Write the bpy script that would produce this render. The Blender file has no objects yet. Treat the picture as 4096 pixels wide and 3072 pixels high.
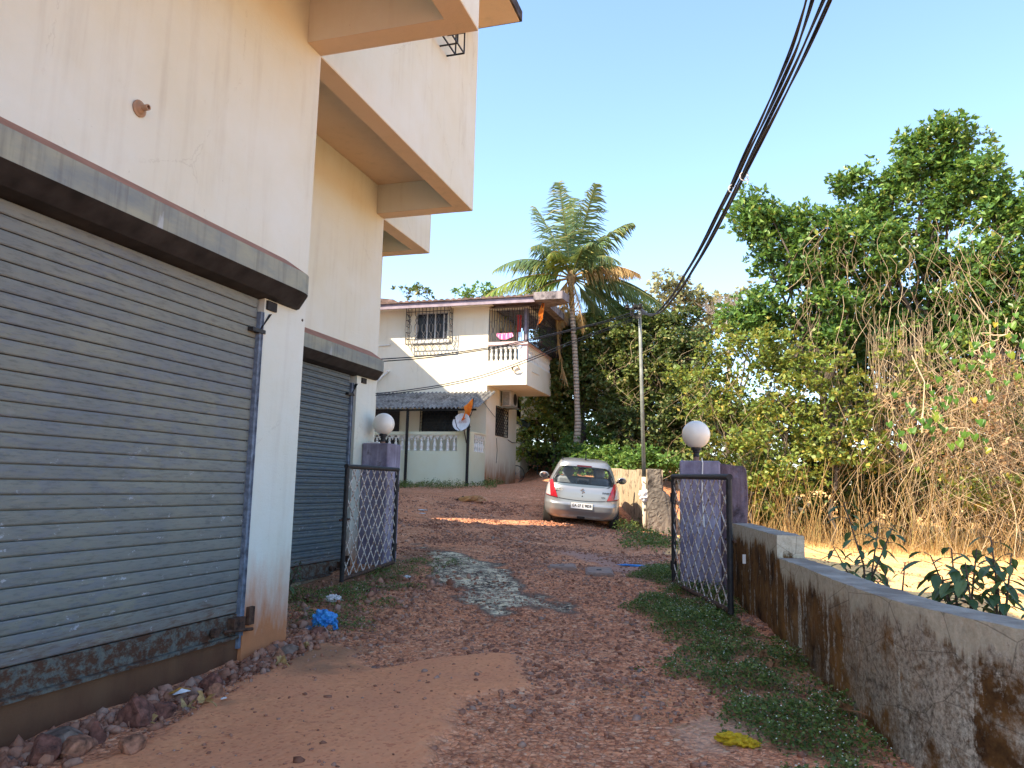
import bpy, math, random
import numpy as np
from mathutils import Vector, Matrix
rng = np.random.default_rng(11); random.seed(5)
sc = bpy.context.scene; COL = sc.collection
pi = math.pi

# ------------------------------------------------------------------ camera
F = 3041.1; PITCH = math.radians(7.636); ROLL = math.radians(1.342); YAW = math.radians(17.336)
fw = np.array([-math.sin(YAW)*math.cos(PITCH), math.cos(YAW)*math.cos(PITCH), math.sin(PITCH)])
_r0 = np.array([math.cos(YAW), math.sin(YAW), 0.0]); _u0 = np.cross(_r0, fw)
cr = _r0*math.cos(ROLL)+_u0*math.sin(ROLL); cu = -_r0*math.sin(ROLL)+_u0*math.cos(ROLL)
def ray(px, py): return fw+cr*(px-2048)/F-cu*(py-1536)/F
def onX(px, py, v): d = ray(px, py); return d*v/d[0]
def onY(px, py, v): d = ray(px, py); return d*v/d[1]
def onZ(px, py, v): d = ray(px, py); return d*v/d[2]
KD = 4096/2212.0
def dY(x, y, v): return onY(x*KD, y*KD, v)
cd = bpy.data.cameras.new('camera'); cam = bpy.data.objects.new('camera', cd); COL.objects.link(cam)
cd.sensor_width = 36.0; cd.lens = F/4096*36.0; cd.clip_end = 2000; cd.clip_start = 0.05
cam.matrix_world = Matrix(((cr[0], cu[0], -fw[0], 0), (cr[1], cu[1], -fw[1], 0), (cr[2], cu[2], -fw[2], 0), (0, 0, 0, 1)))
sc.camera = cam

# ------------------------------------------------------------------ light
SA, SB = 0.85, 1.35                      # to-sun = (-SA, -1, SB)
S = Vector((-SA, -1.0, SB)).normalized()
elev = math.asin(S.z)
W = bpy.data.worlds.new('World'); sc.world = W; W.use_nodes = True
nt = W.node_tree; bg = nt.nodes['Background']
sky = nt.nodes.new('ShaderNodeTexSky'); sky.sky_type = 'NISHITA'; sky.sun_disc = False
sky.sun_elevation = elev; sky.sun_rotation = math.atan2(S.x, S.y)
sky.air_density = 1.0; sky.dust_density = 0.6; sky.ozone_density = 2.6
nt.links.new(sky.outputs[0], bg.inputs[0]); bg.inputs[1].default_value = 0.15
ld = bpy.data.lights.new('sun', 'SUN'); ld.energy = 4.4; ld.angle = math.radians(0.5); ld.color = (1.0, 0.84, 0.62)
lo = bpy.data.objects.new('sun', ld); COL.objects.link(lo)
lo.rotation_euler = (-S).to_track_quat('-Z', 'Y').to_euler()
sc.view_settings.view_transform = 'Standard'; sc.view_settings.look = 'None'
sc.view_settings.exposure = 1.65; sc.view_settings.gamma = 1.0

# ------------------------------------------------------------------ object helpers
ORG = {}
def tag(o, label=None, cat=None, group=None, kind=None):
    if label: o['label'] = label
    if cat: o['category'] = cat
    if group: o['group'] = group
    if kind: o['kind'] = kind
    return o
def thing(name, label, cat, loc=(0, 0, 0), rot=None, group=None):
    o = bpy.data.objects.new(name, None); COL.objects.link(o); o.empty_display_size = 0.2
    o.location = loc
    if rot is not None:
        if isinstance(rot, Matrix): o.rotation_euler = rot.to_euler()
        else: o.rotation_euler = rot
        ORG[o.name] = Vector((0, 0, 0))       # rotated things take local coordinates
    else:
        ORG[o.name] = Vector(loc)
    return tag(o, label, cat, group)
def link_mesh(name, me, mat, parent=None, smooth=False, loc=None):
    mats = mat if isinstance(mat, (list, tuple)) else [mat]
    for m in mats: me.materials.append(m)
    if smooth: me.polygons.foreach_set('use_smooth', np.ones(len(me.polygons), dtype=bool))
    o = bpy.data.objects.new(name, me); COL.objects.link(o)
    off = Vector((0, 0, 0))
    if parent is not None:
        o.parent = parent; off = ORG[parent.name]
    elif loc is not None:
        o.location = loc; off = Vector(loc)
    if off.length > 0: me.transform(Matrix.Translation(-off))
    ORG[o.name] = off
    return o
def npmesh(name, v, faces, mat_idx=None):
    """v (n,3); faces (m,k) array of one face size"""
    me = bpy.data.meshes.new(name)
    v = np.asarray(v, dtype=np.float32); faces = np.asarray(faces, dtype=np.int32)
    m, k = faces.shape
    me.vertices.add(len(v)); me.vertices.foreach_set('co', v.ravel())
    me.loops.add(m*k); me.loops.foreach_set('vertex_index', faces.ravel())
    me.polygons.add(m)
    me.polygons.foreach_set('loop_start', np.arange(0, m*k, k, dtype=np.int32))
    try: me.polygons.foreach_set('loop_total', np.full(m, k, dtype=np.int32))
    except Exception: pass
    if mat_idx is not None: me.polygons.foreach_set('material_index', np.asarray(mat_idx, dtype=np.int32))
    me.update(calc_edges=True); me.validate()
    return me
class MB:
    def __init__(s): s.v = []; s.f = []
    def add(s, vs, fs):
        n = len(s.v); s.v += [tuple(map(float, p)) for p in vs]; s.f += [tuple(n+i for i in f) for f in fs]; return s
    def box(s, x0, x1, y0, y1, z0, z1):
        return s.add([(x0, y0, z0), (x1, y0, z0), (x1, y1, z0), (x0, y1, z0), (x0, y0, z1), (x1, y0, z1), (x1, y1, z1), (x0, y1, z1)],
                     [(0, 3, 2, 1), (4, 5, 6, 7), (0, 1, 5, 4), (1, 2, 6, 5), (2, 3, 7, 6), (3, 0, 4, 7)])
    def bbox(s, x0, x1, y0, y1, z0, z1, b=0.01):
        """box with chamfered edges"""
        P = []; idx = {}
        X = (x0, x1); Y = (y0, y1); Z = (z0, z1); sg = (1, -1)
        for i in (0, 1):
            for j in (0, 1):
                for k in (0, 1):
                    c = (X[i], Y[j], Z[k]); d = (sg[i]*b, sg[j]*b, sg[k]*b)
                    for a in range(3):
                        p = [c[q]+(d[q] if q != a else 0) for q in range(3)]
                        idx[(i, j, k, a)] = len(P); P.append(p)
        fs = []
        # each corner vertex 'a' lies on the face normal to axis a
        for a in range(3):
            o = [q for q in range(3) if q != a]
            for sd in (0, 1):
                ring = []
                for (m, n) in ((0, 0), (1, 0), (1, 1), (0, 1)):
                    t = [0, 0, 0]; t[a] = sd; t[o[0]] = m; t[o[1]] = n
                    ring.append(idx[(t[0], t[1], t[2], a)])
                fs.append(tuple(ring))
        for a in range(3):
            o = [q for q in range(3) if q != a]
            for m in (0, 1):
                for n in (0, 1):
                    t0 = [0, 0, 0]; t0[o[0]] = m; t0[o[1]] = n; t1 = list(t0); t1[a] = 1
                    fs.append((idx[(*t0, o[0])], idx[(*t1, o[0])], idx[(*t1, o[1])], idx[(*t0, o[1])]))
        for i in (0, 1):
            for j in (0, 1):
                for k in (0, 1): fs.append(tuple(idx[(i, j, k, a)] for a in range(3)))
        return s.add(P, fs)
    def prism(s, poly, axis, a0, a1):
        """poly: 2-D points; extruded along axis from a0 to a1"""
        n = len(poly); vs = []
        for a in (a0, a1):
            for (p, q) in poly:
                vs.append({'x': (a, p, q), 'y': (p, a, q), 'z': (p, q, a)}[axis])
        return s.add(vs, [tuple(range(n)), tuple(range(2*n-1, n-1, -1))]+[(i, i+n, (i+1) % n+n, (i+1) % n) for i in range(n)])
    def tube(s, pts, r, n=6, cap=True):
        pts = [Vector(p) for p in pts]; m = len(pts); rs = r if isinstance(r, (list, tuple)) else [r]*m
        vs = []; prev = None
        for i, p in enumerate(pts):
            t = (pts[min(i+1, m-1)]-pts[max(i-1, 0)])
            t = t.normalized() if t.length > 1e-9 else Vector((0, 0, 1))
            if prev is None: a = t.orthogonal().normalized()
            else:
                a = prev-t*prev.dot(t); a = a.normalized() if a.length > 1e-6 else t.orthogonal().normalized()
            prev = a; b = t.cross(a)
            for k in range(n):
                w = 2*pi*k/n; vs.append(p+(a*math.cos(w)+b*math.sin(w))*rs[i])
        fs = [(i*n+k, i*n+(k+1) % n, (i+1)*n+(k+1) % n, (i+1)*n+k) for i in range(m-1) for k in range(n)]
        if cap: fs += [tuple(range(n-1, -1, -1)), tuple((m-1)*n+k for k in range(n))]
        return s.add(vs, fs)
    def bar(s, p, q, r, n=4): return s.tube([p, q], r, n)
    def lathe(s, prof, c=(0, 0, 0), n=20, axis='z'):
        vs = []
        for (r, h) in prof:
            for k in range(n):
                w = 2*pi*k/n; x, y = r*math.cos(w), r*math.sin(w)
                p = {'z': (x, y, h), 'y': (x, h, y), 'x': (h, x, y)}[axis]
                vs.append((c[0]+p[0], c[1]+p[1], c[2]+p[2]))
        m = len(prof)
        fs = [(i*n+k, i*n+(k+1) % n, (i+1)*n+(k+1) % n, (i+1)*n+k) for i in range(m-1) for k in range(n)]
        fs += [tuple(range(n-1, -1, -1)), tuple((m-1)*n+k for k in range(n))]
        return s.add(vs, fs)
    def quad(s, a, b, c, d): return s.add([a, b, c, d], [(0, 1, 2, 3)])
    def poly(s, pts): return s.add(pts, [tuple(range(len(pts)))])
    def build(s, name, mat, parent=None, smooth=False, loc=None):
        me = bpy.data.meshes.new(name); me.from_pydata(s.v, [], s.f); me.update()
        return link_mesh(name, me, mat, parent, smooth, loc)
def smooth_by_angle(o, deg=35):
    me = o.data
    me.polygons.foreach_set('use_smooth', np.ones(len(me.polygons), dtype=bool))
    try: me.set_sharp_from_angle(angle=math.radians(deg))
    except Exception: pass
    return o
def dup(root, loc, rotz=0.0, label=None, scale=1.0):
    r = root.copy(); COL.objects.link(r); r.location = loc; r.rotation_euler = (root.rotation_euler.x, root.rotation_euler.y, rotz)
    r.scale = (scale,)*3
    if label: r['label'] = label
    for ch in list(root.children):
        c = ch.copy(); COL.objects.link(c); c.parent = r
        for g in list(ch.children):
            d = g.copy(); COL.objects.link(d); d.parent = c
    return r

# ------------------------------------------------------------------ material helpers
class NB:
    def __init__(s, name):
        s.m = bpy.data.materials.new(name); s.m.use_nodes = True; s.t = s.m.node_tree
        s.b = s.t.nodes['Principled BSDF']; s.out = s.t.nodes['Material Output']
    def n(s, kind, **kw):
        x = s.t.nodes.new(kind)
        for k, v in kw.items(): setattr(x, k, v)
        return x
    def set(s, sock, v):
        if hasattr(v, 'links') or isinstance(v, bpy.types.NodeSocket): s.t.links.new(v, sock)
        else: sock.default_value = v
    def pos(s): return s.n('ShaderNodeNewGeometry').outputs['Position']
    def xyz(s, v=None):
        x = s.n('ShaderNodeSeparateXYZ'); s.set(x.inputs[0], v if v is not None else s.pos()); return x.outputs
    def mapv(s, v, scale=(1, 1, 1), loc=(0, 0, 0)):
        x = s.n('ShaderNodeMapping'); s.set(x.inputs[0], v); x.inputs['Scale'].default_value = scale; x.inputs['Location'].default_value = loc
        return x.outputs[0]
    def noise(s, v, scale, detail=4, rough=0.55, dist=0.0):
        x = s.n('ShaderNodeTexNoise'); s.set(x.inputs['Vector'], v); x.inputs['Scale'].default_value = scale
        x.inputs['Detail'].default_value = detail; x.inputs['Roughness'].default_value = rough; x.inputs['Distortion'].default_value = dist
        return x.outputs[0]
    def voro(s, v, scale, feat='F1', out='Distance'):
        x = s.n('ShaderNodeTexVoronoi'); x.feature = feat; s.set(x.inputs['Vector'], v); x.inputs['Scale'].default_value = scale
        return x.outputs[out]
    def ramp(s, f, a, b, ca=0.0, cb=1.0):
        x = s.n('ShaderNodeMapRange'); x.clamp = True; s.set(x.inputs[0], f)
        x.inputs[1].default_value = a; x.inputs[2].default_value = b; x.inputs[3].default_value = ca; x.inputs[4].default_value = cb
        return x.outputs[0]
    def cramp(s, f, stops):
        x = s.n('ShaderNodeValToRGB'); s.set(x.inputs[0], f); e = x.color_ramp.elements
        while len(e) < len(stops): e.new(0.5)
        for k, (p, c) in enumerate(stops): e[k].position = p; e[k].color = (*c, 1)
        return x.outputs[0]
    def mix(s, f, a, b, mode='MIX'):
        x = s.n('ShaderNodeMix'); x.data_type = 'RGBA'; x.blend_type = mode; s.set(x.inputs[0], f)
        for sock, v in ((x.inputs[6], a), (x.inputs[7], b)):
            if isinstance(v, tuple): sock.default_value = (*v, 1)
            else: s.set(sock, v)
        return x.outputs[2]
    def math(s, op, a, b=0.0, c=0.0):
        x = s.n('ShaderNodeMath'); x.operation = op; s.set(x.inputs[0], a); s.set(x.inputs[1], b)
        if op == 'MULTIPLY_ADD': s.set(x.inputs[2], c)
        return x.outputs[0]
    def attr(s, name): return s.n('ShaderNodeAttribute', attribute_name=name).outputs['Fac']
    def rand(s): return s.n('ShaderNodeNewGeometry').outputs['Random Per Island']
    def bump(s, h, strength=0.3, dist=0.01, prev=None):
        x = s.n('ShaderNodeBump'); s.set(x.inputs['Height'], h); x.inputs['Strength'].default_value = strength; x.inputs['Distance'].default_value = dist
        if prev is not None: s.set(x.inputs['Normal'], prev)
        return x.outputs[0]
    def fin(s, col=None, rough=0.8, normal=None, metal=0.0, spec=0.3):
        if col is not None:
            if isinstance(col, tuple): s.b.inputs['Base Color'].default_value = (*col, 1)
            else: s.set(s.b.inputs['Base Color'], col)
        s.set(s.b.inputs['Roughness'], rough); s.b.inputs['Metallic'].default_value = metal
        s.b.inputs['Specular IOR Level'].default_value = spec
        if normal is not None: s.set(s.b.inputs['Normal'], normal)
        return s.m
def simple(name, c, rough=0.6, metal=0.0, var=0.15, scale=12.0, bump=0.0, spec=0.3):
    b = NB(name); p = b.n('ShaderNodeTexCoord').outputs['Object']
    n = b.noise(p, scale, 5)
    c2 = tuple(max(0, x*(1-var*1.6)) for x in c); c1 = tuple(min(1, x*(1+var*0.6)) for x in c)
    col = b.cramp(n, [(0.3, c2), (0.7, c1)])
    nm = b.bump(n, bump, 0.01) if bump else None
    return b.fin(col, rough, nm, metal, spec)

def plaster(name, base, dirt=(0.50, 0.20, 0.06), zbase=None, zspan=0.7, stain=(0.32, 0.29, 0.24), stain_amt=0.35, bumps=0.25, wall=True):
    b = NB(name); p = b.pos(); x, y, z = b.xyz(p)
    big = b.noise(p, 0.9, 5, 0.6); fine = b.noise(p, 60, 3, 0.6); mid = b.noise(p, 6, 6, 0.65)
    streak = b.noise(b.mapv(p, (9, 9, 0.7)), 1.0, 5, 0.6)
    warm = tuple(c*k for c, k in zip(base, (0.95, 0.90, 0.80)))
    col = b.mix(b.ramp(big, 0.35, 0.7), base, warm)
    s1 = b.math('MULTIPLY', b.ramp(streak, 0.52, 0.78), b.ramp(big, 0.3, 0.65))
    col = b.mix(b.math('MULTIPLY', s1, stain_amt), col, stain)
    spots = b.ramp(mid, 0.66, 0.74); col = b.mix(b.math('MULTIPLY', spots, stain_amt*0.5), col, stain)
    if zbase is not None:
        h = b.math('SUBTRACT', z, zbase)
        h = b.math('ADD', h, b.math('MULTIPLY', b.math('SUBTRACT', b.noise(b.mapv(p, (5, 5, 1.5)), 1.0, 6, 0.65), 0.5), -zspan*1.1))
        k = b.ramp(h, zspan*0.25, zspan, 1.0, 0.0); k = b.math('POWER', k, 1.3)
        k = b.math('MULTIPLY', k, b.ramp(b.noise(b.mapv(p, (1, 1, 0.4)), 1.3, 4), 0.32, 0.50, 0.72, 1.0))
        dcol = b.mix(b.noise(p, 9, 5), tuple(c*0.8 for c in dirt), tuple(c*1.25 for c in dirt))
        col = b.mix(b.math('MULTIPLY', k, 0.9), col, dcol)
    pits = b.noise(p, 34, 4, 0.7); sp = b.math('MULTIPLY', b.ramp(pits, 0.70, 0.74), b.ramp(b.noise(p, 1.7, 4), 0.45, 0.6)); col = b.mix(b.math('MULTIPLY', sp, 0.55), col, (0.10, 0.085, 0.07))
    crk = b.voro(b.mapv(p, (0.5, 0.5, 0.33)), 1.4, 'DISTANCE_TO_EDGE'); wv = b.math('ADD', crk, b.math('MULTIPLY', b.math('SUBTRACT', b.noise(p, 5, 5, 0.7), 0.5), 0.10)); ck = b.math('MULTIPLY', b.ramp(b.math('ABSOLUTE', wv), 0.0, 0.004, 1.0, 0.0), b.ramp(big, 0.48, 0.56)); col = b.mix(b.math('MULTIPLY', ck, 0.16), col, (0.12, 0.10, 0.08))
    nm = b.bump(fine, bumps*1.5, 0.004); nm = b.bump(mid, bumps*0.9, 0.012, nm); nm = b.bump(b.noise(b.mapv(p, (2, 2, 5)), 4.0, 5, 0.6), bumps*0.6, 0.02, nm)
    return b.fin(col, 0.9, nm, spec=0.15)

M = {}
M['plaster'] = plaster('cream_plaster', (0.59, 0.635, 0.595), dirt=(0.46, 0.15, 0.035), zbase=-1.30, zspan=0.80)
M['soffit'] = plaster('soffit_bounce_plaster', (0.60, 0.48, 0.36), stain_amt=0.5)  # tan tint stands in for light bounced off the red ground
M['house'] = plaster('house_plaster', (0.80, 0.765, 0.645), dirt=(0.36, 0.13, 0.04), zbase=-0.1, zspan=1.1, stain_amt=0.15)
M['veranda'] = plaster('pale_green_plaster', (0.70, 0.72, 0.56), zbase=-0.25, zspan=0.35, stain_amt=0.12)
M['white_paint'] = simple('white_paint', (0.78, 0.77, 0.72), 0.6, var=0.08)
M['pink_paint'] = simple('pink_paint', (0.62, 0.45, 0.45), 0.7, var=0.1)
M['lilac_fascia'] = simple('lilac_fascia', (0.30, 0.25, 0.30), 0.8, var=0.2, scale=4)
def purple():
    b = NB('purple_paint'); p = b.pos(); z = b.xyz(p)[2]
    n1 = b.noise(p, 3.5, 6, 0.65); n2 = b.noise(b.mapv(p, (14, 14, 1.2)), 1.0, 5, 0.6); n3 = b.noise(p, 40, 3)
    col = b.mix(b.ramp(n1, 0.4, 0.65), (0.16, 0.14, 0.20), (0.28, 0.26, 0.33))
    col = b.mix(b.math('MULTIPLY', b.ramp(n2, 0.5, 0.7), 0.6), col, (0.40, 0.38, 0.47))
    col = b.mix(b.math('MULTIPLY', b.ramp(b.noise(p, 7, 6, 0.7), 0.58, 0.7), 0.75), col, (0.07, 0.055, 0.06))
    edge = b.math('ADD', z, b.math('MULTIPLY', n1, -0.5))
    col = b.mix(b.math('MULTIPLY', b.ramp(edge, 0.0, 0.2), 0.35), col, (0.10, 0.085, 0.09))
    return b.fin(col, 0.85, b.bump(n3, 0.3, 0.004, b.bump(n1, 0.3, 0.01)), spec=0.2)
M['purple'] = purple()
def shutter_mat(name, a, bb, c, rust=(0.10, 0.045, 0.02)):
    b = NB(name); p = b.pos(); x, y, z = b.xyz(p)
    v = b.mapv(p, (1, 1.0, 1.6)); n1 = b.noise(v, 1.5, 6, 0.62); n2 = b.noise(b.mapv(p, (1, 2.2, 7)), 2.2, 7, 0.72, 0.4); n3 = b.noise(b.mapv(p, (1, 5, 34)), 2.0, 6, 0.7)
    n4 = b.noise(b.mapv(p, (1, 3.0, 5.5), (3, 7, 1)), 2.4, 8, 0.75)
    slat = b.n('ShaderNodeTexWhiteNoise'); slat.noise_dimensions = '1D'
    b.set(slat.inputs['W'], b.math('FLOOR', b.math('DIVIDE', b.math('ADD', z, 1.14), 0.0795)))
    col = b.mix(b.ramp(n1, 0.36, 0.64), a, bb)
    col = b.mix(b.math('MULTIPLY', b.ramp(slat.outputs[0], 0.2, 1.0), 0.22), col, tuple(k*1.5 for k in a))
    blue = b.math('MULTIPLY', b.ramp(n2, 0.50, 0.54), b.ramp(b.noise(p, 0.8, 3), 0.40, 0.52))
    col = b.mix(b.math('MULTIPLY', blue, 0.6), col, c)
    col = b.mix(b.math('MULTIPLY', b.ramp(n3, 0.50, 0.66), 0.45), col, tuple(k*0.45 for k in a))
    pale = b.math('MULTIPLY', b.ramp(n4, 0.615, 0.635), b.ramp(z, 0.4, -0.3))
    col = b.mix(b.math('MULTIPLY', pale, 0.8), col, (0.34, 0.37, 0.40))
    hz = b.math('ADD', z, b.math('MULTIPLY', b.math('SUBTRACT', n2, 0.5), 0.7))
    rz = b.ramp(hz, -1.15, -0.8, 1.0, 0.0)
    col = b.mix(b.math('MULTIPLY', rz, b.ramp(n3, 0.42, 0.6)), col, rust)
    col = b.mix(b.math('MULTIPLY', b.ramp(z, -0.85, -1.14), 0.25), col, (0.30, 0.17, 0.10))
    return b.fin(col, b.ramp(n3, 0.3, 0.7, 0.5, 0.75), b.bump(n3, 0.12, 0.004), 0.0, 0.35)
M['shutter1'] = shutter_mat('weathered_grey_shutter', (0.128, 0.142, 0.138), (0.182, 0.188, 0.150), (0.128, 0.146, 0.168))
M['shutter2'] = shutter_mat('blue_grey_shutter', (0.095, 0.125, 0.138), (0.125, 0.145, 0.140), (0.075, 0.108, 0.145))
def hood():
    b = NB('hood_metal'); p = b.pos(); n = b.noise(b.mapv(p, (2, 1.0, 3)), 1.6, 6, 0.65); s = b.noise(b.mapv(p, (1, 14, 1)), 1.3, 4, 0.6)
    col = b.mix(b.ramp(n, 0.38, 0.62), (0.17, 0.20, 0.20), (0.27, 0.285, 0.22))
    col = b.mix(b.math('MULTIPLY', b.ramp(s, 0.5, 0.75), 0.55), col, (0.09, 0.085, 0.08))
    col = b.mix(b.ramp(b.noise(b.mapv(p, (1, 5, 1.2), (0, 3, 0)), 1.2, 5), 0.66, 0.70, 0.0, 0.7), col, (0.36, 0.40, 0.42))
    return b.fin(col, 0.7, b.bump(n, 0.1, 0.004), 0.0, 0.3)
def railmat():
    b = NB('rusty_bottom_rail'); p = b.pos(); n = b.noise(b.mapv(p, (1, 2, 3)), 6, 7, 0.75); f = b.noise(p, 30, 5, 0.7)
    col = b.mix(b.ramp(f, 0.4, 0.6), (0.09, 0.098, 0.09), (0.14, 0.145, 0.12)); col = b.mix(b.ramp(n, 0.43, 0.55), col, b.mix(f, (0.035, 0.02, 0.012), (0.12, 0.055, 0.03)))
    return b.fin(col, 0.8, b.bump(n, 0.3, 0.005), spec=0.2)
M['rail'] = railmat()
M['hood'] = hood()
M['hood_under'] = simple('hood_shade_metal', (0.030, 0.028, 0.028), 0.75, var=0.4, scale=7)  # shade under the hood put into this dark colour
M['oxide'] = simple('red_oxide_cap', (0.30, 0.155, 0.11), 0.85, var=0.15, scale=5)
M['rail_blue'] = simple('blue_grey_steel', (0.15, 0.19, 0.25), 0.6, var=0.4, scale=18)
M['rust'] = simple('rusty_steel', (0.085, 0.045, 0.028), 0.85, var=0.5, scale=24, bump=0.3)
M['black_steel'] = simple('black_steel', (0.022, 0.021, 0.022), 0.55, var=0.4, scale=20)
M['grille_paint'] = simple('grey_grille_paint', (0.075, 0.075, 0.08), 0.6, var=0.2)
M['mossy_edge'] = simple('mossy_concrete_edge', (0.06, 0.057, 0.062), 0.95, var=0.6, scale=9, bump=0.4)
def lattice():
    b = NB('chipped_white_lattice'); p = b.n('ShaderNodeTexCoord').outputs['Object']
    n = b.noise(p, 30, 5, 0.7)
    col = b.mix(b.ramp(n, 0.46, 0.58), (0.56, 0.52, 0.47), (0.19, 0.11, 0.065))
    return b.fin(col, 0.7)
M['lattice'] = lattice()
M['globe'] = simple('opal_globe', (0.80, 0.76, 0.66), 0.28, var=0.10, scale=3, spec=0.5)
M['pipe_rust'] = simple('rusty_pipe', (0.25, 0.15, 0.11), 0.8, var=0.3)
def mossywall():
    b = NB('mossy_wall'); p = b.pos(); x, y, z = b.xyz(p)
    top = b.ramp(y, 6.55, 6.70, -0.525, -0.36)
    d = b.math('SUBTRACT', top, z)
    st = b.noise(b.mapv(p, (7, 7, 1.1)), 1.0, 8, 0.72); n = b.noise(p, 3.2, 8, 0.7); f = b.noise(p, 26, 6, 0.75); n2 = b.noise(b.mapv(p, (1, 1, 1), (5, 2, 9)), 2.0, 6, 0.65)
    base = b.mix(b.ramp(f, 0.35, 0.65), (0.36, 0.33, 0.25), (0.54, 0.50, 0.39))
    grey = b.mix(b.ramp(b.noise(p, 40, 6, 0.8), 0.38, 0.58), (0.15, 0.14, 0.115), (0.56, 0.53, 0.44))
    brown = b.mix(b.ramp(n, 0.35, 0.65), (0.035, 0.020, 0.011), (0.23, 0.12, 0.04))
    dd = b.math('ADD', d, b.math('MULTIPLY', b.math('SUBTRACT', st, 0.5), -0.55)); dd = b.math('ADD', dd, b.math('MULTIPLY', b.math('SUBTRACT', f, 0.5), 0.22)); dd = b.math('ADD', dd, b.math('MULTIPLY', b.math('SUBTRACT', n, 0.5), 0.25))
    k = b.ramp(dd, 0.09, 0.15)                       # algae below the clean band
    near = b.ramp(y, 6.4, 3.6, 0.0, 0.85)                       # the near end is greyer
    dry = b.math('ADD', b.ramp(b.math('ADD', st, b.math('MULTIPLY', f, 0.35)), 0.72, 0.80), b.math('MULTIPLY', near, b.ramp(b.math('ADD', n2, b.math('MULTIPLY', f, 0.25)), 0.58, 0.68)))
    low = b.mix(b.math('MINIMUM', dry, 1.0), brown, grey)
    col = b.mix(k, base, low)
    crack = b.ramp(b.voro(b.mapv(p, (1.2, 1.2, 2.2)), 2.2, 'DISTANCE_TO_EDGE'), 0.0, 0.012, 1.0, 0.0)
    col = b.mix(b.math('MULTIPLY', crack, 0.55), col, (0.03, 0.025, 0.02))
    nz = b.n('ShaderNodeSeparateXYZ'); b.set(nz.inputs[0], b.n('ShaderNodeNewGeometry').outputs['Normal'])
    up = b.ramp(nz.outputs[2], 0.6, 0.9)
    col = b.mix(up, col, b.mix(b.ramp(n, 0.4, 0.65), (0.20, 0.17, 0.14), (0.36, 0.33, 0.28)))
    return b.fin(col, 0.95, b.bump(f, 0.5, 0.01, b.bump(n, 0.5, 0.02)), spec=0.1)
M['mossywall'] = mossywall()
def oldwall(name, c1, c2, c3):
    b = NB(name); p = b.pos(); st = b.noise(b.mapv(p, (6, 6, 0.8)), 1.0, 7, 0.7); n = b.noise(p, 4, 7, 0.7); f = b.noise(p, 30, 4)
    col = b.mix(b.ramp(st, 0.42, 0.6), c1, c2); col = b.mix(b.ramp(n, 0.52, 0.66), col, c3)
    return b.fin(col, 0.95, b.bump(f, 0.4, 0.01, b.bump(n, 0.5, 0.03)), spec=0.1)
M['retain'] = oldwall('stained_retaining_wall', (0.34, 0.26, 0.17), (0.42, 0.35, 0.25), (0.08, 0.06, 0.045))
M['stub'] = oldwall('grey_stub_wall', (0.10, 0.088, 0.078), (0.18, 0.155, 0.13), (0.035, 0.03, 0.027))
M['purple_stub'] = oldwall('peeling_purple_wall', (0.12, 0.085, 0.10), (0.19, 0.15, 0.18), (0.055, 0.04, 0.045))
M['stone_dark'] = oldwall('dark_stone_wall', (0.060, 0.052, 0.045), (0.10, 0.088, 0.075), (0.02, 0.02, 0.018))
def stone():
    b = NB('laterite'); p = b.n('ShaderNodeTexCoord').outputs['Object']; r = b.rand(); n = b.noise(p, 18, 6, 0.7)
    col = b.cramp(r, [(0.0, (0.20, 0.090, 0.058)), (0.35, (0.31, 0.145, 0.092)), (0.7, (0.42, 0.215, 0.14)), (0.95, (0.38, 0.25, 0.19)), (1.0, (0.17, 0.14, 0.125))])
    col = b.mix(b.math('MULTIPLY', b.ramp(n, 0.4, 0.7), 0.5), col, (0.13, 0.055, 0.032))
    return b.fin(col, 0.95, b.bump(n, 0.7, 0.01), spec=0.1)
M['stone'] = stone()
def leafm(name, stops, transl=0.35, rough=0.45, tcol=None):
    gk = {'M': 1}.get('x', 1.0 if name in ('weed_leaf', 'dry_vine_stem', 'straw_blade', 'dry_palm_leaflet', 'young_plant_leaf', 'heart_vine_leaf') else 1.45)
    stops = [(p_, tuple(min(.6, q*gk) for q in c_)) for p_, c_ in stops]
    b = NB(name); r = b.rand(); col = b.cramp(r, stops)
    b.fin(col, rough, None, 0.0, 0.35)
    t = b.n('ShaderNodeBsdfTranslucent'); mx = b.n('ShaderNodeMixShader'); mx.inputs[0].default_value = transl
    b.set(t.inputs[0], b.mix(0.6, col, tcol) if tcol else col)
    b.t.links.new(b.b.outputs[0], mx.inputs[1]); b.t.links.new(t.outputs[0], mx.inputs[2]); b.t.links.new(mx.outputs[0], b.out.inputs[0])
    return b.m
M['leaf_ever'] = leafm('evergreen_leaf', [(0, (0.026, 0.062, 0.020)), (0.5, (0.064, 0.135, 0.032)), (0.88, (0.125, 0.21, 0.045)), (1, (0.24, 0.25, 0.06))], 0.35, 0.35, (0.16, 0.26, 0.03))
M['leaf_dark'] = leafm('dark_leaf', [(0, (0.022, 0.044, 0.016)), (0.6, (0.055, 0.088, 0.026)), (0.88, (0.12, 0.14, 0.04)), (1, (0.20, 0.155, 0.07))], 0.3, 0.5, (0.08, 0.12, 0.02))
M['leaf_yellow'] = leafm('yellowing_leaf', [(0, (0.055, 0.105, 0.022)), (0.45, (0.125, 0.185, 0.035)), (0.85, (0.215, 0.245, 0.055)), (1, (0.32, 0.24, 0.05))], 0.4, 0.5, (0.26, 0.24, 0.04))
M['leaf_mid'] = leafm('mid_green_creeper_leaf', [(0, (0.035, 0.06, 0.018)), (0.5, (0.085, 0.12, 0.03)), (0.85, (0.15, 0.18, 0.045)), (1, (0.24, 0.19, 0.08))], 0.35, 0.5, (0.16, 0.2, 0.03))
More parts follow.
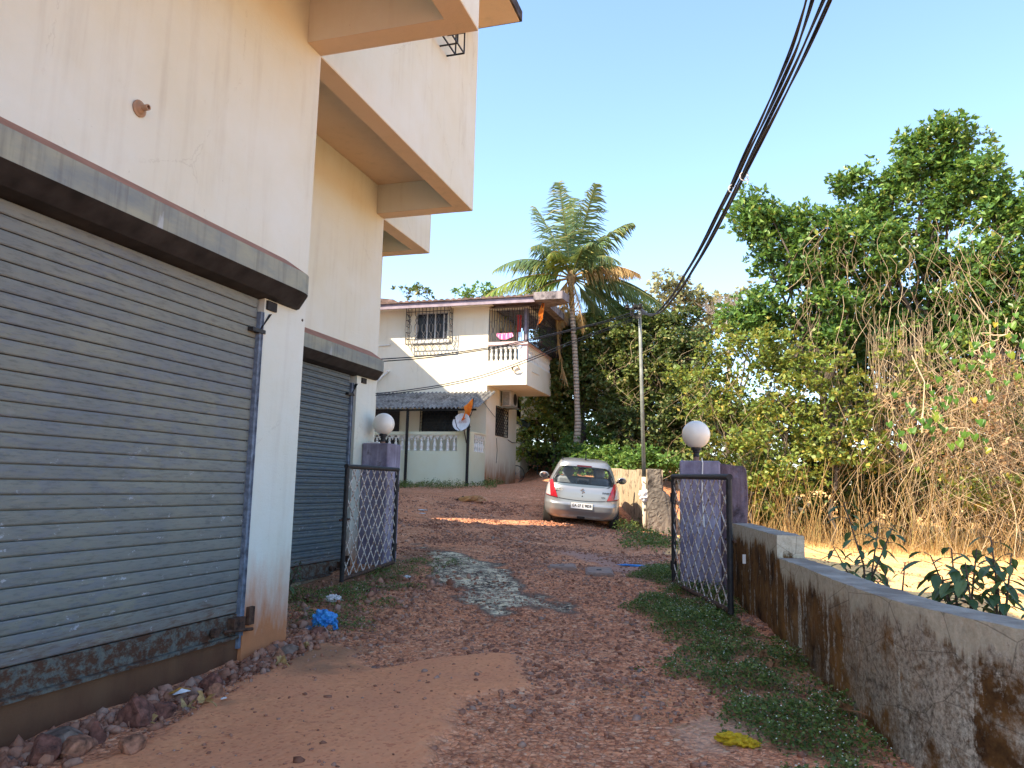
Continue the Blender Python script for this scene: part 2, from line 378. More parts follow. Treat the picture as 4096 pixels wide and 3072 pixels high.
M['leaf_pale'] = leafm('pale_far_leaf', [(0, (0.12, 0.14, 0.07)), (0.6, (0.19, 0.20, 0.09)), (1, (0.28, 0.24, 0.12))], 0.3, 0.6)
M['leaf_bright'] = leafm('bright_bush_leaf', [(0, (0.035, 0.085, 0.022)), (0.5, (0.075, 0.155, 0.035)), (1, (0.15, 0.22, 0.05))], 0.35, 0.45, (0.16, 0.28, 0.05))
M['leaf_dry'] = leafm('dry_brown_leaf', [(0, (0.12, 0.07, 0.04)), (0.5, (0.22, 0.14, 0.075)), (1, (0.33, 0.23, 0.12))], 0.3, 0.7)
M['leaf_shrub'] = leafm('young_plant_leaf', [(0, (0.040, 0.085, 0.036)), (0.6, (0.075, 0.135, 0.055)), (1, (0.12, 0.18, 0.06))], 0.25, 0.35, (0.08, 0.16, 0.03))
M['leaf_heart'] = leafm('heart_vine_leaf', [(0, (0.03, 0.10, 0.015)), (0.6, (0.065, 0.17, 0.02)), (0.93, (0.13, 0.24, 0.03)), (1, (0.45, 0.33, 0.03))], 0.4, 0.35, (0.25, 0.4, 0.04))
M['leaf_palm'] = leafm('palm_leaflet', [(0, (0.045, 0.085, 0.045)), (0.6, (0.085, 0.13, 0.05)), (1, (0.22, 0.20, 0.06))], 0.3, 0.4, (0.2, 0.25, 0.05))
M['leaf_palm_dry'] = leafm('dry_palm_leaflet', [(0, (0.26, 0.15, 0.06)), (0.5, (0.42, 0.27, 0.10)), (1, (0.5, 0.36, 0.16))], 0.3, 0.6)
M['weed'] = leafm('weed_leaf', [(0, (0.055, 0.095, 0.022)), (0.6, (0.125, 0.19, 0.040)), (0.92, (0.21, 0.26, 0.06)), (1, (0.20, 0.15, 0.06))], 0.3, 0.55)
M['flower'] = simple('tiny_white_flower', (0.62, 0.64, 0.52), 0.8, var=0.1)
M['straw'] = leafm('straw_blade', [(0, (0.26, 0.17, 0.07)), (0.5, (0.42, 0.29, 0.125)), (0.9, (0.52, 0.39, 0.19)), (1, (0.28, 0.29, 0.08))], 0.3, 0.7)
M['vine'] = leafm('dry_vine_stem', [(0, (0.20, 0.145, 0.09)), (0.5, (0.38, 0.28, 0.17)), (1, (0.56, 0.45, 0.29))], 0.1, 0.8)
M['bark'] = simple('bark', (0.10, 0.082, 0.065), 0.95, var=0.4, scale=8, bump=0.6)
def palmbark():
    b = NB('ringed_palm_bark'); p = b.pos(); z = b.xyz(p)[2]
    w = b.n('ShaderNodeTexWave'); w.wave_type = 'BANDS'; w.bands_direction = 'Z'; b.set(w.inputs['Vector'], p); w.inputs['Scale'].default_value = 2.6; w.inputs['Distortion'].default_value = 1.2; w.inputs['Detail'].default_value = 2
    col = b.mix(b.ramp(w.outputs[1], 0.1, 0.5), (0.20, 0.165, 0.13), (0.46, 0.385, 0.30))
    return b.fin(col, 0.95, b.bump(w.outputs[1], 0.6, 0.02), spec=0.1)
M['palmbark'] = palmbark()
M['glass_dark'] = simple('dark_window_glass', (0.03, 0.035, 0.045), 0.12, var=0.2, spec=0.6)
M['dark'] = simple('dark_interior', (0.02, 0.018, 0.017), 0.9)
M['asbestos'] = None
def asb():
    b = NB('weathered_cement_sheet'); p = b.pos(); n = b.noise(p, 3, 6, 0.7); f = b.noise(p, 14, 5, 0.7)
    col = b.mix(b.ramp(n, 0.4, 0.62), (0.26, 0.255, 0.24), (0.10, 0.095, 0.09)); col = b.mix(b.ramp(f, 0.55, 0.68), col, (0.38, 0.37, 0.35))
    return b.fin(col, 0.95, b.bump(f, 0.3, 0.01), spec=0.1)
M['asbestos'] = asb()
M['tile'] = simple('old_clay_tile', (0.17, 0.115, 0.10), 0.9, var=0.5, scale=5, bump=0.3)
M['concrete_old'] = oldwall('stained_concrete_slab', (0.19, 0.165, 0.17), (0.28, 0.25, 0.25), (0.06, 0.055, 0.06))
# ------------------------------------------------------------------ ground
CP = np.array([(-1.2, 3.5, -1.33), (-3.5, 2.7, -1.37), (0.8, 4.2, -1.27), (-3.6, 5.5, -1.29), (-2, 6, -1.26), (0, 6.5, -1.16), (-.6, 8.8, -1.09),
  (-4.5, 9.3, -1.05), (-2.3, 9.8, -1.05), (-4.9, 8.2, -1.17), (-4.2, 7.5, -1.17), (-3.9, 15.9, -.84), (-2.4, 16.3, -.905), (-2.2, 17.5, -.93), (-3.9, 19.2, -.62), (-3.1, 19.4, -.66),
  (-7, 16, -.47), (-8.2, 22, -.03), (-10.3, 22, -.12), (-8.17, 26.8, -.05), (-12, 19, -.25), (-6.5, 12, -.85), (-9, 30, .9), (-7, 30, .85), (-6, 27, .7), (-4.5, 23, .1),
  (1, 10, -1.2), (3, 12, -1.26), (2, 16, -1.25), (4, 20, -1.25), (8, 22, -1.3), (0.5, 19, -1.15), (0, 26, -0.8), (8, 30, -1.1), (12, 10, -1.3), (6, 4, -1.3), (1.8, 5, -1.25), (0.6, 8.0, -1.2),
  (-25, 40, .9), (30, 40, -1), (-30, 0, -1.3), (30, 0, -1.3), (0, -10, -1.4), (0, 60, .8), (-5, 1, -1.4), (2, 0, -1.36)])
def _tps(r): return np.where(r > 1e-9, r*r*np.log(np.maximum(r, 1e-9)), 0)
_n = len(CP); _K = _tps(np.linalg.norm(CP[:, None, :2]-CP[None, :, :2], axis=2))+np.eye(_n)*0.02
_Pm = np.c_[np.ones(_n), CP[:, :2]]
_sol = np.linalg.solve(np.block([[_K, _Pm], [_Pm.T, np.zeros((3, 3))]]), np.r_[CP[:, 2], 0, 0, 0])
def vnoise(x, y, s, seed=0):
    """smooth value noise, vectorised"""
    x = np.asarray(x, float)/s; y = np.asarray(y, float)/s
    xi = np.floor(x).astype(np.int64); yi = np.floor(y).astype(np.int64); fx = x-xi; fy = y-yi
    def h(a, b):
        q = (a*374761393+b*668265263+seed*974711) & 0xffffffff; q = ((q ^ (q >> 13))*1274126177) & 0xffffffff
        return ((q ^ (q >> 16)) & 0xffff)/65535.0
    fx = fx*fx*(3-2*fx); fy = fy*fy*(3-2*fy)
    return (h(xi, yi)*(1-fx)+h(xi+1, yi)*fx)*(1-fy)+(h(xi, yi+1)*(1-fx)+h(xi+1, yi+1)*fx)*fy
def gbase(x, y):
    x = np.asarray(x, float); y = np.asarray(y, float)
    r = np.sqrt((x[..., None]-CP[:, 0])**2+(y[..., None]-CP[:, 1])**2)
    z = _tps(r)@_sol[:_n]+_sol[_n]+_sol[_n+1]*x+_sol[_n+2]*y
    d = np.sqrt(x*x+(y-15)**2); k = np.clip((d-35)/25, 0, 1)
    return z*(1-k)+(-0.5)*k
def inpoly(x, y, poly):
    c = np.zeros(np.shape(x), bool); n = len(poly)
    for i in range(n):
        x0, y0 = poly[i]; x1, y1 = poly[(i+1) % n]
        c ^= ((y0 > y) != (y1 > y)) & (x < (x1-x0)*(y-y0)/(y1-y0+1e-12)+x0)
    return c
def soft(x, y, poly, w, seed=1):
    """soft mask of a polygon with a ragged edge (signed distance, noise-displaced)"""
    x = np.asarray(x, float); y = np.asarray(y, float)
    d = np.full(x.shape, 1e9); n = len(poly)
    for i in range(n):
        a = np.array(poly[i]); b = np.array(poly[(i+1) % n]); ab = b-a
        t = np.clip(((x-a[0])*ab[0]+(y-a[1])*ab[1])/(ab@ab+1e-12), 0, 1)
        d = np.minimum(d, np.hypot(x-a[0]-t*ab[0], y-a[1]-t*ab[1]))
    s = np.where(inpoly(x, y, poly), d, -d)
    s = s+(vnoise(x, y, 0.5, seed)-0.5)*w*2.2+(vnoise(x, y, 0.13, seed+3)-0.5)*w*1.2
    return np.clip(s/w+0.5, 0, 1)
def gpoly(pts, z): return [tuple(onZ(px*KD, py*KD, z)[:2]) for px, py in pts]
DIRT = gpoly([(-300, 1800), (950, 1800), (965, 1640), (985, 1600), (1000, 1535), (1060, 1505), (1115, 1485), (1105, 1430), (960, 1425), (830, 1440), (700, 1400), (600, 1440), (400, 1530), (150, 1650)], -1.3)
GREY = gpoly([(905, 1200), (985, 1218), (1060, 1228), (1120, 1262), (1180, 1290), (1245, 1297), (1235, 1310), (1110, 1305), (1085, 1325), (1035, 1315), (1030, 1295), (985, 1280), (955, 1255), (925, 1240)], -1.12)
DAMP = gpoly([(1215, 1192), (1330, 1198), (1460, 1210), (1460, 1248), (1380, 1240), (1330, 1225), (1260, 1208)], -1.0)
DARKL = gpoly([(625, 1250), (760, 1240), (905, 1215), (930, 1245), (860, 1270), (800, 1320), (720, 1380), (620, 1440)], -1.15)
STRAW_P = [(0.35, 9.2), (0.75, 6.4), (1.3, 5.0), (2.2, 3.0), (40, -2), (40, 60), (-1, 40), (-1.6, 20), (-1.2, 12.5), (-0.2, 10.2)]
WEED1 = gpoly([(1395, 1255), (1460, 1245), (1560, 1295), (1640, 1400), (1760, 1500), (1900, 1620), (2000, 1700), (1640, 1720), (1700, 1600), (1640, 1500), (1500, 1430), (1420, 1345)], -1.2)
CONC = gpoly([(1470, 1580), (1560, 1545), (1640, 1590), (1600, 1640), (1480, 1620)], -1.28)
def axis(lo, hi, a, b, fine, maxs=8.0):
    v = [a]
    while v[-1] < b: v.append(v[-1]+fine)
    s = fine; t = [v[0]]
    while t[-1] > lo: s = min(s*1.18, maxs); t.append(t[-1]-s)
    s = fine; u = [v[-1]]
    while u[-1] < hi: s = min(s*1.18, maxs); u.append(u[-1]+s)
    return np.array(t[:0:-1]+v+u[1:])
gx = axis(-260, 260, -4.8, 1.6, 0.035, 14); gy = axis(-120, 320, 2.4, 10.5, 0.035, 14)
GX, GY = np.meshgrid(gx, gy)
def gdetail(x, y, dirt):
    near = np.clip((26-np.hypot(x, y))/8, 0, 1)
    z = (vnoise(x, y, 0.9, 1)-.5)*0.05+(vnoise(x, y, 0.34, 2)-.5)*0.03+((vnoise(x, y, 0.12, 3)-.5)*0.014+(vnoise(x, y, 0.06, 4)-.5)*0.012)*(1-0.75*dirt)
    return z*near+dirt*0.03
def ground_z(x, y):
    x = np.asarray(x, float); y = np.asarray(y, float)
    return gbase(x, y)+gdetail(x, y, soft(x, y, DIRT, 0.11))
def gz(x, y): return float(ground_z(np.array([x]), np.array([y]))[0])
mD = soft(GX, GY, DIRT, 0.11)
GZ = gbase(GX, GY)+gdetail(GX, GY, mD)
ny, nx = GX.shape
ii = np.arange(ny*nx).reshape(ny, nx)
fc = np.stack([ii[:-1, :-1], ii[:-1, 1:], ii[1:, 1:], ii[1:, :-1]], -1).reshape(-1, 4)
me = npmesh('ground', np.stack([GX, GY, GZ], -1).reshape(-1, 3), fc)
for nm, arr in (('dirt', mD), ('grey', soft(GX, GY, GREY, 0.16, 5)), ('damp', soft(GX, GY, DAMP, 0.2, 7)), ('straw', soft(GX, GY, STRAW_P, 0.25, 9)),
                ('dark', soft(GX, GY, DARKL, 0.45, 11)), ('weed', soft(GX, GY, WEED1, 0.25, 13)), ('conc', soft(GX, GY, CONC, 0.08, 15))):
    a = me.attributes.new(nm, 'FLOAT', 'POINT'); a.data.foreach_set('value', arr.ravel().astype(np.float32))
def groundmat():
    b = NB('laterite_gravel_ground'); p = b.pos()
    n = b.noise(p, 1.3, 6, 0.65); f = b.noise(p, 22, 6, 0.7); ff = b.noise(p, 90, 4, 0.7)
    wp = b.n('ShaderNodeVectorMath'); wp.operation = 'ADD'
    b.set(wp.inputs[0], p); sc_ = b.n('ShaderNodeVectorMath'); sc_.operation = 'SCALE'; b.set(sc_.inputs[0], b.n('ShaderNodeTexNoise').outputs['Color']); sc_.inputs[3].default_value = 0.03
    b.set(wp.inputs[1], sc_.outputs[0])
    v1 = b.voro(wp.outputs[0], 27); v1c = b.voro(wp.outputs[0], 27, 'F1', 'Color'); v2 = b.voro(p, 60); v2c = b.voro(p, 60, 'F1', 'Color'); v3 = b.voro(wp.outputs[0], 13); v3c = b.voro(wp.outputs[0], 13, 'F1', 'Color')
    r1 = b.xyz(v1c)[0]; r2 = b.xyz(v2c)[0]; r3 = b.xyz(v3c)[1]
    grav = b.cramp(r1, [(0, (0.178, 0.075, 0.048)), (0.5, (0.333, 0.147, 0.088)), (0.85, (0.465, 0.232, 0.149)), (1, (0.388, 0.300, 0.234))])
    small = b.cramp(r2, [(0, (0.202, 0.083, 0.051)), (0.6, (0.372, 0.162, 0.094)), (1, (0.496, 0.270, 0.185))])
    big = b.cramp(r3, [(0, (0.217, 0.090, 0.057)), (0.6, (0.388, 0.180, 0.111)), (1, (0.480, 0.285, 0.199))])
    g = b.mix(b.ramp(f, 0.4, 0.6), grav, small)
    g = b.mix(b.ramp(n, 0.56, 0.64), g, big)
    g = b.mix(b.ramp(n, 0.30, 0.46, 0.8, 0.0), g, b.mix(f, (0.295, 0.117, 0.065), (0.465, 0.203, 0.114)))
    ed = b.voro(wp.outputs[0], 21, 'DISTANCE_TO_EDGE'); gap = b.math('MULTIPLY', b.ramp(ed, 0.0, 0.09, 1.0, 0.0), b.ramp(b.noise(p, 0.9, 4), 0.36, 0.52, 0.25, 1.0)); g = b.mix(b.math('MULTIPLY', gap, 0.6), g, (0.075, 0.032, 0.022))
    soil = b.mix(b.ramp(f, 0.3, 0.7), (0.403, 0.173, 0.094), (0.550, 0.262, 0.149)); soil = b.mix(b.ramp(n, 0.35, 0.65), soil, (0.465, 0.217, 0.128))
    soil = b.mix(1.0, soil, (0.80, 0.80, 0.80), 'MULTIPLY'); soil = b.mix(b.ramp(b.noise(p, 2.6, 6, 0.7), 0.42, 0.62, 0.0, 0.45), soil, (0.34, 0.15, 0.09)); soil = b.mix(b.ramp(r2, 0.86, 0.9, 0, 0.8), soil, (0.279, 0.112, 0.068))
    dirt = b.attr('dirt'); col = b.mix(dirt, g, soil)
    gn = b.math('ADD', b.math('MULTIPLY', b.noise(b.mapv(p, (1, 1.6, 1)), 17, 6, 0.85), 0.7), b.math('MULTIPLY', b.noise(p, 5, 4, 0.6), 0.3))
    gr = b.mix(b.ramp(gn, 0.475, 0.525), (0.035, 0.028, 0.026), (0.46, 0.41, 0.32)); gr = b.mix(b.ramp(r1, 0.70, 0.8, 0.0, 0.6), gr, (0.17, 0.13, 0.115))
    ga = b.attr('grey'); gcore = b.ramp(ga, 0.45, 0.95); grk = b.mix(gcore, (0.096, 0.068, 0.060), gr)
    col = b.mix(b.ramp(ga, 0.05, 0.45), col, grk)
    rut = b.math('MULTIPLY', b.ramp(b.noise(b.mapv(p, (0.55, 1.8, 1)), 1.1, 6, 0.7, 0.6), 0.55, 0.64), b.ramp(b.xyz(p)[1], 8.5, 10.5)); col = b.mix(b.math('MULTIPLY', rut, b.math('SUBTRACT', 0.55, b.math('MULTIPLY', b.attr('straw'), 0.55))), col, (0.085, 0.045, 0.033))
    da = b.attr('damp'); col = b.mix(b.math('MULTIPLY', da, 0.75), col, b.mix(f, (0.147, 0.083, 0.082), (0.248, 0.150, 0.135)))
    st = b.mix(b.ramp(b.noise(b.mapv(p, (1, 3, 1)), 9, 6, 0.75), 0.4, 0.62), (0.419, 0.210, 0.106), (0.620, 0.465, 0.220))
    st = b.mix(b.ramp(b.noise(p, 1.1, 4), 0.52, 0.62, 0.0, 0.7), st, (0.372, 0.173, 0.085))
    col = b.mix(b.attr('straw'), col, st)
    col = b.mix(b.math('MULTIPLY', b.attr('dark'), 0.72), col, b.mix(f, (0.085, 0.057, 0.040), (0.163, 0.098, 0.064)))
    col = b.mix(b.math('MULTIPLY', b.attr('weed'), 0.7), col, b.mix(f, (0.116, 0.072, 0.048), (0.202, 0.128, 0.078)))
    col = b.mix(b.math('MULTIPLY', b.attr('conc'), 0.5), col, b.mix(f, (0.26, 0.175, 0.14), (0.42, 0.30, 0.24)))
    hv = b.math('MULTIPLY', v1, b.ramp(dirt, 0.0, 1.0, 1.0, 0.15))
    nm = b.bump(ff, 0.35, 0.004); nm = b.bump(f, 0.5, 0.012, nm); nm2 = b.n('ShaderNodeBump'); nm2.invert = True
    b.set(nm2.inputs['Height'], hv); nm2.inputs['Strength'].default_value = 1.0; nm2.inputs['Distance'].default_value = 0.024; b.set(nm2.inputs['Normal'], nm)
    hs = b.n('ShaderNodeHueSaturation'); hs.inputs['Saturation'].default_value = 1.02; hs.inputs['Value'].default_value = 1.75; b.set(hs.inputs['Color'], col); col = b.mix(1.0, hs.outputs[0], (1.0, 0.95, 0.80), 'MULTIPLY')
    rough = b.ramp(da, 0.3, 1.0, 0.95, 0.55)
    return b.fin(col, rough, nm2.outputs[0], spec=0.2)
tag(link_mesh('ground', me, groundmat(), smooth=True), kind='structure')

# ------------------------------------------------------------------ shop building
X1, Y1, X2, Y2, X3, Y3 = -3.60, 5.555, -4.97, 9.524, -5.83, 11.20
ZS, ZB, RT = -1.142, 3.78, 6.5           # shutter sill, beam soffit, roof
shop = thing('shop_building', 'cream stepped building with closed roller shutters and deep overhangs left of the lane', 'building', (-6, 5, -1.4))
def shop_wall(x, ya, yb, openings, deep):
    """front wall slab (facing +X) with shutter openings: list of (y0,y1,z0,z1)"""
    m = MB(); zb, zt = -1.75, RT-0.1; c = ya
    for (o0, o1, z0, z1) in openings:
        m.box(x-0.3, x, c, o0, zb, zt); m.box(x-0.3, x, o0, o1, z1, zt); m; c = o1
    m.box(x-0.3, x, c, yb, zb, zt)
    m.box(deep+0.21, x-0.302, yb-0.28, yb-0.002, zb, zt)          # end return
    return m
shop_wall(X1, -6.0, Y1, [(-0.2, 4.98, ZS, 1.75)], -11.0).build('wall', M['plaster'], shop)
shop_wall(X2, Y1+0.003, Y2, [(6.05, 8.98, ZS, 1.75)], -9.6).build('wall', M['plaster'], shop)
shop_wall(X3, Y2+0.003, Y3, [], -8.06).build('wall', M['plaster'], shop)
MB().box(-11, -10.8, -6, Y1-0.003, -1.6, RT-0.1).box(-9.6, -9.4, Y1, Y2-0.003, -1.6, RT-0.1).box(-8.06, -7.86, Y2, Y3, -1.6, RT-0.1).box(-10.79, X1-0.31, -6, -5.8, -1.6, RT-0.1).build('wall', M['plaster'], shop)
# overhanging upper storeys: slab, downstand beams, upper wall
def overhang(xw, xf, ya, yb, name='overhang'):
    o = MB().bbox(xf-0.22, xf, ya, yb, ZB, RT, 0.006).box(xw+0.002, xf-0.221, yb-0.222, yb-0.002, ZB+0.002, RT-0.02).build(name, M['plaster'], shop)
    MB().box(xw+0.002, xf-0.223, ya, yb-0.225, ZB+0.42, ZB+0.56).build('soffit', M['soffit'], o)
    # thin facing under the beams, ground bounce put into its tan
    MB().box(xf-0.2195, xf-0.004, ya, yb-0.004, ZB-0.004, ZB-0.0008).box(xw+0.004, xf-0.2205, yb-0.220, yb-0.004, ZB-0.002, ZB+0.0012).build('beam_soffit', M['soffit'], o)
    return o
overhang(X1, -2.10, -6.0, Y1); overhang(X2, X1, Y1+0.004, Y2); overhang(X3, X2, Y2+0.004, Y3)
MB().box(-10.9, X1-0.22, -5.9, Y1-0.3, RT-0.25, RT-0.12).box(-9.5, X2-0.22, Y1-0.29, Y2-0.3, RT-0.25, RT-0.12).box(-8.0, X3-0.3, Y2-0.29, Y3-0.3, RT-0.25, RT-0.12).build('roof', M['concrete_old'], shop)
# chajja slabs over the upper windows
def chajja(x0, x1, ya, yb, z):
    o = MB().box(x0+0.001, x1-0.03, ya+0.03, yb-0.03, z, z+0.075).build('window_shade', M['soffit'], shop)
    MB().box(x0+0.001, x1, ya, yb, z+0.012, z+0.16).build('mossy_edge', M['mossy_edge'], o)
chajja(X1, -2.86, 6.6, 9.24, 6.3); chajja(X2, -4.12, 9.9, 10.87, 6.3)
# cage grille on the second upper window
g = MB(); gx0, gx1, gy0, gy1, gz0, gz1 = X1+0.002, -3.36, 7.25, 8.393, 5.43, 6.28
fr = 0.011
ys = np.linspace(gy0, gy1, 6); zs = np.linspace(gz0, gz1, 4)
for y in ys: g.bar((gx1, y, gz0), (gx1, y, gz1), fr); g.bar((gx0, y, gz0), (gx1, y, gz0), fr); g.bar((gx0, y, gz1), (gx1, y, gz1), fr)
for z in zs:
    g.bar((gx1, gy0, z), (gx1, gy1, z), fr)
    for y in (gy0, gy1): g.bar((gx0, y, z), (gx1, y, z), fr)
for x in (gx0+0.12,): g.bar((x, gy0, gz0), (x, gy1, gz0), fr); g.bar((x, gy1, gz0), (x, gy1, gz1), fr); g.bar((x, gy0, gz0), (x, gy0, gz1), fr)
cg = g.build('window_grille', M['black_steel'], shop)
# roller shutters
def shutter(x, y0, y1, mat, ridged, guide_w):
    pit = 0.0795; prof = []; z = ZS+0.165; zt = 1.72
    while z < zt:
        if ridged:
            prof += [(-0.012, z), (0.011, z+0.004), (0.017, z+0.022), (0.014, z+0.040), (0.004, z+0.046), (0.004, z+0.051), (0.016, z+0.056), (0.016, z+0.066), (0.010, z+0.072), (0.0, z+0.0745)]
        else:
            prof += [(-0.016, z), (0.008, z+0.001), (0.0115, z+0.008), (0.0125, z+0.040), (0.0115, z+0.066), (0.009, z+0.0730), (-0.016, z+0.0738)]
        z += pit
    n = len(prof); vs = []; xs = x-0.050
    for yy in (y0, y1): vs += [(xs+a, yy, c) for a, c in prof]
    s = MB().add(vs, [(i, i+1, n+i+1, n+i) for i in range(n-1)]).build('roller_shutter', mat, shop)
    # bottom rail, folded angle and lock
    MB().box(xs-0.005, xs+0.018, y0, y1, ZS+0.012, ZS+0.158).box(xs-0.02, xs+0.05, y0, y1, ZS-0.012, ZS+0.010).build('bottom_rail', M['rail'], s)
    MB().box(xs-0.01, x-0.004, y1+0.002, y1+0.030, ZS-0.09, 1.30).box(xs+0.03, x+0.006, y1+0.031, y1+0.036, ZS, 1.30).build('guide_rail', M['rail_blue'], s)
    l = MB().box(xs+0.02, xs+0.075, y1-0.10, y1+0.03, ZS+0.05, ZS+0.14).bar((xs+0.05, y1-0.18, ZS+0.06), (xs+0.09, y1+0.10, ZS+0.04), 0.012, 6).box(x-0.03, x+0.03, y1+0.064, y1+0.13, ZS+0.07, ZS+0.20)
    l.lathe([(0.03, -0.02), (0.035, 0), (0.03, 0.02)], (xs+0.05, y1-0.28, ZS+0.07), 10, 'x').build('lock', M['rust'], s)
    MB().box(xs+0.01, x+0.01, y1-0.10, y1+0.06, 1.13, 1.16).add([(xs+0.02, y1+0.003, 1.16), (x+0.01, y1+0.003, 1.16), (x+0.03, y1+0.10, 1.30), (x-0.02, y1+0.10, 1.30)], [(0, 1, 2, 3)]).build('catch', M['black_steel'], s)
    return s
shutter(X1, -0.2, 4.945, M['shutter1'], False, 0.05); shutter(X2, 6.05, 8.86, M['shutter2'], True, 0.05)
MB().box(X1-0.2, X1-0.03, -0.2, 4.98, -1.75, ZS-0.012).build('sill', plaster('dirty_sill', (0.17, 0.095, 0.052), dirt=(0.11, 0.05, 0.028), zbase=-1.45, zspan=0.45, stain=(0.05, 0.038, 0.03), stain_amt=0.9), shop)
MB().box(X2-0.2, X2-0.03, 6.05, 8.98, -1.75, ZS-0.012).build('sill', M['retain'], shop)
# sheet-metal hoods over the shutters: cap, front, turned-in underside, rounded end
def hood_at(x, y0, y1):
    P = [(0.0, 1.80), (0.185, 1.675), (0.185, 1.515), (0.075, 1.425), (-0.06, 1.405)]     # (out, z)
    n = len(P); cap_r = 0.28
    def ring(y, k): return [(x+max(o, 0.0)*k+(min(o, 0)), y, zc if i else 1.80-(1-k)*0.115) for i, (o, zc) in enumerate(P)]
    R = [ring(y0, 1.0), ring(y1-cap_r, 1.0)]+[ring(y1-cap_r*(1-math.sin(t)), 0.28+0.72*math.cos(t)) if False else ring(y1-cap_r+cap_r*t, math.sqrt(max(0, 1-(t*0.96)**3))) for t in (0.25, 0.5, 0.7, 0.85, 0.95, 1.0)]
    front = MB(); under = MB(); cap = MB()
    for a, b in zip(R[:-1], R[1:]):
        cap.quad(a[0], a[1], b[1], b[0]); front.quad(a[1], a[2], b[2], b[1]); under.quad(a[2], a[3], b[3], b[2]); under.quad(a[3], a[4], b[4], b[3])
    front.poly([R[-1][0], R[-1][1], R[-1][2], R[-1][3]])
    h = front.build('shutter_hood', M['hood'], shop)
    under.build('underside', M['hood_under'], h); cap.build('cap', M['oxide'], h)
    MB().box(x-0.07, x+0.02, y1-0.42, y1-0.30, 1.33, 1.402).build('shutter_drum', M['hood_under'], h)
    return h
hood_at(X1, -0.6, 5.42); hood_at(X2, Y1+0.01, 9.515)
# bare lamp holder on the first wall
q = onX(555, 435, X1)
lh = MB().lathe([(0.052, 0.0), (0.054, 0.008), (0.042, 0.014), (0.032, 0.025), (0.020, 0.035), (0.019, 0.075), (0.013, 0.076), (0.013, 0.045)], (X1+0.001, q[1], q[2]), 18, 'x').build('lamp_holder', simple('aged_brown_bakelite', (0.34, 0.22, 0.14), 0.5), shop, smooth=False)
MB().lathe([(0.012, 0.0), (0.012, 0.003)], (X1+0.05, q[1], q[2]), 12, 'x').build('socket', M['dark'], lh)
# small PVC stub and a nail hole on the pier
MB().lathe([(0.012, -0.01), (0.012, 0.004)], (X1, *onX(1209, 1281, X1)[1:]), 10, 'x').build('pipe_stub', M['bark'], shop)

# unseen blocks added behind the shops, shaped to shade the lane and house front
def shade_block(pts, zt):
    return MB().prism(pts, 'z', -1.4, zt)
MB().box(-8.99, -8.07, 11.0, 11.18, -1.4, 3.7).build('added_shade_wall', M['plaster'], shop)  # added unseen screen that cuts off the left end of the sun patch
shade_block([(-9.0, 11.1), (-11.2, 20.0), (-19, 20.0), (-19, 11.1)], 7.4).build('rear_block', M['plaster'], shop)
shade_block([(-10.4, 15.05), (-14.4, 20.4), (-18.9, 20.4), (-18.9, 15.05)], 9.1).build('rear_block', M['plaster'], shop)  # added, unseen: its top edge casts the diagonal shadow on the house
# ------------------------------------------------------------------ two-storey house
XH, YM, YV, XB = -8.17, 23.413, 22.0, -6.82
YB = 26.84; XL = -16.0
house = thing('two_storey_house', 'cream two-storey house with corner balcony and tiled roof at the end of the lane', 'house', (-11, 24, -0.2))
w = MB()
# front wall upper with window opening, lower
wy0, wy1 = YM, YM+0.25
WX0, WX1, WZ0, WZ1 = -10.83, -9.63, 4.83, 5.82
LX0, LX1, LZ0, LZ1 = -10.50, -9.16, 1.70, 2.60
w.box(XL, WX0, wy0, wy1, 3.26, 6.0).box(WX1, XH, wy0, wy1, 3.26, 6.0).box(WX0, WX1, wy0, wy1, 3.26, WZ0).box(WX0, WX1, wy0, wy1, WZ1, 6.0)
w.box(XL, LX0, wy0, wy1, -1.0, 3.26).box(LX1, XH, wy0, wy1, -1.0, 3.26).box(LX0, LX1, wy0, wy1, -1.0, LZ0).box(LX0, LX1, wy0, wy1, LZ1, 3.26)
# side wall with a window opening (lower) and balcony door (upper)
SY0, SY1, SZ0, SZ1 = 24.40, 25.74, 1.69, 2.69
w.box(XH-0.25, XH, wy1, SY0, -1.0, 3.26).box(XH-0.25, XH, SY1, YB, -1.0, 3.26).box(XH-0.25, XH, SY0, SY1, -1.0, SZ0).box(XH-0.25, XH, SY0, SY1, SZ1, 3.26)
w.box(XH-0.25, XH, wy1, 24.65, 3.26, 6.0).box(XH-0.25, XH, 25.25, YB, 3.26, 6.0).box(XH-0.25, XH, 24.65, 25.25, 5.45, 6.0)
w.box(XL, XH-0.25, YB-0.25, YB, -1.0, 6.0)
w.build('wall', M['house'], house)
MB().box(XH-0.2, XH-0.15, 24.65, 25.25, 3.5, 5.45).build('balcony_door', simple('grey_door', (0.16, 0.16, 0.17), 0.6), house)
# window in the upper front wall
wf = MB()
for (a, b_) in ((WX0, WX0+0.05), (WX1-0.05, WX1)): wf.box(a, b_, wy0+0.06, wy0+0.12, WZ0, WZ1)
wf.box(WX0+0.051, WX1-0.051, wy0+0.06, wy0+0.12, WZ0, WZ0+0.05).box(WX0+0.051, WX1-0.051, wy0+0.06, wy0+0.12, WZ1-0.05, WZ1)
for x in (-10.42, -10.12, -9.80): wf.box(x-0.022, x+0.022, wy0+0.062, wy0+0.115, WZ0+0.051, WZ1-0.051)
fo = wf.build('window', simple('aluminium_frame', (0.55, 0.56, 0.57), 0.4), house)
MB().box(WX0+0.03, WX1-0.03, wy0+0.085, wy0+0.095, WZ0+0.03, WZ1-0.03).build('pane', M['glass_dark'], fo)
MB().box(WX0+0.02, WX1-0.02, wy0+0.2, wy0+0.24, WZ0+0.03, WZ1-0.03).build('blind', M['dark'], fo)
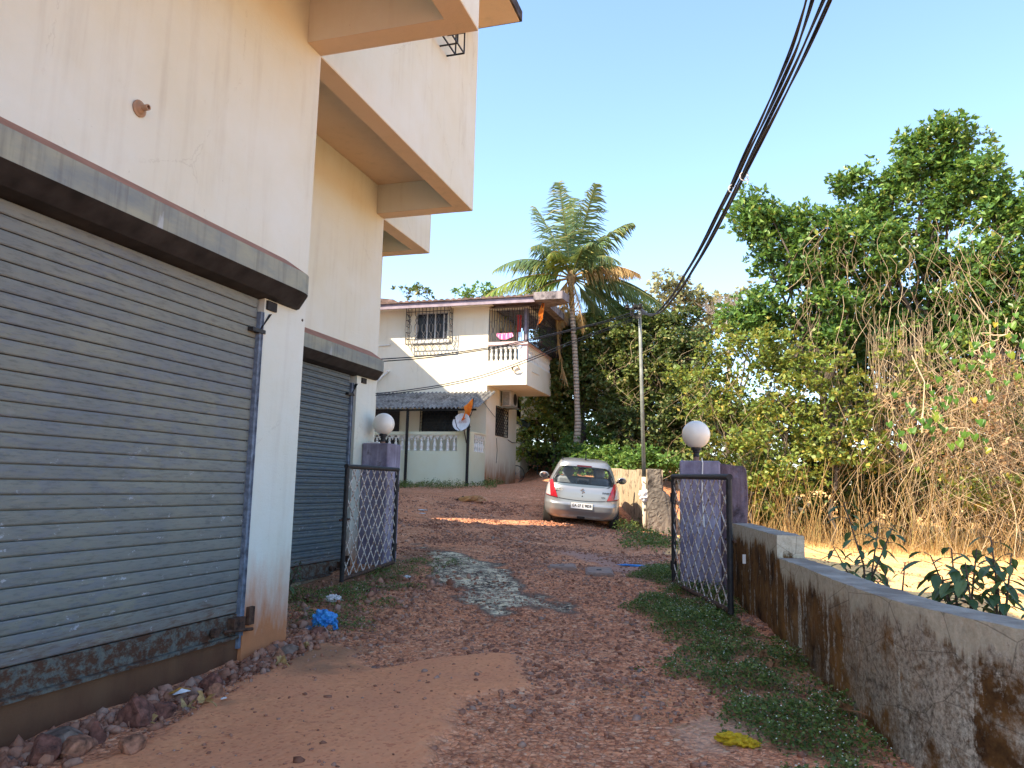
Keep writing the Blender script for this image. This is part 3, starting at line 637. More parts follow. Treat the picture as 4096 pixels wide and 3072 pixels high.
MB().box(WX0-0.1, WX1+0.1, wy0-0.06, wy0-0.001, WZ0-0.09, WZ0-0.002).build('sill', M['white_paint'], fo)
# projecting cage grille in front of that window
def cage(x0, x1, z0, z1, y0, y1, nb, r=0.016):
    g = MB(); xs = np.linspace(x0, x1, nb*2+1); zm = (z0+z1)/2
    for x in (x0, x1):
        for y in (y0, y1): g.bar((x, y, z0), (x, y, z1), r)
        for z in np.linspace(z0, z1, 7): g.bar((x, y0, z), (x, y1, z), r*0.8)
        g.bar((x, (y0+y1)/2, z0), (x, (y0+y1)/2, z1), r*0.8)
    for z in (z0, z1, z0+(z1-z0)*0.12, z0+(z1-z0)*0.88): g.bar((x0, y0, z), (x1, y0, z), r)
    for x in xs[::1]:
        for z in (z0, z1): g.bar((x, y0, z), (x, y1, z), r*0.7)
    h = z1-z0
    for i in range(nb):
        a, b_ = xs[2*i], xs[2*i+1]; c = xs[2*i+2] if 2*i+2 < len(xs) else b_
        w_ = (c-a)/2
        # straight bars that cross in an X low down and high up
        for (p, q) in ((a+w_*0.5, 1), (a+w_*1.5, -1)):
            g.tube([(p, y0, z1), (p, y0, z0+h*0.80), (p+q*w_*0.8, y0, z0+h*0.66), (p+q*w_*0.8, y0, z0+h*0.62), (p, y0, z0+h*0.50), (p, y0, z0+h*0.34), (p+q*w_*0.8, y0, z0+h*0.22), (p, y0, z0+h*0.10), (p, y0, z0)], r*0.75, 4)
    return g
cage(-11.05, -9.46, 4.68, 5.93, YM-0.27, YM-0.002, 6).build('window_grille', M['grille_paint'], house)
# ground-floor windows with brick-pattern grilles
def brickgrille(kind, a0, a1, z0, z1, fixed, rows, cols, r=0.009):
    g = MB(); zz = np.linspace(z0, z1, rows+1); aa = np.linspace(a0, a1, cols+1)
    P = (lambda a, z: (a, fixed, z)) if kind == 'front' else (lambda a, z: (fixed, a, z))
    for z in zz: g.bar(P(a0, z), P(a1, z), r)
    for i in range(rows):
        off = 0 if i % 2 == 0 else (aa[1]-aa[0])/2
        for a in aa:
            if a+off <= a1+1e-6: g.bar(P(a+off, zz[i]), P(a+off, zz[i+1]), r)
    for a in (a0, a1): g.bar(P(a, z0), P(a, z1), r*1.5)
    return g
def curtain(n): 
    b = NB(n); p = b.pos(); k = b.noise(p, 7, 5, 0.7)
    return b.fin(b.cramp(k, [(0.3, (0.05, 0.05, 0.055)), (0.5, (0.16, 0.14, 0.12)), (0.62, (0.30, 0.22, 0.14)), (0.75, (0.35, 0.34, 0.32))]), 0.4, spec=0.5)
cm = curtain('patterned_pane')
lw = MB().box(LX0, LX1, YM+0.12, YM+0.13, LZ0, LZ1).build('window', M['glass_dark'], house)
brickgrille('front', LX0, LX1, LZ0, LZ1, YM-0.02, 8, 9).build('grille', M['black_steel'], lw)
sw = MB().box(XH-0.13, XH-0.12, SY0, SY1, SZ0, SZ1).build('window', cm, house)
brickgrille('side', SY0, SY1, SZ0, SZ1, XH+0.015, 11, 7, 0.012).build('grille', M['black_steel'], sw)
MB().box(-12.4, -11.27, YM-0.02, YM-0.002, 0.3, 2.5).build('door', simple('dark_door', (0.03, 0.025, 0.025), 0.6), house)
# roof: tiled slope, fascia, concrete canopy over the balcony
ez = 5.83; ye = YM-0.65
MB().box(XL, -6.42, ye, ye+0.07, ez, ez+0.17).build('fascia', M['lilac_fascia'], house)
tv = []; tf = []; xs = np.arange(XL, -6.40, 0.035); k = 0
prof = np.abs(np.sin((xs-XL)*pi/0.21))*0.05
Y0r, Y1r, Z0r, Z1r = ye-0.06, YB+0.3, ez+0.20, ez+0.36
for x, h in zip(xs, prof): tv += [(x, Y0r, Z0r+h), (x, Y1r, Z1r+h), (x, Y0r, Z0r-0.03)]
for i in range(len(xs)-1): tf += [(3*i, 3*i+3, 3*i+4, 3*i+1), (3*i+2, 3*i+5, 3*i+3, 3*i)]
rf = MB().add(tv, tf).box(XL, -6.43, ye+0.08, YB+0.2, ez+0.10, ez+0.165).build('roof', M['tile'], house)
MB().box(XL, -8.0, ye+0.08, YM-0.002, ez+0.08, ez+0.098).build('eave_soffit', M['house'], house)
MB().add([(-13.6, 24.2, 6.05), (-11.3, 24.2, 6.05), (-12.1, 24.2, 6.55), (-13.6, 24.2, 6.75), (-13.6, 26.5, 6.05), (-11.3, 26.5, 6.05), (-12.1, 26.5, 6.55), (-13.6, 26.5, 6.75)],
  [(0, 1, 2, 3), (7, 6, 5, 4), (3, 2, 6, 7), (1, 5, 6, 2), (0, 3, 7, 4)]).build('ridge', M['tile'], rf)
can = MB().prism([(-6.41, 22.60), (-5.47, 22.60), (-5.40, 23.25), (-6.15, 23.7), (-6.15, YB+0.1), (-8.0, YB+0.1), (-8.0, YM+0.1), (-6.41, YM+0.1)], 'z', ez+0.02, ez+0.27).build('canopy_slab', M['concrete_old'], house)
MB().box(XH+0.002, XB+0.04, YM-0.002, YM+0.2, 5.80, 5.848).box(XB-0.16, XB+0.04, YM+0.201, YB-0.2, 5.80, 5.848).build('canopy_beam', M['house'], house)
# balcony
bal = MB().box(XH+0.002, XB, YM-0.004, YB-0.25, 3.26, 3.42).box(XH+0.002, XB, YM-0.004, YM+0.12, 3.421, 4.07).box(XB-0.12, XB, YM+0.121, YB-0.25, 3.421, 4.07).build('balcony', M['house'], house)
MB().box(XH+0.002, XB+0.03, YM-0.05, YM+0.16, 4.585, 4.69).box(XB-0.14, XB+0.03, YM+0.161, YB-0.25, 4.585, 4.69).build('rail', M['pink_paint'], bal)
MB().box(XB-0.16, XB+0.004, YM-0.006, YM+0.13, 4.071, 4.584).build('corner_post', M['pink_paint'], bal)
MB().box(XB-0.14, XB-0.01, YM+0.02, YM+0.15, 4.691, 5.80).build('column', M['lilac_fascia'], bal); MB().box(XB-0.14, XB-0.01, YB-0.4, YB-0.27, 4.691, 5.80).build('column', M['lilac_fascia'], bal)
# turned balusters: one mesh, copied
def baluster_mesh(h, r):
    P = [(1.0, 0.0), (1.0, 0.10), (0.62, 0.13), (0.85, 0.18), (0.55, 0.22), (0.80, 0.32), (0.98, 0.42), (0.72, 0.58), (0.48, 0.68), (0.46, 0.72), (0.80, 0.75), (0.80, 0.78), (0.5, 0.80), (0.62, 0.90), (1.15, 0.97), (1.3, 1.0)]
    return MB().lathe([(r*a, h*b_) for a, b_ in P], (0, 0, 0), 10)
def balusters(par, pts, h, r, mat):
    me = None
    for p in pts:
        if me is None:
            o = baluster_mesh(h, r).build('baluster', mat, None, smooth=True); me = o.data; o.parent = par
        else:
            o = bpy.data.objects.new('baluster', me); COL.objects.link(o); o.parent = par
        o.location = Vector(p)-ORG[par.name]
def arches(par, ax, c0, c1, n, zt, fixed, hgt, mat, th=0.05):
    """scalloped arch band joining the baluster heads"""
    m = MB(); st = (c1-c0)/n
    for i in range(n):
        a = c0+i*st; pts = [(a+st*t, zt-hgt*(abs(2*t-1))**2.2) for t in np.linspace(0, 1, 9)]
        for (p, q) in zip(pts[:-1], pts[1:]):
            quad = [(p[0], p[1]), (q[0], q[1]), (q[0], zt+0.015), (p[0], zt+0.015)]
            if ax == 'x': m.prism([(u, v) for u, v in quad], 'y', fixed, fixed+th)
            else: m.prism([(u, v) for u, v in quad], 'x', fixed-th, fixed)
    return m.build('arch_band', mat, par)
bx = np.linspace(XH+0.12, XB-0.25, 7); by = np.linspace(YM+0.28, YB-0.40, 14)
balusters(house, [(x, YM+0.05, 4.072) for x in bx]+[(XB-0.06, y, 4.072) for y in by], 0.43, 0.055, M['white_paint'])
st = bx[1]-bx[0]; arches(bal, 'x', bx[0]-st, bx[-1]+st*0.4, 8, 4.57, YM+0.02, 0.13, M['white_paint'])
sty = by[1]-by[0]; arches(bal, 'y', by[0]-sty/2-sty*0, by[-1]+sty/2, 14, 4.57, XB-0.03, 0.13, M['white_paint'])
# balcony grilles: front plane and projecting side cage with a plant shelf
g = MB(); xs = np.linspace(XH+0.03, XB-0.02, 16); z0, z1 = 4.70, 5.83
for i, x in enumerate(xs):
    if i % 4 in (1, 2):
        q = (xs[1]-xs[0])*0.42*(1 if i % 4 == 1 else -1)
        g.tube([(x, YM+0.0, z1), (x, YM, 5.22), (x+q, YM, 5.10), (x+q, YM, 5.06), (x, YM, 4.98), (x, YM, z0)], 0.012, 4)
    else: g.bar((x, YM, z0), (x, YM, z1), 0.012)
for z in (z0, z1): g.bar((xs[0], YM, z), (xs[-1], YM, z), 0.011)
for i in range(0, 15, 2): g.bar((xs[i], YM, 5.42 if i % 4 else 5.38), (xs[i+1], YM, 5.42 if i % 4 else 5.38), 0.007)
g.build('balcony_grille', M['grille_paint'], bal)
g = MB(); xo = -6.42; z0, z1 = 4.66, 5.86; ya, yb = YM+0.03, YB-0.3
for y in np.linspace(ya, yb, 26): g.bar((xo, y, z0), (xo, y, z1), 0.012); g.bar((XB+0.03, y, z0), (xo, y, z0), 0.012)
for z in np.linspace(z0, z1, 11): g.bar((xo, ya, z), (xo, yb, z), 0.010); g.bar((XB+0.03, ya, z), (xo, ya, z), 0.010); g.bar((XB+0.03, yb, z), (xo, yb, z), 0.010)
for x in np.linspace(XB+0.04, xo, 6):
    for y in (ya, yb): g.bar((x, y, z0), (x, y, z1), 0.012)
    g.bar((x, ya, z0), (x, yb, z0), 0.009)
g.build('side_cage', M['black_steel'], bal)
# veranda: parapet wall with baluster panels, floor, posts, cement-sheet awning
VZ = 1.63
vw = MB().box(XL, XH, YV, YV+0.14, -1.0, 1.03).box(XL, XH+0.003, YV-0.015, YV+0.16, 1.53, VZ).box(-8.60, XH-0.001, YV, YV+0.14, 1.031, 1.529)
vw.box(XH-0.14, XH, YV+0.141, YM-0.004, -1.0, 1.03).box(XH-0.14, XH+0.002, YV+0.161, YM-0.004, 1.60, VZ+0.02).box(XH-0.14, XH, YV+0.141, YV+0.34, 1.031, 1.599)
vw.box(XL, XH-0.141, YV+0.141, YM-0.002, 0.45, 0.55)
ver = vw.build('veranda', M['veranda'], house)
vb = np.arange(-8.72, -12.6, -0.222)
balusters(house, [(x, YV+0.07, 1.032) for x in vb]+[(XH-0.07, y, 1.032) for y in np.linspace(YV+0.46, YM-0.12, 5)], 0.43, 0.06, M['white_paint'])
arches(ver, 'x', vb[-1]-0.111-0.0, vb[0]+0.111, len(vb), 1.515, YV+0.03, 0.15, M['white_paint'])
arches(ver, 'y', YV+0.35, YM-0.01, 5, 1.58, XH-0.03, 0.17, M['white_paint'])
for x in (-10.24, -8.19): MB().box(x-0.035, x+0.035, YV-0.19, YV-0.12, -0.4, 2.36).build('post', M['black_steel'], house)
av = []; af = []; xs = np.arange(-12.6, -7.86, 0.0241); ha = 0.032*np.sin((xs+12.6)*2*pi/0.145)
for x, h in zip(xs, ha):
    sh = 0.0
    av += [(x, YV-0.25, 2.36+h), (x+0.1*0, YM-0.003, 3.05+h), (x, YV-0.25, 2.345+h), (x, YM-0.003, 3.035+h)]
for i in range(len(xs)-1):
    a = 4*i; b_ = 4*i+4; af += [(a, b_, b_+1, a+1), (a+2, a+3, b_+3, b_+2), (a, a+2, b_+2, b_)]
aw = MB().add(av, af).build('awning', M['asbestos'], house)
MB().box(-12.6, -7.95, YV-0.18, YV-0.12, 2.27, 2.325).build('purlin', M['black_steel'], aw)
for cpts, cr_ in (([(XH+0.015, 22.9, 2.75), (XH+0.05, 23.3, 2.55), (XH+0.03, 24.2, 2.30), (XH+0.012, 24.6, 2.28)], .008), ([(XH+0.012, 24.5, 1.6), (XH+0.02, 24.6, 1.2), (XH+0.012, 24.55, 0.75)], .008), ([(XH+0.012, 25.8, 1.62), (XH+0.02, 26.3, 1.55), (XH+0.012, YB, 1.58)], .012)):
    MB().tube(cpts, cr_, 5).build('wall_cable', M['grille_paint'], house)
MB().tube([(-12.4, YM-0.03, 4.70), (-11.72, YM-0.03, 4.72), (-11.72, YM-0.03, 4.78)], 0.02, 6).tube([(-12.4, YM-0.05, 3.25), (-11.77, YM-0.05, 3.78)], 0.035, 8).lathe([(0.05, 0), (0.06, 0.03), (0.05, 0.06)], (-11.77, YM-0.05, 3.77), 10).build('drain_pipe', M['white_paint'], house)
MB().tube([(XB+0.02, 24.0, 3.78), (XB+0.02, 24.9, 3.79)], 0.018, 6).build('drain_spout', M['white_paint'], house)
# rear wing seen past the corner
MB().box(-8.6, -7.72, 28.0, 29.5, 2.55, 3.75).box(-9.4, -8.35, 28.0, 29.5, -0.5, 3.75).build('rear_block', M['house'], house)

# things on and around the house
ac = thing('air_conditioner', 'white split air conditioner outdoor unit bracketed under the corner balcony', 'air conditioner', (XH+0.15, 25.1, 2.9))
y0a, y1a, z0a, z1a = 24.75, 25.55, 2.98, 3.24
z1a = 3.25; z0a = 2.72
bd = MB().bbox(XH+0.10, XH+0.42, y0a, y1a, z0a, z1a, 0.02).build('body', simple('aged_white_metal', (0.52, 0.50, 0.46), 0.5), ac)
MB().lathe([(0.19, 0.0), (0.21, 0.006), (0.20, 0.012), (0.05, 0.014)], (XH+0.421, y0a+0.48, (z0a+z1a)/2), 20, 'x').build('fan_grille', M['black_steel'], ac)
cg = MB()
for i in range(12): cg.box(XH+0.12, XH+0.36, y0a-0.006, y0a-0.001, z0a+0.04+i*0.038, z0a+0.055+i*0.038)
cg.build('coil_fins', M['black_steel'], ac)
MB().box(XH+0.001, XH+0.50, y0a+0.08, y0a+0.12, z0a-0.06, z0a-0.01).box(XH+0.001, XH+0.50, y1a-0.12, y1a-0.08, z0a-0.06, z0a-0.01).box(XH+0.44, XH+0.48, y0a-0.05, y1a+0.05, z0a-0.06+0.052, z0a+0.005-0.004).build('bracket', M['hood'], ac)
# satellite dish on the veranda rail
dp = onY(1850, 1690, YV-0.25)
dish = thing('satellite_dish', 'white oval satellite dish with faint red lettering clamped to the veranda rail', 'satellite dish', (dp[0], dp[1]+0.1, dp[2]-0.4))
R = Matrix.Rotation(math.radians(-14), 3, 'Z')@Matrix.Rotation(math.radians(78), 3, 'X')@Matrix.Rotation(math.radians(0), 3, 'Z')
c = Vector(dp)
vs = []; fs = []
for j in range(7):
    rr = j/6
    for k in range(24):
        w_ = 2*pi*k/24; v = Vector((0.325*rr*math.cos(w_), 0.28*rr*math.sin(w_), 0.07*rr*rr)); vs.append(c+R@v)
for j in range(6):
    for k in range(24): fs.append((j*24+k, j*24+(k+1) % 24, (j+1)*24+(k+1) % 24, (j+1)*24+k))
MB().add(vs, fs).build('reflector', simple('dish_white', (0.66, 0.66, 0.66), 0.4, var=0.12), dish, smooth=True)
dn = R@Vector((0, 0, 1))
MB().tube([c+R@Vector((0, -0.27, 0.07)), c+R@Vector((0.0, -0.22, 0.25)), c+dn*0.42], 0.012, 6).lathe([(0.03, -0.03), (0.035, 0.03)], tuple(c+dn*0.43), 8).build('feed_arm', M['black_steel'], dish)
MB().tube([c-dn*0.02, c+Vector((0.02, 0.10, -0.22)), c+Vector((0.08, 0.18, -0.62))], 0.016, 6).tube([c+Vector((0.22, 0.06, -0.2)), c+Vector((0.1, 0.17, -0.60))], 0.012, 6).tube([c+Vector((-0.02, 0.06, -0.25)), c+Vector((0.24, 0.1, -0.12))], 0.008, 5).build('mount', M['rust'], dish)
def text_mesh(body, size, depth=0.001, bold=0.0, sx=1.0):
    cu_ = bpy.data.curves.new('lettering', 'FONT'); cu_.body = body; cu_.size = size; cu_.extrude = depth; cu_.offset = bold; cu_.align_x = 'CENTER'; cu_.align_y = 'CENTER'
    t = bpy.data.objects.new('lettering', cu_); COL.objects.link(t); bpy.context.view_layer.update()
    me = bpy.data.meshes.new_from_object(t.evaluated_get(bpy.context.evaluated_depsgraph_get()))
    bpy.data.objects.remove(t); bpy.data.curves.remove(cu_)
    me.transform(Matrix.Diagonal((sx, 1, 1, 1))); return me
tm = text_mesh('airtel', 0.155)
tm.transform(Matrix.Translation(c+R@Vector((0.03, 0.03, 0.02)))@R.to_4x4())
link_mesh('lettering', tm, simple('faded_red_print', (0.55, 0.36, 0.33), 0.6), dish)

# orange pennants
def pennant(name, label, pts, thick, mat):
    m = MB(); n = len(pts)
    for (a, b_) in pts: pass
    vs = []; 
    for (a, b_) in pts: vs += [a, b_]
    m.add(vs, [(2*i, 2*i+1, 2*i+3, 2*i+2) for i in range(n-1)])
    return m
def orange():
    b = NB('saffron_cloth'); p = b.pos(); n = b.noise(p, 6, 4)
    col = b.mix(b.ramp(n, 0.4, 0.6), (0.80, 0.17, 0.02), (0.90, 0.30, 0.05)); b.fin(col, 0.8, spec=0.1)
    t = b.n('ShaderNodeBsdfTranslucent'); mx = b.n('ShaderNodeMixShader'); mx.inputs[0].default_value = 0.35; b.set(t.inputs[0], col)
    b.t.links.new(b.b.outputs[0], mx.inputs[1]); b.t.links.new(t.outputs[0], mx.inputs[2]); b.t.links.new(mx.outputs[0], b.out.inputs[0]); return b.m
M['orange'] = orange()
def flag(label, left, right, pole, Y, base):
    f_ = thing('pennant_flag', label, 'flag', base, group=None)
    m = MB(); vs = []
    for i, (l, r_) in enumerate(zip(left, right)):
        a = onY(*l, Y+0.03*math.sin(i*1.7)); b_ = onY(*r_, Y+0.06*math.cos(i*1.3)); c_ = (a+b_)/2+np.array([0, 0.05*math.sin(i*2.1), 0]); vs += [a, c_, b_]
    n = len(left); m.add(vs, [(3*i+j, 3*i+j+1, 3*i+j+4, 3*i+j+3) for i in range(n-1) for j in (0, 1)])
    o = m.build('cloth', M['orange'], f_, smooth=True)
    # printed device on the cloth: short saffron-brown strokes
    MB().tube([onY(*p, Y) for p in pole], 0.012, 5).build('staff', M['black_steel'], f_)
    return f_
S6 = lambda x, y: (1450+x/3.0157, 1500+y/3.0157)
Yf = YV-0.30
flag('orange pennant tied beside the satellite dish at the veranda awning', [S6(1325, 285), S6(1270, 345), S6(1222, 380), S6(1235, 440), S6(1215, 500), S6(1192, 548)], [S6(1340, 290), S6(1335, 340), S6(1318, 400), S6(1305, 450), S6(1280, 510), S6(1200, 552)], [S6(1340, 280), S6(1330, 420), S6(1290, 520)], Yf, tuple(onY(*S6(1290, 560), Yf)))
S8 = lambda x, y: (1900+x/3.1725, 1200+y/3.1725)
flag('orange pennant hanging from the roof slab over the corner balcony', [S8(862, 0), S8(840, 70), S8(815, 130), S8(800, 180), S8(812, 220), S8(798, 290), S8(788, 316)], [S8(884, 5), S8(880, 70), S8(875, 130), S8(862, 190), S8(860, 240), S8(820, 300), S8(792, 318)], [S8(880, -10), S8(800, 300), S8(755, 430)], YM-0.35, tuple(onY(*S8(755, 430), YM-0.35)))
# red paper lantern, pink towel, rope coil, plants on the balcony
lx = onY(*S8(560, 290), YM+0.35)
lan = thing('paper_lantern', 'red cylindrical paper lantern hanging inside the balcony grille', 'lantern', (lx[0], lx[1], lx[2]-0.4))
MB().lathe([(0.09, 0.17), (0.10, 0.19), (0.10, 0.25), (0.06, 0.27)], tuple(lx), 12).build('crown', simple('lantern_red', (0.50, 0.03, 0.03), 0.5), lan)
m = MB().lathe([(0.075, -0.30), (0.08, -0.28), (0.08, 0.165), (0.075, 0.168)], tuple(lx), 12)
for k in range(10): w_ = k*2*pi/10; m.bar((lx[0]+0.07*math.cos(w_), lx[1]+0.07*math.sin(w_), lx[2]-0.30), (lx[0]+0.075*math.cos(w_), lx[1]+0.075*math.sin(w_), lx[2]-0.48), 0.008)
m.build('shade', simple('lantern_shade_red', (0.60, 0.05, 0.035), 0.6), lan)
MB().tube([lx+np.array([0, 0, 0.27]), lx+np.array([0, 0, 0.9])], 0.006, 4).build('cord', M['black_steel'], lan)
tw = []; T0 = [S8(278, 418), S8(330, 425), S8(400, 420), S8(475, 415)]; T1 = [S8(272, 455), S8(320, 500), S8(400, 500), S8(488, 460)]
for a, b_ in zip(T0, T1): tw += [onY(*a, YM-0.02), onY(*b_, YM-0.045)]
def stripes():
    b = NB('pink_striped_cotton'); p = b.pos(); n = b.noise(b.mapv(p, (22, 1, 2.5)), 1.0, 3); return b.fin(b.mix(b.ramp(n, 0.48, 0.56), (0.70, 0.09, 0.25), (0.75, 0.45, 0.50)), 0.9)
towel = MB().add(tw, [(2*i, 2*i+1, 2*i+3, 2*i+2) for i in range(3)]).build('towel', stripes(), loc=tuple(onY(*S8(380, 500), YM)))
sm = towel.modifiers.new('cloth_thickness', 'SOLIDIFY'); sm.thickness = 0.012
tag(towel, 'pink striped towel hung over the balcony rail grille', 'towel')
rp = onY(*S8(520, 870), YM-0.06); m = MB()
for k in range(4): m.tube([(rp[0]+0.10*math.cos(t)*(1+0.12*k), rp[1]-0.01*k, rp[2]+0.09*math.sin(t)) for t in np.linspace(0.3*k, 0.3*k+5.5, 16)], 0.010, 5)
m.tube([rp+np.array([0.05, 0, 0.1]), rp+np.array([0.08, 0, 0.45])], 0.006, 4)
tag(m.build('rope_coil', simple('hemp_rope', (0.25, 0.16, 0.09), 0.9), loc=tuple(rp)), 'coil of brown rope hanging on the balcony front', 'rope')
# ------------------------------------------------------------------ gateway
def hit(px, py):
    d = ray(px, py); t = np.arange(2.0, 45.0, 0.05); g = gbase(d[0]*t, d[1]*t); k = np.argmax(d[2]*t < g); lo, hi = t[max(k-1, 0)], t[k]
    for _ in range(18):
        m = (lo+hi)/2
        if d[2]*m < gz(d[0]*m, d[1]*m): hi = m
        else: lo = m
    p = d*hi; return Vector((p[0], p[1], gz(p[0], p[1])))
pl = MB().bbox(-4.963, -4.579, 9.20, 9.60, -1.35, 0.527, 0.012).build('gate_pillar', M['purple'], loc=(-4.77, 9.4, -1.1))
tag(pl, 'purple square gate pillar against the shop corner, left of the lane', 'gate pillar')
pr = MB().bbox(-0.745, -0.305, 8.80, 9.22, -1.5, 0.33, 0.012).build('gate_pillar', M['purple'], loc=(-0.52, 9.0, -1.1))
tag(pr, 'weathered purple gate pillar standing beside the peeling wall stub', 'gate pillar')
def rough_block(poly, axis, a0, a1, amp, seed, mat, name, loc):
    m = MB().prism(poly, axis, a0, a1); o = m.build(name, mat, loc=loc)
    import bmesh
    bm = bmesh.new(); bm.from_mesh(o.data); bmesh.ops.triangulate(bm, faces=bm.faces); 
    for _ in range(4): bmesh.ops.subdivide_edges(bm, edges=[e for e in bm.edges if e.calc_length() > 0.07], cuts=1); bmesh.ops.triangulate(bm, faces=bm.faces)
    r = random.Random(seed)
    for v in bm.verts: v.co += Vector((r.uniform(-amp, amp), r.uniform(-amp, amp), r.uniform(-amp, amp)))
    bm.to_mesh(o.data); bm.free(); return o
st = rough_block([(-0.302, -1.5), (-0.06, -1.5), (-0.015, 0.0), (-0.03, 0.25), (-0.06, 0.275), (-0.302, 0.30)], 'y', 8.95, 9.14, 0.008, 3, M['purple_stub'], 'wall_stub', (-0.15, 9.05, -1.2))
tag(st, 'peeling purple wall stub with a broken brick end beside the right gate pillar', 'wall')
def lamp(x, y, zt, r, label, pz, capw):
    t = thing('globe_lamp', label, 'lamp', (x, y, pz))
    m = MB(); prof = [(max(0.001, r*math.sin(a)), zt-r*math.cos(a)) for a in np.linspace(0.28, pi, 22)]
    m.lathe(prof, (x, y, 0), 32).build('globe', M['globe'], t, smooth=True)
    zb = zt-r*math.cos(0.28)
    MB().lathe([(r*0.34, zb+0.012), (r*0.37, zb), (r*0.37, zb-0.025), (r*0.27, zb-0.03), (r*0.26, zb-0.055), (r*0.20, zb-0.06), (r*0.24, zb-0.10), (r*0.19, zb-0.105)], (x, y, 0), 18).build('holder', M['black_steel'], t)
    MB().lathe([(0.034, pz-0.02), (0.034, zb-0.1)], (x, y, 0), 12).build('stem', M['pipe_rust'], t)
    return t
lamp(-4.76, 9.40, 0.80, 0.148, 'white globe lamp on the left purple pillar by the shop corner', 0.527, 0)
gl = onY(2784, 1738, 9.0); lamp(gl[0], 9.0, gl[2], 0.160, 'white globe lamp on the right purple pillar in front of the trees', 0.33, 0)
MB().tube([(-0.50, 8.795, 0.36), (-0.49, 8.79, 0.30), (-0.50, 8.79, 0.0), (-0.48, 8.79, -0.4)], 0.007, 5).build('wire', M['white_paint'], pr)
MB().tube([(-4.94, 9.3, 0.533), (-4.75, 9.28, 0.535)], 0.014, 6).build('pipe', M['white_paint'], pl)
def gate(hx, hy, ex, ey, zh, ze, label, flip):
    """leaf hinged at (hx,hy), free end at (ex,ey); zh/ze = (bottom, top) at the hinge and at the free end"""
    t = thing('gate_leaf', label, 'gate', (hx, hy, zh[0]), group=None)
    d = Vector((ex-hx, ey-hy, 0)); L = d.length; d.normalize(); nrm = Vector((-d.y, d.x, 0))
    def P(u, v, o=0.0):
        k = u/L; z0 = zh[0]*(1-k)+ze[0]*k; z1 = zh[1]*(1-k)+ze[1]*k
        return Vector((hx, hy, 0))+d*u+nrm*o+Vector((0, 0, z0+(z1-z0)*v))
    r = 0.026; f_ = MB()
    f_.tube([P(0, 0), P(0, 1)], r, 10).tube([P(L, -0.02), P(L, 1)], r, 10).tube([P(-r, 1), P(L+r, 1)], r*1.05, 10)
    f_.build('frame', M['black_steel'], t)
    MB().tube([P(0, 0), P(L, 0)], r*0.95, 10).build('bottom_rail', M['rust'], t)
    m = MB(); nu, nv = 8.0, 5.4; H = zh[1]-zh[0]; up, vp = L/nu, 1.0/nv
    lines = []
    for k in range(-8, 26):
        for s in (1, -1):
            # v = s*(u-u0)/up*vp
            pts = []
            u0 = (k*1.0)*up
            for u in np.linspace(0, L, 2): pts.append((u, s*(u-u0)/up*vp+ (0 if s > 0 else 0)))
            (ua, va), (ub, vb) = pts
            t0, t1 = 0.0, 1.0; dv = vb-va
            ta, tb = (0-va)/dv, (1-va)/dv
            t0 = max(t0, min(ta, tb)); t1 = min(t1, max(ta, tb))
            if t1-t0 > 0.02: lines.append((ua+(ub-ua)*t0, va+dv*t0, ua+(ub-ua)*t1, va+dv*t1, s))
    for (ua, va, ub, vb, s) in lines:
        a, b_ = P(ua, va, 0.004*s), P(ub, vb, 0.004*s); w_ = 0.0075; dr = (b_-a).normalized(); side = dr.cross(nrm).normalized()*w_; th = nrm*0.003
        m.add([a-side-th, a+side-th, b_+side-th, b_-side-th, a-side+th, a+side+th, b_+side+th, b_-side+th], [(0, 3, 2, 1), (4, 5, 6, 7), (0, 1, 5, 4), (1, 2, 6, 5), (2, 3, 7, 6), (3, 0, 4, 7)])
    m.build('lattice', M['lattice'], t)
    MB().tube([P(L-0.20, 0.52, -0.03*flip), P(L+0.06, 0.52, -0.03*flip)], 0.012, 8).box(*sum(([c-0.014, c+0.014] for c in P(L-0.12, 0.52, -0.03*flip)), [])).box(*sum(([c-0.017, c+0.017] for c in P(L-0.03, 0.52, -0.03*flip)), [])).tube([P(L-0.12, 0.52, -0.04*flip), P(L-0.12, 0.46, -0.05*flip), P(L-0.06, 0.43, -0.05*flip), P(L-0.03, 0.46, -0.04*flip)], 0.005, 5).build('latch_bolt', M['rust'], t)
    h = MB()
    for v in (0.16, 0.80): h.lathe([(0.035, -0.05), (0.036, 0.05)], tuple(P(-0.005, v)), 10)
    h.build('hinge', M['black_steel'], t)
    return t
gate(-4.43, 9.20, -4.31, 7.67, (-1.018, 0.178), (-1.065, 0.176), 'left rusty lattice gate leaf swung open against the shop and its blue shutter', 1)
gh = onY(2693.5, 1906, 8.78); ge = onY(2915, 1908, 6.93)
gate(gh[0], 8.78, ge[0], 6.93, (-1.015, gh[2]), (-1.015, ge[2]), 'right lattice gate leaf swung open beside the mossy boundary wall', -1)
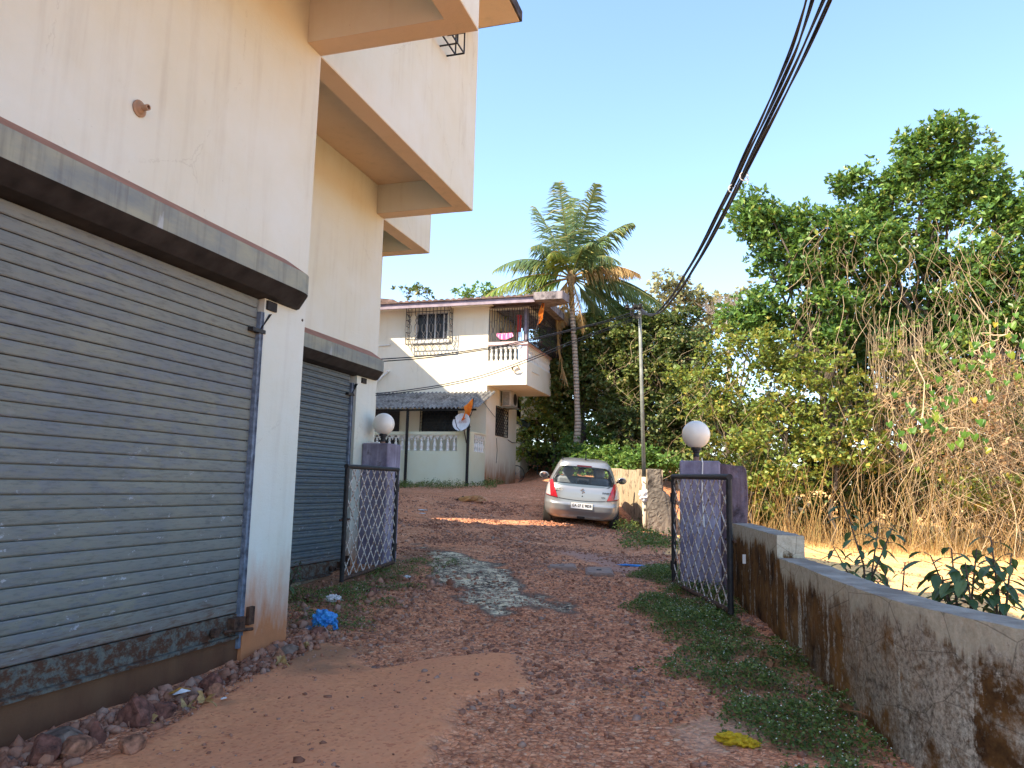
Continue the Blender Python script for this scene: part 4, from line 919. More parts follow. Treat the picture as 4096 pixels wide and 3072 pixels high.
# boundary wall: curved in plan, stepped top
A = [(-0.18, 8.80), (-0.02, 7.90), (0.21, 6.65)]
B = [(0.21, 6.64), (0.35, 5.98), (0.43, 5.48), (0.455, 5.30), (0.58, 4.72), (0.67, 4.37), (0.755, 4.14), (0.87, 3.95), (0.96, 3.78), (1.06, 3.62), (1.32, 3.2), (1.6, 2.85)]
def curved(pts, zt, th, zb, dense=0.06):
    P = [Vector((*p, 0)) for p in pts]; Q = [P[0]]
    for a, b_ in zip(P[:-1], P[1:]):
        n = max(1, int((b_-a).length/dense)); Q += [a.lerp(b_, k/n) for k in range(1, n+1)]
    for _ in range(6): Q = [Q[0]]+[(Q[i-1]+Q[i]*2+Q[i+1])/4 for i in range(1, len(Q)-1)]+[Q[-1]]
    vs = []; nz = 14; R_ = random.Random(4)
    for i, p in enumerate(Q):
        t_ = (Q[min(i+1, len(Q)-1)]-Q[max(i-1, 0)]).normalized(); nr = Vector((-t_.y, t_.x, 0))*-1
        if nr.x < 0: nr = -nr
        for k in range(nz): z = zb+(zt-zb)*k/(nz-1); j = R_.uniform(-.004, .004); vs.append((p.x+j, p.y, z if k < nz-1 else z+R_.uniform(-.003, .003)))
        vs.append((p.x+nr.x*th, p.y+nr.y*th, zt+R_.uniform(-.004, .002))); vs.append((p.x+nr.x*th, p.y+nr.y*th, zb))
    m_ = nz+2; fs = []
    for i in range(len(Q)-1):
        for k in range(m_-1): fs.append((i*m_+k, i*m_+k+1, (i+1)*m_+k+1, (i+1)*m_+k))
    fs += [tuple(range(m_-1, -1, -1)), tuple((len(Q)-1)*m_+k for k in range(m_))]
    return MB().add(vs, fs)
bw = thing('boundary_wall', 'low curved mossy boundary wall with stepped top along the right side of the lane', 'wall', (0.3, 6.0, -1.3))
curved(A, -0.347, 0.215, -1.7).build('high_section', M['mossywall'], bw); curved(B, -0.525, 0.225, -1.8).build('low_section', M['mossywall'], bw)
q = onZ(*(2500+596/1.386, 2000+312/1.386), -0.6)
MB().box(-0.07, -0.04, 7.7, 7.78, -0.68, -0.60).build('hinge_plate', M['white_paint'], bw)
# retaining wall beyond the pole and its end pier
rw = thing('retaining_wall', 'stained sunlit retaining wall holding the bank right of the car', 'wall', (-2.3, 18, -0.9))
P0 = (-2.16, 17.5); P1 = (-2.62, 18.8); P2 = (-3.46, 21.0); P3 = (-4.0, 23.0)
m = MB()
for (a, b_, za, zb_) in ((P0, P1, 0.44, 0.48), (P1, P2, 0.46, 0.52), (P2, P3, 0.5, 0.6)):
    m.add([(a[0], a[1], -1.6), (b_[0], b_[1], -1.4), (b_[0]+0.3, b_[1]+0.1, -1.4), (a[0]+0.3, a[1]+0.1, -1.6), (a[0], a[1], za), (b_[0], b_[1], zb_), (b_[0]+0.3, b_[1]+0.1, zb_), (a[0]+0.3, a[1]+0.1, za)],
          [(0, 3, 2, 1), (4, 5, 6, 7), (0, 1, 5, 4), (1, 2, 6, 5), (2, 3, 7, 6), (3, 0, 4, 7)])
m.build('face', M['retain'], rw)
pier = rough_block([(-2.155, -1.6), (-1.62, -1.6), (-1.64, -0.35), (-1.70, -0.15), (-1.84, -0.02), (-1.88, 0.44), (-2.155, 0.45)], 'y', 17.2, 17.48, 0.012, 8, M['stub'], 'end_pier', (-2.0, 17.3, -1))
pier.parent = rw; pier.location = pier.location-Vector(rw.location)
# stone wall behind the house
sw_ = MB()
r_ = random.Random(2)
for row in range(6):
    y = 30.0; x = -11.5+r_.uniform(0, .3)
    while x < -6.0:
        l_ = r_.uniform(0.3, 0.55); z0_ = 0.35+row*0.21; sw_.bbox(x, x+l_-0.012, y+r_.uniform(-.012, .012), y+0.35, z0_, z0_+0.198, 0.02); x += l_
tag(sw_.build('stone_wall', M['stone_dark'], loc=(-9, 30.2, 0.6)), 'dark coursed stone wall behind the house at the head of the lane', 'wall')
# green net canopy on a post behind the house
nc = thing('net_canopy', 'dark green net canopy on a thin post behind the house corner', 'canopy', (-8.0, 28.5, 0.3))
pA = onY(2000+285/1.844, 1100+1080/1.844, 28.5); pB = onY(2000+125/1.844, 1100+1000/1.844, 29.5)
vs = []
for i in range(9):
    a = i/8; top = pB+(pA-pB)*a+np.array([0, 0, -0.25*math.sin(a*pi)*0.6]); vs += [top, top+np.array([0, -1.2, -0.15-0.05*math.sin(i*2)]), top+np.array([0.0, -1.2, -0.32-0.04*math.sin(i*3)])]
MB().add(vs, [(3*i+j, 3*i+j+1, 3*i+j+4, 3*i+j+3) for i in range(8) for j in (0, 1)]).build('net', simple('green_shade_net', (0.012, 0.028, 0.018), 0.8), nc)
pb = onY(2000+275/1.844, 1100+1455/1.844, 28.5); MB().tube([pb-np.array([0, 0, .3]), (pb[0], pb[1], pA[2])], 0.025, 6).build('post', M['grille_paint'], nc)
# bicycle parked behind the house corner
bk = thing('bicycle', 'dark bicycle parked behind the house corner with one wheel showing', 'bicycle', (-8.95, 27.6, gz(-8.7, 27.6)), (0, 0, math.radians(8)))
for xo in (0.55, -0.50):
    pts = [(xo+0.32*math.cos(t), 0, 0.34+0.32*math.sin(t)) for t in np.linspace(0, 2*pi, 25)]
    wh = MB().tube(pts, 0.018, 6, False).build('wheel', M['black_steel'], bk); s_ = MB()
    for k in range(12): s_.bar((xo, 0, 0.34), (xo+0.31*math.cos(k*pi/6), 0, 0.34+0.31*math.sin(k*pi/6)), 0.003, 3)
    s_.build('spokes', M['rail_blue'], wh)
MB().tube([(-0.5, 0, 0.34), (-0.05, 0, 0.32), (0.40, 0, 0.80), (-0.18, 0, 0.82), (-0.05, 0, 0.32)], 0.016, 6).tube([(-0.5, 0, .34), (-0.18, 0, .82), (-0.2, 0, .95)], 0.014, 6).tube([(.55, 0, .34), (.40, 0, .80), (.37, 0, 1.0)], 0.015, 6).tube([(.37, -.25, 1.02), (.37, .25, 1.02)], 0.012, 6).build('frame', M['rail_blue'], bk)
MB().bbox(-0.33, -0.08, -0.07, 0.07, 0.95, 1.0, 0.02).build('saddle', M['black_steel'], bk)

# ------------------------------------------------------------------ pole and overhead cables
pbse = hit(2582, 2125); ptop = onY(2558, 1222, pbse.y)
pole = thing('utility_pole', 'slender steel utility pole with chipped white base standing beside the retaining wall', 'pole', tuple(pbse))
pt = Vector(ptop); pbm = pbse.lerp(pt, 0.235)
MB().tube([pbm, pt], [0.047, 0.035], 12).build('shaft', simple('grey_pole_paint', (0.20, 0.22, 0.20), 0.6, var=0.3, scale=5), pole, smooth=True)
def chip():
    b = NB('chipped_pole_base'); p = b.pos(); n = b.noise(p, 9, 5, 0.7); return b.fin(b.mix(b.ramp(n, 0.56, 0.6), (0.60, 0.53, 0.42), (0.05, 0.04, 0.035)), 0.8)
MB().tube([pbse-Vector((0, 0, .3)), pbm], [0.058, 0.054], 12).build('base', chip(), pole, smooth=True)
m = MB().box(pt.x-0.30, pt.x+0.06, pt.y-0.05, pt.y-0.03, pt.z-0.10, pt.z-0.05)
for dx in (-0.28, -0.1, 0.03): m.lathe([(0.03, -0.06), (0.045, -0.04), (0.03, -0.01), (0.045, 0.02), (0.02, 0.05)], (pt.x+dx, pt.y-0.06, pt.z-0.02), 8)
for k in range(5): m.tube([(pt.x-0.05+0.14*math.cos(t), pt.y-0.1-0.02*k, pt.z-0.12-0.03*k+0.10*math.sin(t)) for t in np.linspace(k, k+4.2, 10)], 0.010, 5)
m.build('insulator_rack', M['black_steel'], pole)
bagp = onY(2400+380/2.115, 1800+385/2.115, pbse.y-0.08)
def crumple(c, sx, sy, sz, seed, amp=0.35, sub=3):
    import bmesh
    bm = bmesh.new(); bmesh.ops.create_icosphere(bm, subdivisions=sub, radius=1.0); r = random.Random(seed)
    ph = [Vector((r.uniform(-3, 3), r.uniform(-3, 3), r.uniform(-3, 3))) for _ in range(9)]
    for v in bm.verts:
        d = v.co.normalized(); k = 1+amp*sum(abs(math.sin(d.dot(p_)*1.7+i))-0.6 for i, p_ in enumerate(ph))/3
        v.co = Vector((d.x*sx*k, d.y*sy*k, d.z*sz*k))
    me = bpy.data.meshes.new('m'); bm.to_mesh(me); bm.free(); me.transform(Matrix.Translation(Vector(c))); return me
def film(name, c, c2):
    b = NB(name); p = b.pos(); n = b.noise(p, 25, 4); return b.fin(b.mix(b.ramp(n, 0.4, 0.6), c, c2), 0.35, b.bump(n, 0.6, 0.02), spec=0.5)
M['bag_white'] = film('white_plastic_film', (0.55, 0.55, 0.56), (0.72, 0.72, 0.73))
tag(link_mesh('plastic_bag', crumple(bagp, 0.11, 0.08, 0.12, 3, 0.6, 4), M['bag_white'], loc=tuple(bagp)), 'white plastic bag tied round the utility pole', 'plastic bag')
M['cable'] = simple('black_cable', (0.018, 0.020, 0.026), 0.6, var=0.2, spec=0.25)
def cable_path(pix, a, b_):
    """pixels of the cable and the vertical plane (two plan points) it hangs in"""
    a = np.array(a[:2]); b_ = np.array(b_[:2]); n = np.array([-(b_-a)[1], (b_-a)[0]]); out = []
    for (x, y) in pix:
        d = ray(x*KD, y*KD); t = (a@n)/(d[:2]@n); out.append(d*t)
    return out
def spline(P, n):
    P = [np.array(p) for p in P]; P = [2*P[0]-P[1]]+P+[2*P[-1]-P[-2]]; out = []
    for i in range(1, len(P)-2):
        for t in np.linspace(0, 1, n, endpoint=False):
            p0, p1, p2, p3 = P[i-1:i+3]; out.append(0.5*((2*p1)+(p2-p0)*t+(2*p0-5*p1+4*p2-p3)*t*t+(3*p1-p0-3*p2+p3)*t**3))
    return out+[P[-2]]
near = onY(3290, 0, 6.2); far = np.array([ptop[0], ptop[1]])
CB = [[(1386, 668), (1410.0, 681), (1447.9, 643), (1481.7, 588), (1519.5, 521), (1549.4, 461), (1579.2, 398), (1608.0, 334), (1645.7, 254), (1688.5, 157), (1713.3, 95), (1739.0, 10), (1755.8, -60)], [(1386, 671), (1410.0, 681), (1448.6, 643), (1483.5, 588), (1522.6, 521), (1553.6, 461), (1584.6, 398), (1614.6, 334), (1653.9, 254), (1698.5, 157), (1724.5, 95), (1751.8, 10), (1770.0, -60)], [(1388, 676), (1421.9, 677), (1451.4, 648), (1480.6, 609), (1504.8, 567), (1537.7, 508), (1566.6, 453), (1607.0, 368), (1664.8, 250), (1721.5, 131), (1777.1, 4), (1803.9, -60)], [(1388, 679), (1422.0, 677), (1452.0, 648), (1482.1, 609), (1507.2, 567), (1541.3, 508), (1571.3, 453), (1613.5, 368), (1673.6, 250), (1732.8, 131), (1791.0, 4), (1819.1, -60)]]
nm_c = ['leftmost', 'second', 'third', 'rightmost']
for k, pix in enumerate(CB):
    P = cable_path(pix, far, near); Q = spline(P, 14); m = MB()
    # lay of the twisted cores
    m.tube([q+0.008*np.array([math.cos(i*0.09+k), 0, math.sin(i*0.09+k)]) for i, q in enumerate(Q)], 0.0105, 8); m.tube([q-0.011*np.array([math.cos(i*0.09+k), 0, math.sin(i*0.09+k)]) for i, q in enumerate(Q)], 0.009, 8)
    o = m.build('overhead_cable', M['cable'], loc=tuple(P[0]))
    tag(o, f'{nm_c[k]} of the four thick black overhead cables sweeping up from the pole', 'cable', 'thick overhead cables')
for (px_, py_, seed) in ((1607, 378, 1), (1582, 405, 2)):
    c = cable_path([(px_, py_)], far, near)[0]; m = MB()
    m.tube([c+np.array([0.045*math.cos(t), 0.01*t, 0.045*math.sin(t)]) for t in np.linspace(0, 9, 30)], 0.006, 5).tube([c, c+np.array([0.05, 0, -0.06]), c+np.array([0.03, 0, -0.11])], 0.005, 4)
    tag(m.build('tie_wire', M['bag_white'], loc=tuple(c)), ('pale tie wire wound round the right pair of overhead cables' if seed == 1 else 'pale tie wire wound round the left pair of overhead cables'), 'tie wire')
hp = (-5.75, 11.1)
SV = [[(1375, 672), (1300, 695), (1190, 722), (1100, 743), (1050, 752), (930, 768), (820, 776), (795, 777)], [(1378, 678), (1300, 698), (1190, 725), (1100, 746), (1050, 755), (930, 772), (820, 781), (795, 782)],
      [(1379, 684), (1320, 706), (1240, 735), (1150, 772), (1050, 808), (960, 830), (860, 845), (800, 851)], [(1380, 688), (1320, 710), (1240, 740), (1150, 777), (1050, 813), (960, 834), (860, 849), (800, 855)]]
nm_s = ['upper line of the higher pair of thin service wires crossing the house front', 'lower line of the higher pair of thin service wires crossing the house front', 'upper line of the lower pair of thin service wires crossing the house front', 'lower line of the lower pair of thin service wires crossing the house front']
for k, pix in enumerate(SV):
    P = spline(cable_path(pix, far, hp), 8)
    tag(MB().tube(P, 0.010 if k < 2 else 0.008, 5).build('service_wire', M['cable'], loc=tuple(P[0])), nm_s[k], 'wire', 'service wires')

# ------------------------------------------------------------------ parked hatchback
fwd = 16.36
o0 = ray(2319, 2100)*fwd
rwz = ray(2311, 2114)*(fwd+0.62)
HD = math.atan2(-o0[0], o0[1]); TR = math.radians(3.6); TP = math.radians(4.6)
Rm = Matrix.Rotation(HD, 4, 'Z')@Matrix.Rotation(TP, 4, 'X')@Matrix.Rotation(TR, 4, 'Y')
oz = rwz[2]-0.68*math.tan(TP)
car = thing('parked_car', 'silver hatchback parked uphill beside the retaining wall, seen from behind', 'car', (o0[0], o0[1], oz), Rm)
paint = NB('silver_car_paint'); paint.fin((0.25, 0.262, 0.275), 0.34, None, 0.5, 0.5); paint.b.inputs['Coat Weight'].default_value = 0.6; paint.b.inputs['Coat Roughness'].default_value = 0.08
M['car'] = paint.m
M['carblack'] = simple('car_black_trim', (0.012, 0.012, 0.013), 0.5, var=0.1)
M['tyre'] = simple('tyre_rubber', (0.018, 0.017, 0.016), 0.9, var=0.2)
HW = [(0.27, .74), (0.31, .79), (0.38, .826), (0.48, .842), (0.62, .848), (0.74, .845), (0.86, .825), (0.93, .800), (1.00, .775), (1.10, .735), (1.20, .695), (1.30, .650), (1.38, .612), (1.44, .575), (1.485, .53), (1.515, .46), (1.53, .36)]
RY = [(0.27, .20), (0.31, .12), (0.38, .07), (0.46, .015), (0.60, .0), (0.635, .05), (0.74, .06), (0.86, .075), (0.93, .095), (1.00, .14), (1.10, .21), (1.20, .28), (1.30, .345), (1.38, .39), (1.44, .41), (1.485, .44), (1.515, .55), (1.53, .75)]
FY = [(0.27, 3.75), (0.36, 3.83), (0.62, 3.85), (0.74, 3.82), (0.86, 3.65), (0.93, 3.35), (0.97, 2.98), (1.00, 2.90), (1.20, 2.55), (1.38, 2.2), (1.485, 1.9), (1.53, 1.5)]
def itp(T, z): return float(np.interp(z, [t[0] for t in T], [t[1] for t in T]))
EXP = 6.5
def rear_y(x, z, off=0.0):
    w_, yr, yf = itp(HW, z), itp(RY, z), itp(FY, z); c = (yr+yf)/2; b_ = (yf-yr)/2; k = min(0.9999, abs(x)/w_)
    return c-b_*(1-k**EXP)**(1/EXP)-off
zs_ = np.concatenate([np.linspace(0.27, 0.66, 16), np.linspace(0.69, 0.98, 12), np.linspace(1.0, 1.44, 24), np.linspace(1.46, 1.53, 7)])
NA = 128; vs = []
for z in zs_:
    w_, yr, yf = itp(HW, z), itp(RY, z), itp(FY, z); c = (yr+yf)/2; b_ = (yf-yr)/2
    for k in range(NA):
        a = 2*pi*k/NA; ca, sa = math.cos(a), math.sin(a); 
        vs.append((w_*math.copysign(abs(ca)**(2/EXP), ca), c+b_*math.copysign(abs(sa)**(2/EXP), sa), z))
def glass_half(z): return float(np.interp(z, [0.97, 1.02, 1.10, 1.25, 1.36, 1.395], [0.50, 0.66, 0.665, 0.60, 0.535, 0.40]))
fs = []
for i in range(len(zs_)-1):
    zc = (zs_[i]+zs_[i+1])/2
    for k in range(NA):
        q = [i*NA+k, i*NA+(k+1) % NA, (i+1)*NA+(k+1) % NA, (i+1)*NA+k]; cx = sum(vs[j][0] for j in q)/4; cy = sum(vs[j][1] for j in q)/4
        if 1.02 < zc < 1.37 and abs(cx) < glass_half(zc)-0.03 and (cy < 1.0 or cy > 2.0): continue
        if 1.02 < zc < 1.36 and abs(cx) > itp(HW, zc)*0.93 and 0.75 < cy < 2.55 and not (1.35 < cy < 1.45): continue
        fs.append(tuple(q))
fs += [tuple((len(zs_)-1)*NA+k for k in range(NA)), tuple(range(NA-1, -1, -1))]
body = MB().add(vs, fs).build('body', M['car'], car); smooth_by_angle(body, 40)
def patch(f, x0, x1, z0, z1, off, nx_=12, nz_=8):
    """patch on the rear surface; f(u,v) -> (x,z)"""
    vs = []; 
    for j in range(nz_+1):
        for i in range(nx_+1):
            x, z = f(i/nx_, j/nz_); vs.append((x, rear_y(x, z, off), z))
    return MB().add(vs, [(j*(nx_+1)+i, j*(nx_+1)+i+1, (j+1)*(nx_+1)+i+1, (j+1)*(nx_+1)+i) for j in range(nz_) for i in range(nx_)])
def gl_mat():
    b = NB('car_rear_glass'); b.fin((0.03, 0.04, 0.05), 0.05, None, 0, 0.8)
    t = b.n('ShaderNodeBsdfTransparent'); t.inputs[0].default_value = (0.80, 0.88, 0.90, 1); mx = b.n('ShaderNodeMixShader'); mx.inputs[0].default_value = 0.78
    b.t.links.new(b.b.outputs[0], mx.inputs[1]); b.t.links.new(t.outputs[0], mx.inputs[2]); b.t.links.new(mx.outputs[0], b.out.inputs[0]); return b.m
M['carglass'] = gl_mat()
def gmap(u, v): z = 0.985+(1.385-0.985)*v; return ((2*u-1)*(glass_half(z)), z-0.018*(1-(2*u-1)**2)*(1-v))
gp = patch(gmap, 0, 0, 0, 0, 0.004, 16, 12).build('rear_window', M['carglass'], car, smooth=True)
fb = MB()           # black frit border
for s in (-1, 1):
    a = [(s*(glass_half(z)+0.006), z) for z in np.linspace(0.985, 1.385, 14)]; b2 = [(s*(glass_half(z)-0.05), z) for z in np.linspace(0.985, 1.385, 14)]
    for i in range(13): fb.add([(p[0], rear_y(p[0], p[1], 0.007), p[1]) for p in (a[i], b2[i], b2[i+1], a[i+1])], [(0, 1, 2, 3)])
fb.build('window_border', M['carblack'], gp)
def strip(xa, xb, za, zb, off, n=10, cz=0.0): return patch(lambda u, v: (xa+(xb-xa)*u, za+(zb-za)*v+cz*(1-(2*u-1)**2)), 0, 0, 0, 0, off, n, 2)
strip(-0.53, 0.53, 1.39, 1.44, 0.05, 12, 0.012).build('spoiler', M['car'], car, smooth=True)
strip(-0.16, 0.16, 1.395, 1.425, 0.058, 6).build('brake_light', simple('dark_red_lens', (0.07, 0.008, 0.01), 0.25, var=0.1), car)
# tail lights
lens_r = simple('red_lens', (0.30, 0.010, 0.018), 0.18, var=0.15, scale=9, spec=0.6); lens_w = simple('clear_lens', (0.40, 0.38, 0.39), 0.15, var=0.2, scale=30, spec=0.6)
def tri_patch(pts4, off):   # bilinear patch of 4 (x,z) corners
    (a, b_, c, d) = [np.array(p) for p in pts4]
    return patch(lambda u, v: tuple((a*(1-u)+b_*u)*(1-v)+(d*(1-u)+c*u)*v), 0, 0, 0, 0, off, 8, 8)
for s in (-1, 1):
    tl = tri_patch([(s*0.53, 0.715), (s*0.805, 0.74), (s*0.765, 1.06), (s*0.672, 1.075)], 0.012).build('tail_light', lens_r, car, smooth=True)
    tri_patch([(s*0.690, 0.745), (s*0.800, 0.755), (s*0.775, 1.0), (s*0.735, 1.0)], 0.02).build('clear_lens', lens_w, tl, smooth=True)
    tri_patch([(s*0.50, 0.700), (s*0.82, 0.728), (s*0.81, 0.742), (s*0.53, 0.716)], 0.010).build('seam', M['carblack'], tl)
strip(-0.50, 0.50, 0.698, 0.711, 0.006, 14, -0.028).build('tailgate_gap', M['carblack'], car)
tri_patch([(-0.33, 0.455), (0.33, 0.455), (0.40, 0.69), (-0.40, 0.69)], -0.02).build('plate_recess', M['car'], car, smooth=True)
pw, ph = 0.23, 0.062; pz = 0.575; py_ = -0.012
plate = MB().box(-pw, pw, py_, py_+0.008, pz-ph, pz+ph).build('number_plate', simple('plate_white', (0.70, 0.70, 0.70), 0.4, var=0.05), car)
rim = MB().box(-pw-0.008, pw+0.008, py_-0.001, py_+0.009, pz-ph-0.008, pz-ph-0.0005).box(-pw-0.008, pw+0.008, py_-0.001, py_+0.009, pz+ph+0.0005, pz+ph+0.008).box(-pw-0.008, -pw-0.0005, py_-0.001, py_+0.009, pz-ph, pz+ph).box(pw+0.0005, pw+0.008, py_-0.001, py_+0.009, pz-ph, pz+ph).build('plate_rim', M['hood'], plate)
def car_text(body_, size, x, y, z, mat, par, name, sx=1.0, bold=0.0):
    tm = text_mesh(body_, size, 0.001, bold, sx); tm.transform(Matrix.Translation((x, y, z))@Matrix.Rotation(pi/2, 4, 'X')); return link_mesh(name, tm, mat, par)
car_text('GA 07 E 9858', 0.085, 0, py_-0.002, pz, M['carblack'], plate, 'characters', 0.86, 0.0018)
chrome = simple('chrome', (0.62, 0.63, 0.65), 0.2, metal=0.9, var=0.05)
# stylised badge: two interlocked angular strokes
bz = 0.885; by_ = rear_y(0, bz, 0.006)
S_ = [(-0.052, 0.012), (-0.004, 0.052), (0.020, 0.034), (-0.012, 0.010), (0.012, -0.006), (0.052, -0.010)]
def badge(pts, name): return MB().prism([(x, bz+z) for x, z in pts], 'y', by_-0.006, by_).build(name, chrome, car)
m = MB()
for poly in ([(-0.055, 0.018), (0.0, 0.060), (0.026, 0.040), (-0.014, 0.012), (0.004, -0.004), (-0.018, -0.008)], [(0.055, -0.018), (0.0, -0.060), (-0.026, -0.040), (0.014, -0.012), (-0.004, 0.004), (0.018, 0.008)]):
    m.prism([(x, bz+z) for x, z in poly], 'y', by_-0.006, by_)
m.build('badge', chrome, car)
car_text('SWIFT', 0.055, 0.52, rear_y(0.52, 0.87, 0.012), 0.87, M['carblack'], car, 'lettering', 1.25, 0.0012)
car_text('VDi', 0.045, 0.45, rear_y(0.45, 0.775, 0.012), 0.775, M['carblack'], car, 'lettering', 1.2, 0.001)
car_text('MARUTI', 0.040, -0.52, rear_y(-0.52, 0.88, 0.014), 0.88, M['white_paint'], car, 'lettering', 1.1, 0.0008)
MB().box(-0.595, -0.445, rear_y(-0.52, 0.88, 0.008), rear_y(-0.52, 0.88, 0.0), 0.858, 0.902).build('maker_strip', M['carblack'], car).data and None
bpy.data.objects['maker_strip'].name = 'badge_strip'
MB().lathe([(0.014, -0.008), (0.014, 0.0)], (0, rear_y(0, 0.775, 0.0), 0.775), 12, 'y').build('keyhole', M['carblack'], car)
tri_patch([(-0.52, 0.275), (0.52, 0.275), (0.40, 0.36), (-0.40, 0.36)], 0.004).build('bumper_insert', simple('dull_silver', (0.30, 0.31, 0.32), 0.5), car, smooth=True)
MB().bbox(-0.085, 0.085, rear_y(0, 0.32, 0.02), rear_y(0, 0.32, -0.03), 0.285, 0.345, 0.012).build('tow_slot', M['carblack'], car)
MB().box(-0.72, 0.72, 0.45, 3.6, 0.24, 0.33).build('underbody', M['carblack'], car)
for s in (-1, 1):
    for y in (0.66, 3.09):
        wh = MB().lathe([(0.20, -0.09), (0.27, -0.095), (0.293, -0.075), (0.295, 0.075), (0.27, 0.095), (0.20, 0.09)], (s*0.735, y, 0.292), 28, 'x').build('wheel', M['tyre'], car); smooth_by_angle(wh, 40)
        MB().lathe([(0.02, -0.098), (0.19, -0.092), (0.205, -0.07), (0.205, 0.07), (0.19, 0.092), (0.02, 0.098)], (s*0.735, y, 0.292), 20, 'x').build('rim', M['hood'], wh)
    mr = MB().lathe([(0.02, -0.06), (0.09, -0.05), (0.115, -0.01), (0.115, 0.02), (0.10, 0.03)], (0, 0, 0), 16, 'y').build('side_mirror', M['car'], car, smooth=True)
    mr.data.transform(Matrix.Translation((s*0.955, 2.35, 1.02))@Matrix.Diagonal((1, -1, 0.72, 1)))
    mr.data.flip_normals()
    gm = MB().lathe([(0.001, -0.002), (0.088, 0.0), (0.088, 0.004)], (0, 0, 0), 16, 'y').build('mirror_glass', simple('mirror', (0.5, 0.55, 0.6), 0.05, metal=1.0, var=0), mr); gm.data.transform(Matrix.Translation((s*0.955, 2.312, 1.02))@Matrix.Diagonal((1, 1, 0.72, 1)))
    MB().bar((s*0.86, 2.38, 0.98), (s*0.80, 2.42, 0.95), 0.025, 6).build('mirror_arm', M['carblack'], mr)
    MB().tube([(s*0.50, 0.62, 1.523), (s*0.52, 1.2, 1.535), (s*0.52, 1.9, 1.500)], 0.010, 4).build('roof_channel', M['carblack'], car)
    hs = MB().bbox(s*0.36-0.13, s*0.36+0.13, 1.25, 1.35, 1.10, 1.33, 0.05).bbox(s*0.36-0.23, s*0.36+0.23, 1.22, 1.36, 0.5, 1.10, 0.05).build('front_seat', simple('seat_fabric', (0.26, 0.27, 0.30), 0.9), car)
MB().bbox(-0.62, 0.62, 0.72, 0.86, 0.5, 0.99, 0.04).bbox(-0.12, 0.12, 0.74, 0.84, 0.992, 1.07, 0.04).build('rear_bench', simple('bench_fabric', (0.05, 0.05, 0.055), 0.9), car)
MB().bbox(-0.68, 0.68, 2.45, 2.85, 0.55, 0.98, 0.05).build('dashboard', M['carblack'], car)
MB().tube([(0.02, 0.72, 1.525), (0.02, 0.62, 1.60), (0.02, 0.55, 1.71)], [0.02, 0.014, 0.010], 6).lathe([(0.03, 1.52), (0.02, 1.545)], (0.02, 0.72, 0), 8).build('antenna', M['carblack'], car)

# ------------------------------------------------------------------ sleeping dog
dpos = hit(1893, 2008)
def dogmat():
    b = NB('tan_dog_coat'); p = b.n('ShaderNodeTexCoord').outputs['Object']; x, y, z = b.xyz(p); n = b.noise(p, 9, 5, 0.6); f = b.noise(p, 70, 3)
    col = b.mix(b.ramp(n, 0.35, 0.65), (0.40, 0.175, 0.058), (0.52, 0.28, 0.11))
    belly = b.math('MULTIPLY', b.ramp(y, -0.02, -0.10), b.ramp(x, -0.12, 0.0)); col = b.mix(b.math('MULTIPLY', belly, 0.35), col, (0.28, 0.20, 0.16))
    col = b.mix(b.ramp(x, -0.325, -0.37), col, (0.04, 0.028, 0.024)); return b.fin(col, 0.95, b.bump(f, 0.5, 0.01), spec=0.1)
dog = thing('dog', 'tan dog with dark muzzle asleep on its side on the red lane near the veranda', 'dog', tuple(dpos), (0, 0, YAW-0.12))
V = [((.20, .00, .085), .075), ((.05, .015, .095), .076), ((-.11, .01, .10), .088), ((-.22, .0, .08), .055), ((-.30, -.02, .072), .062), ((-.355, -.055, .055), .042), ((-.415, -.085, .038), .030),
     ((-.11, -.09, .055), .036), ((-.17, -.17, .035), .022), ((-.25, -.20, .022), .017), ((-.285, -.21, .018), .018),
     ((-.05, -.08, .10), .034), ((-.08, -.18, .075), .023), ((-.17, -.235, .03), .016), ((-.205, -.245, .02), .017),
     ((.16, -.09, .06), .050), ((.235, -.16, .04), .026), ((.14, -.215, .024), .016), ((.09, -.23, .02), .018),
     ((.19, -.07, .115), .050), ((.29, -.14, .085), .026), ((.22, -.215, .03), .016), ((.17, -.235, .022), .017),
     ((.285, .0, .065), .022), ((.335, -.06, .035), .014), ((.33, -.14, .022), .009)]
E_ = [(0, 1), (1, 2), (2, 3), (3, 4), (4, 5), (5, 6), (2, 7), (7, 8), (8, 9), (9, 10), (2, 11), (11, 12), (12, 13), (13, 14), (0, 15), (15, 16), (16, 17), (17, 18), (0, 19), (19, 20), (20, 21), (21, 22), (0, 23), (23, 24), (24, 25)]
me = bpy.data.meshes.new('body'); me.from_pydata([v for v, r in V], E_, []); ob = bpy.data.objects.new('body', me); COL.objects.link(ob)
sk = ob.modifiers.new('skin', 'SKIN'); sk.use_smooth_shade = True
for i, (v, r) in enumerate(V): me.skin_vertices[0].data[i].radius = (r, r)
me.skin_vertices[0].data[0].use_root = True
ss = ob.modifiers.new('sub', 'SUBSURF'); ss.levels = 2; ss.render_levels = 2
bpy.context.view_layer.update(); me2 = bpy.data.meshes.new_from_object(ob.evaluated_get(bpy.context.evaluated_depsgraph_get()))
bpy.data.objects.remove(ob); link_mesh('body', me2, dogmat(), dog, smooth=True)
for (c, tip) in (((-.285, .03, .115), (-.235, .085, .085)), ((-.285, -.03, .125), (-.22, -.085, .13))):
    c = Vector(c); tip = Vector(tip); sd = Vector((.04, .0, .028)); MB().add([c-sd, c+sd, tip, c+Vector((0, 0, .012))+(tip-c)*.3], [(0, 1, 3), (1, 2, 3), (2, 0, 3), (0, 2, 1)]).build('ear', M['carblack'], dog)
MB().lathe([(0.006, -.008), (0.011, 0), (0.006, .008)], (-.428, -.087, .037), 8).build('nose', M['carblack'], dog)
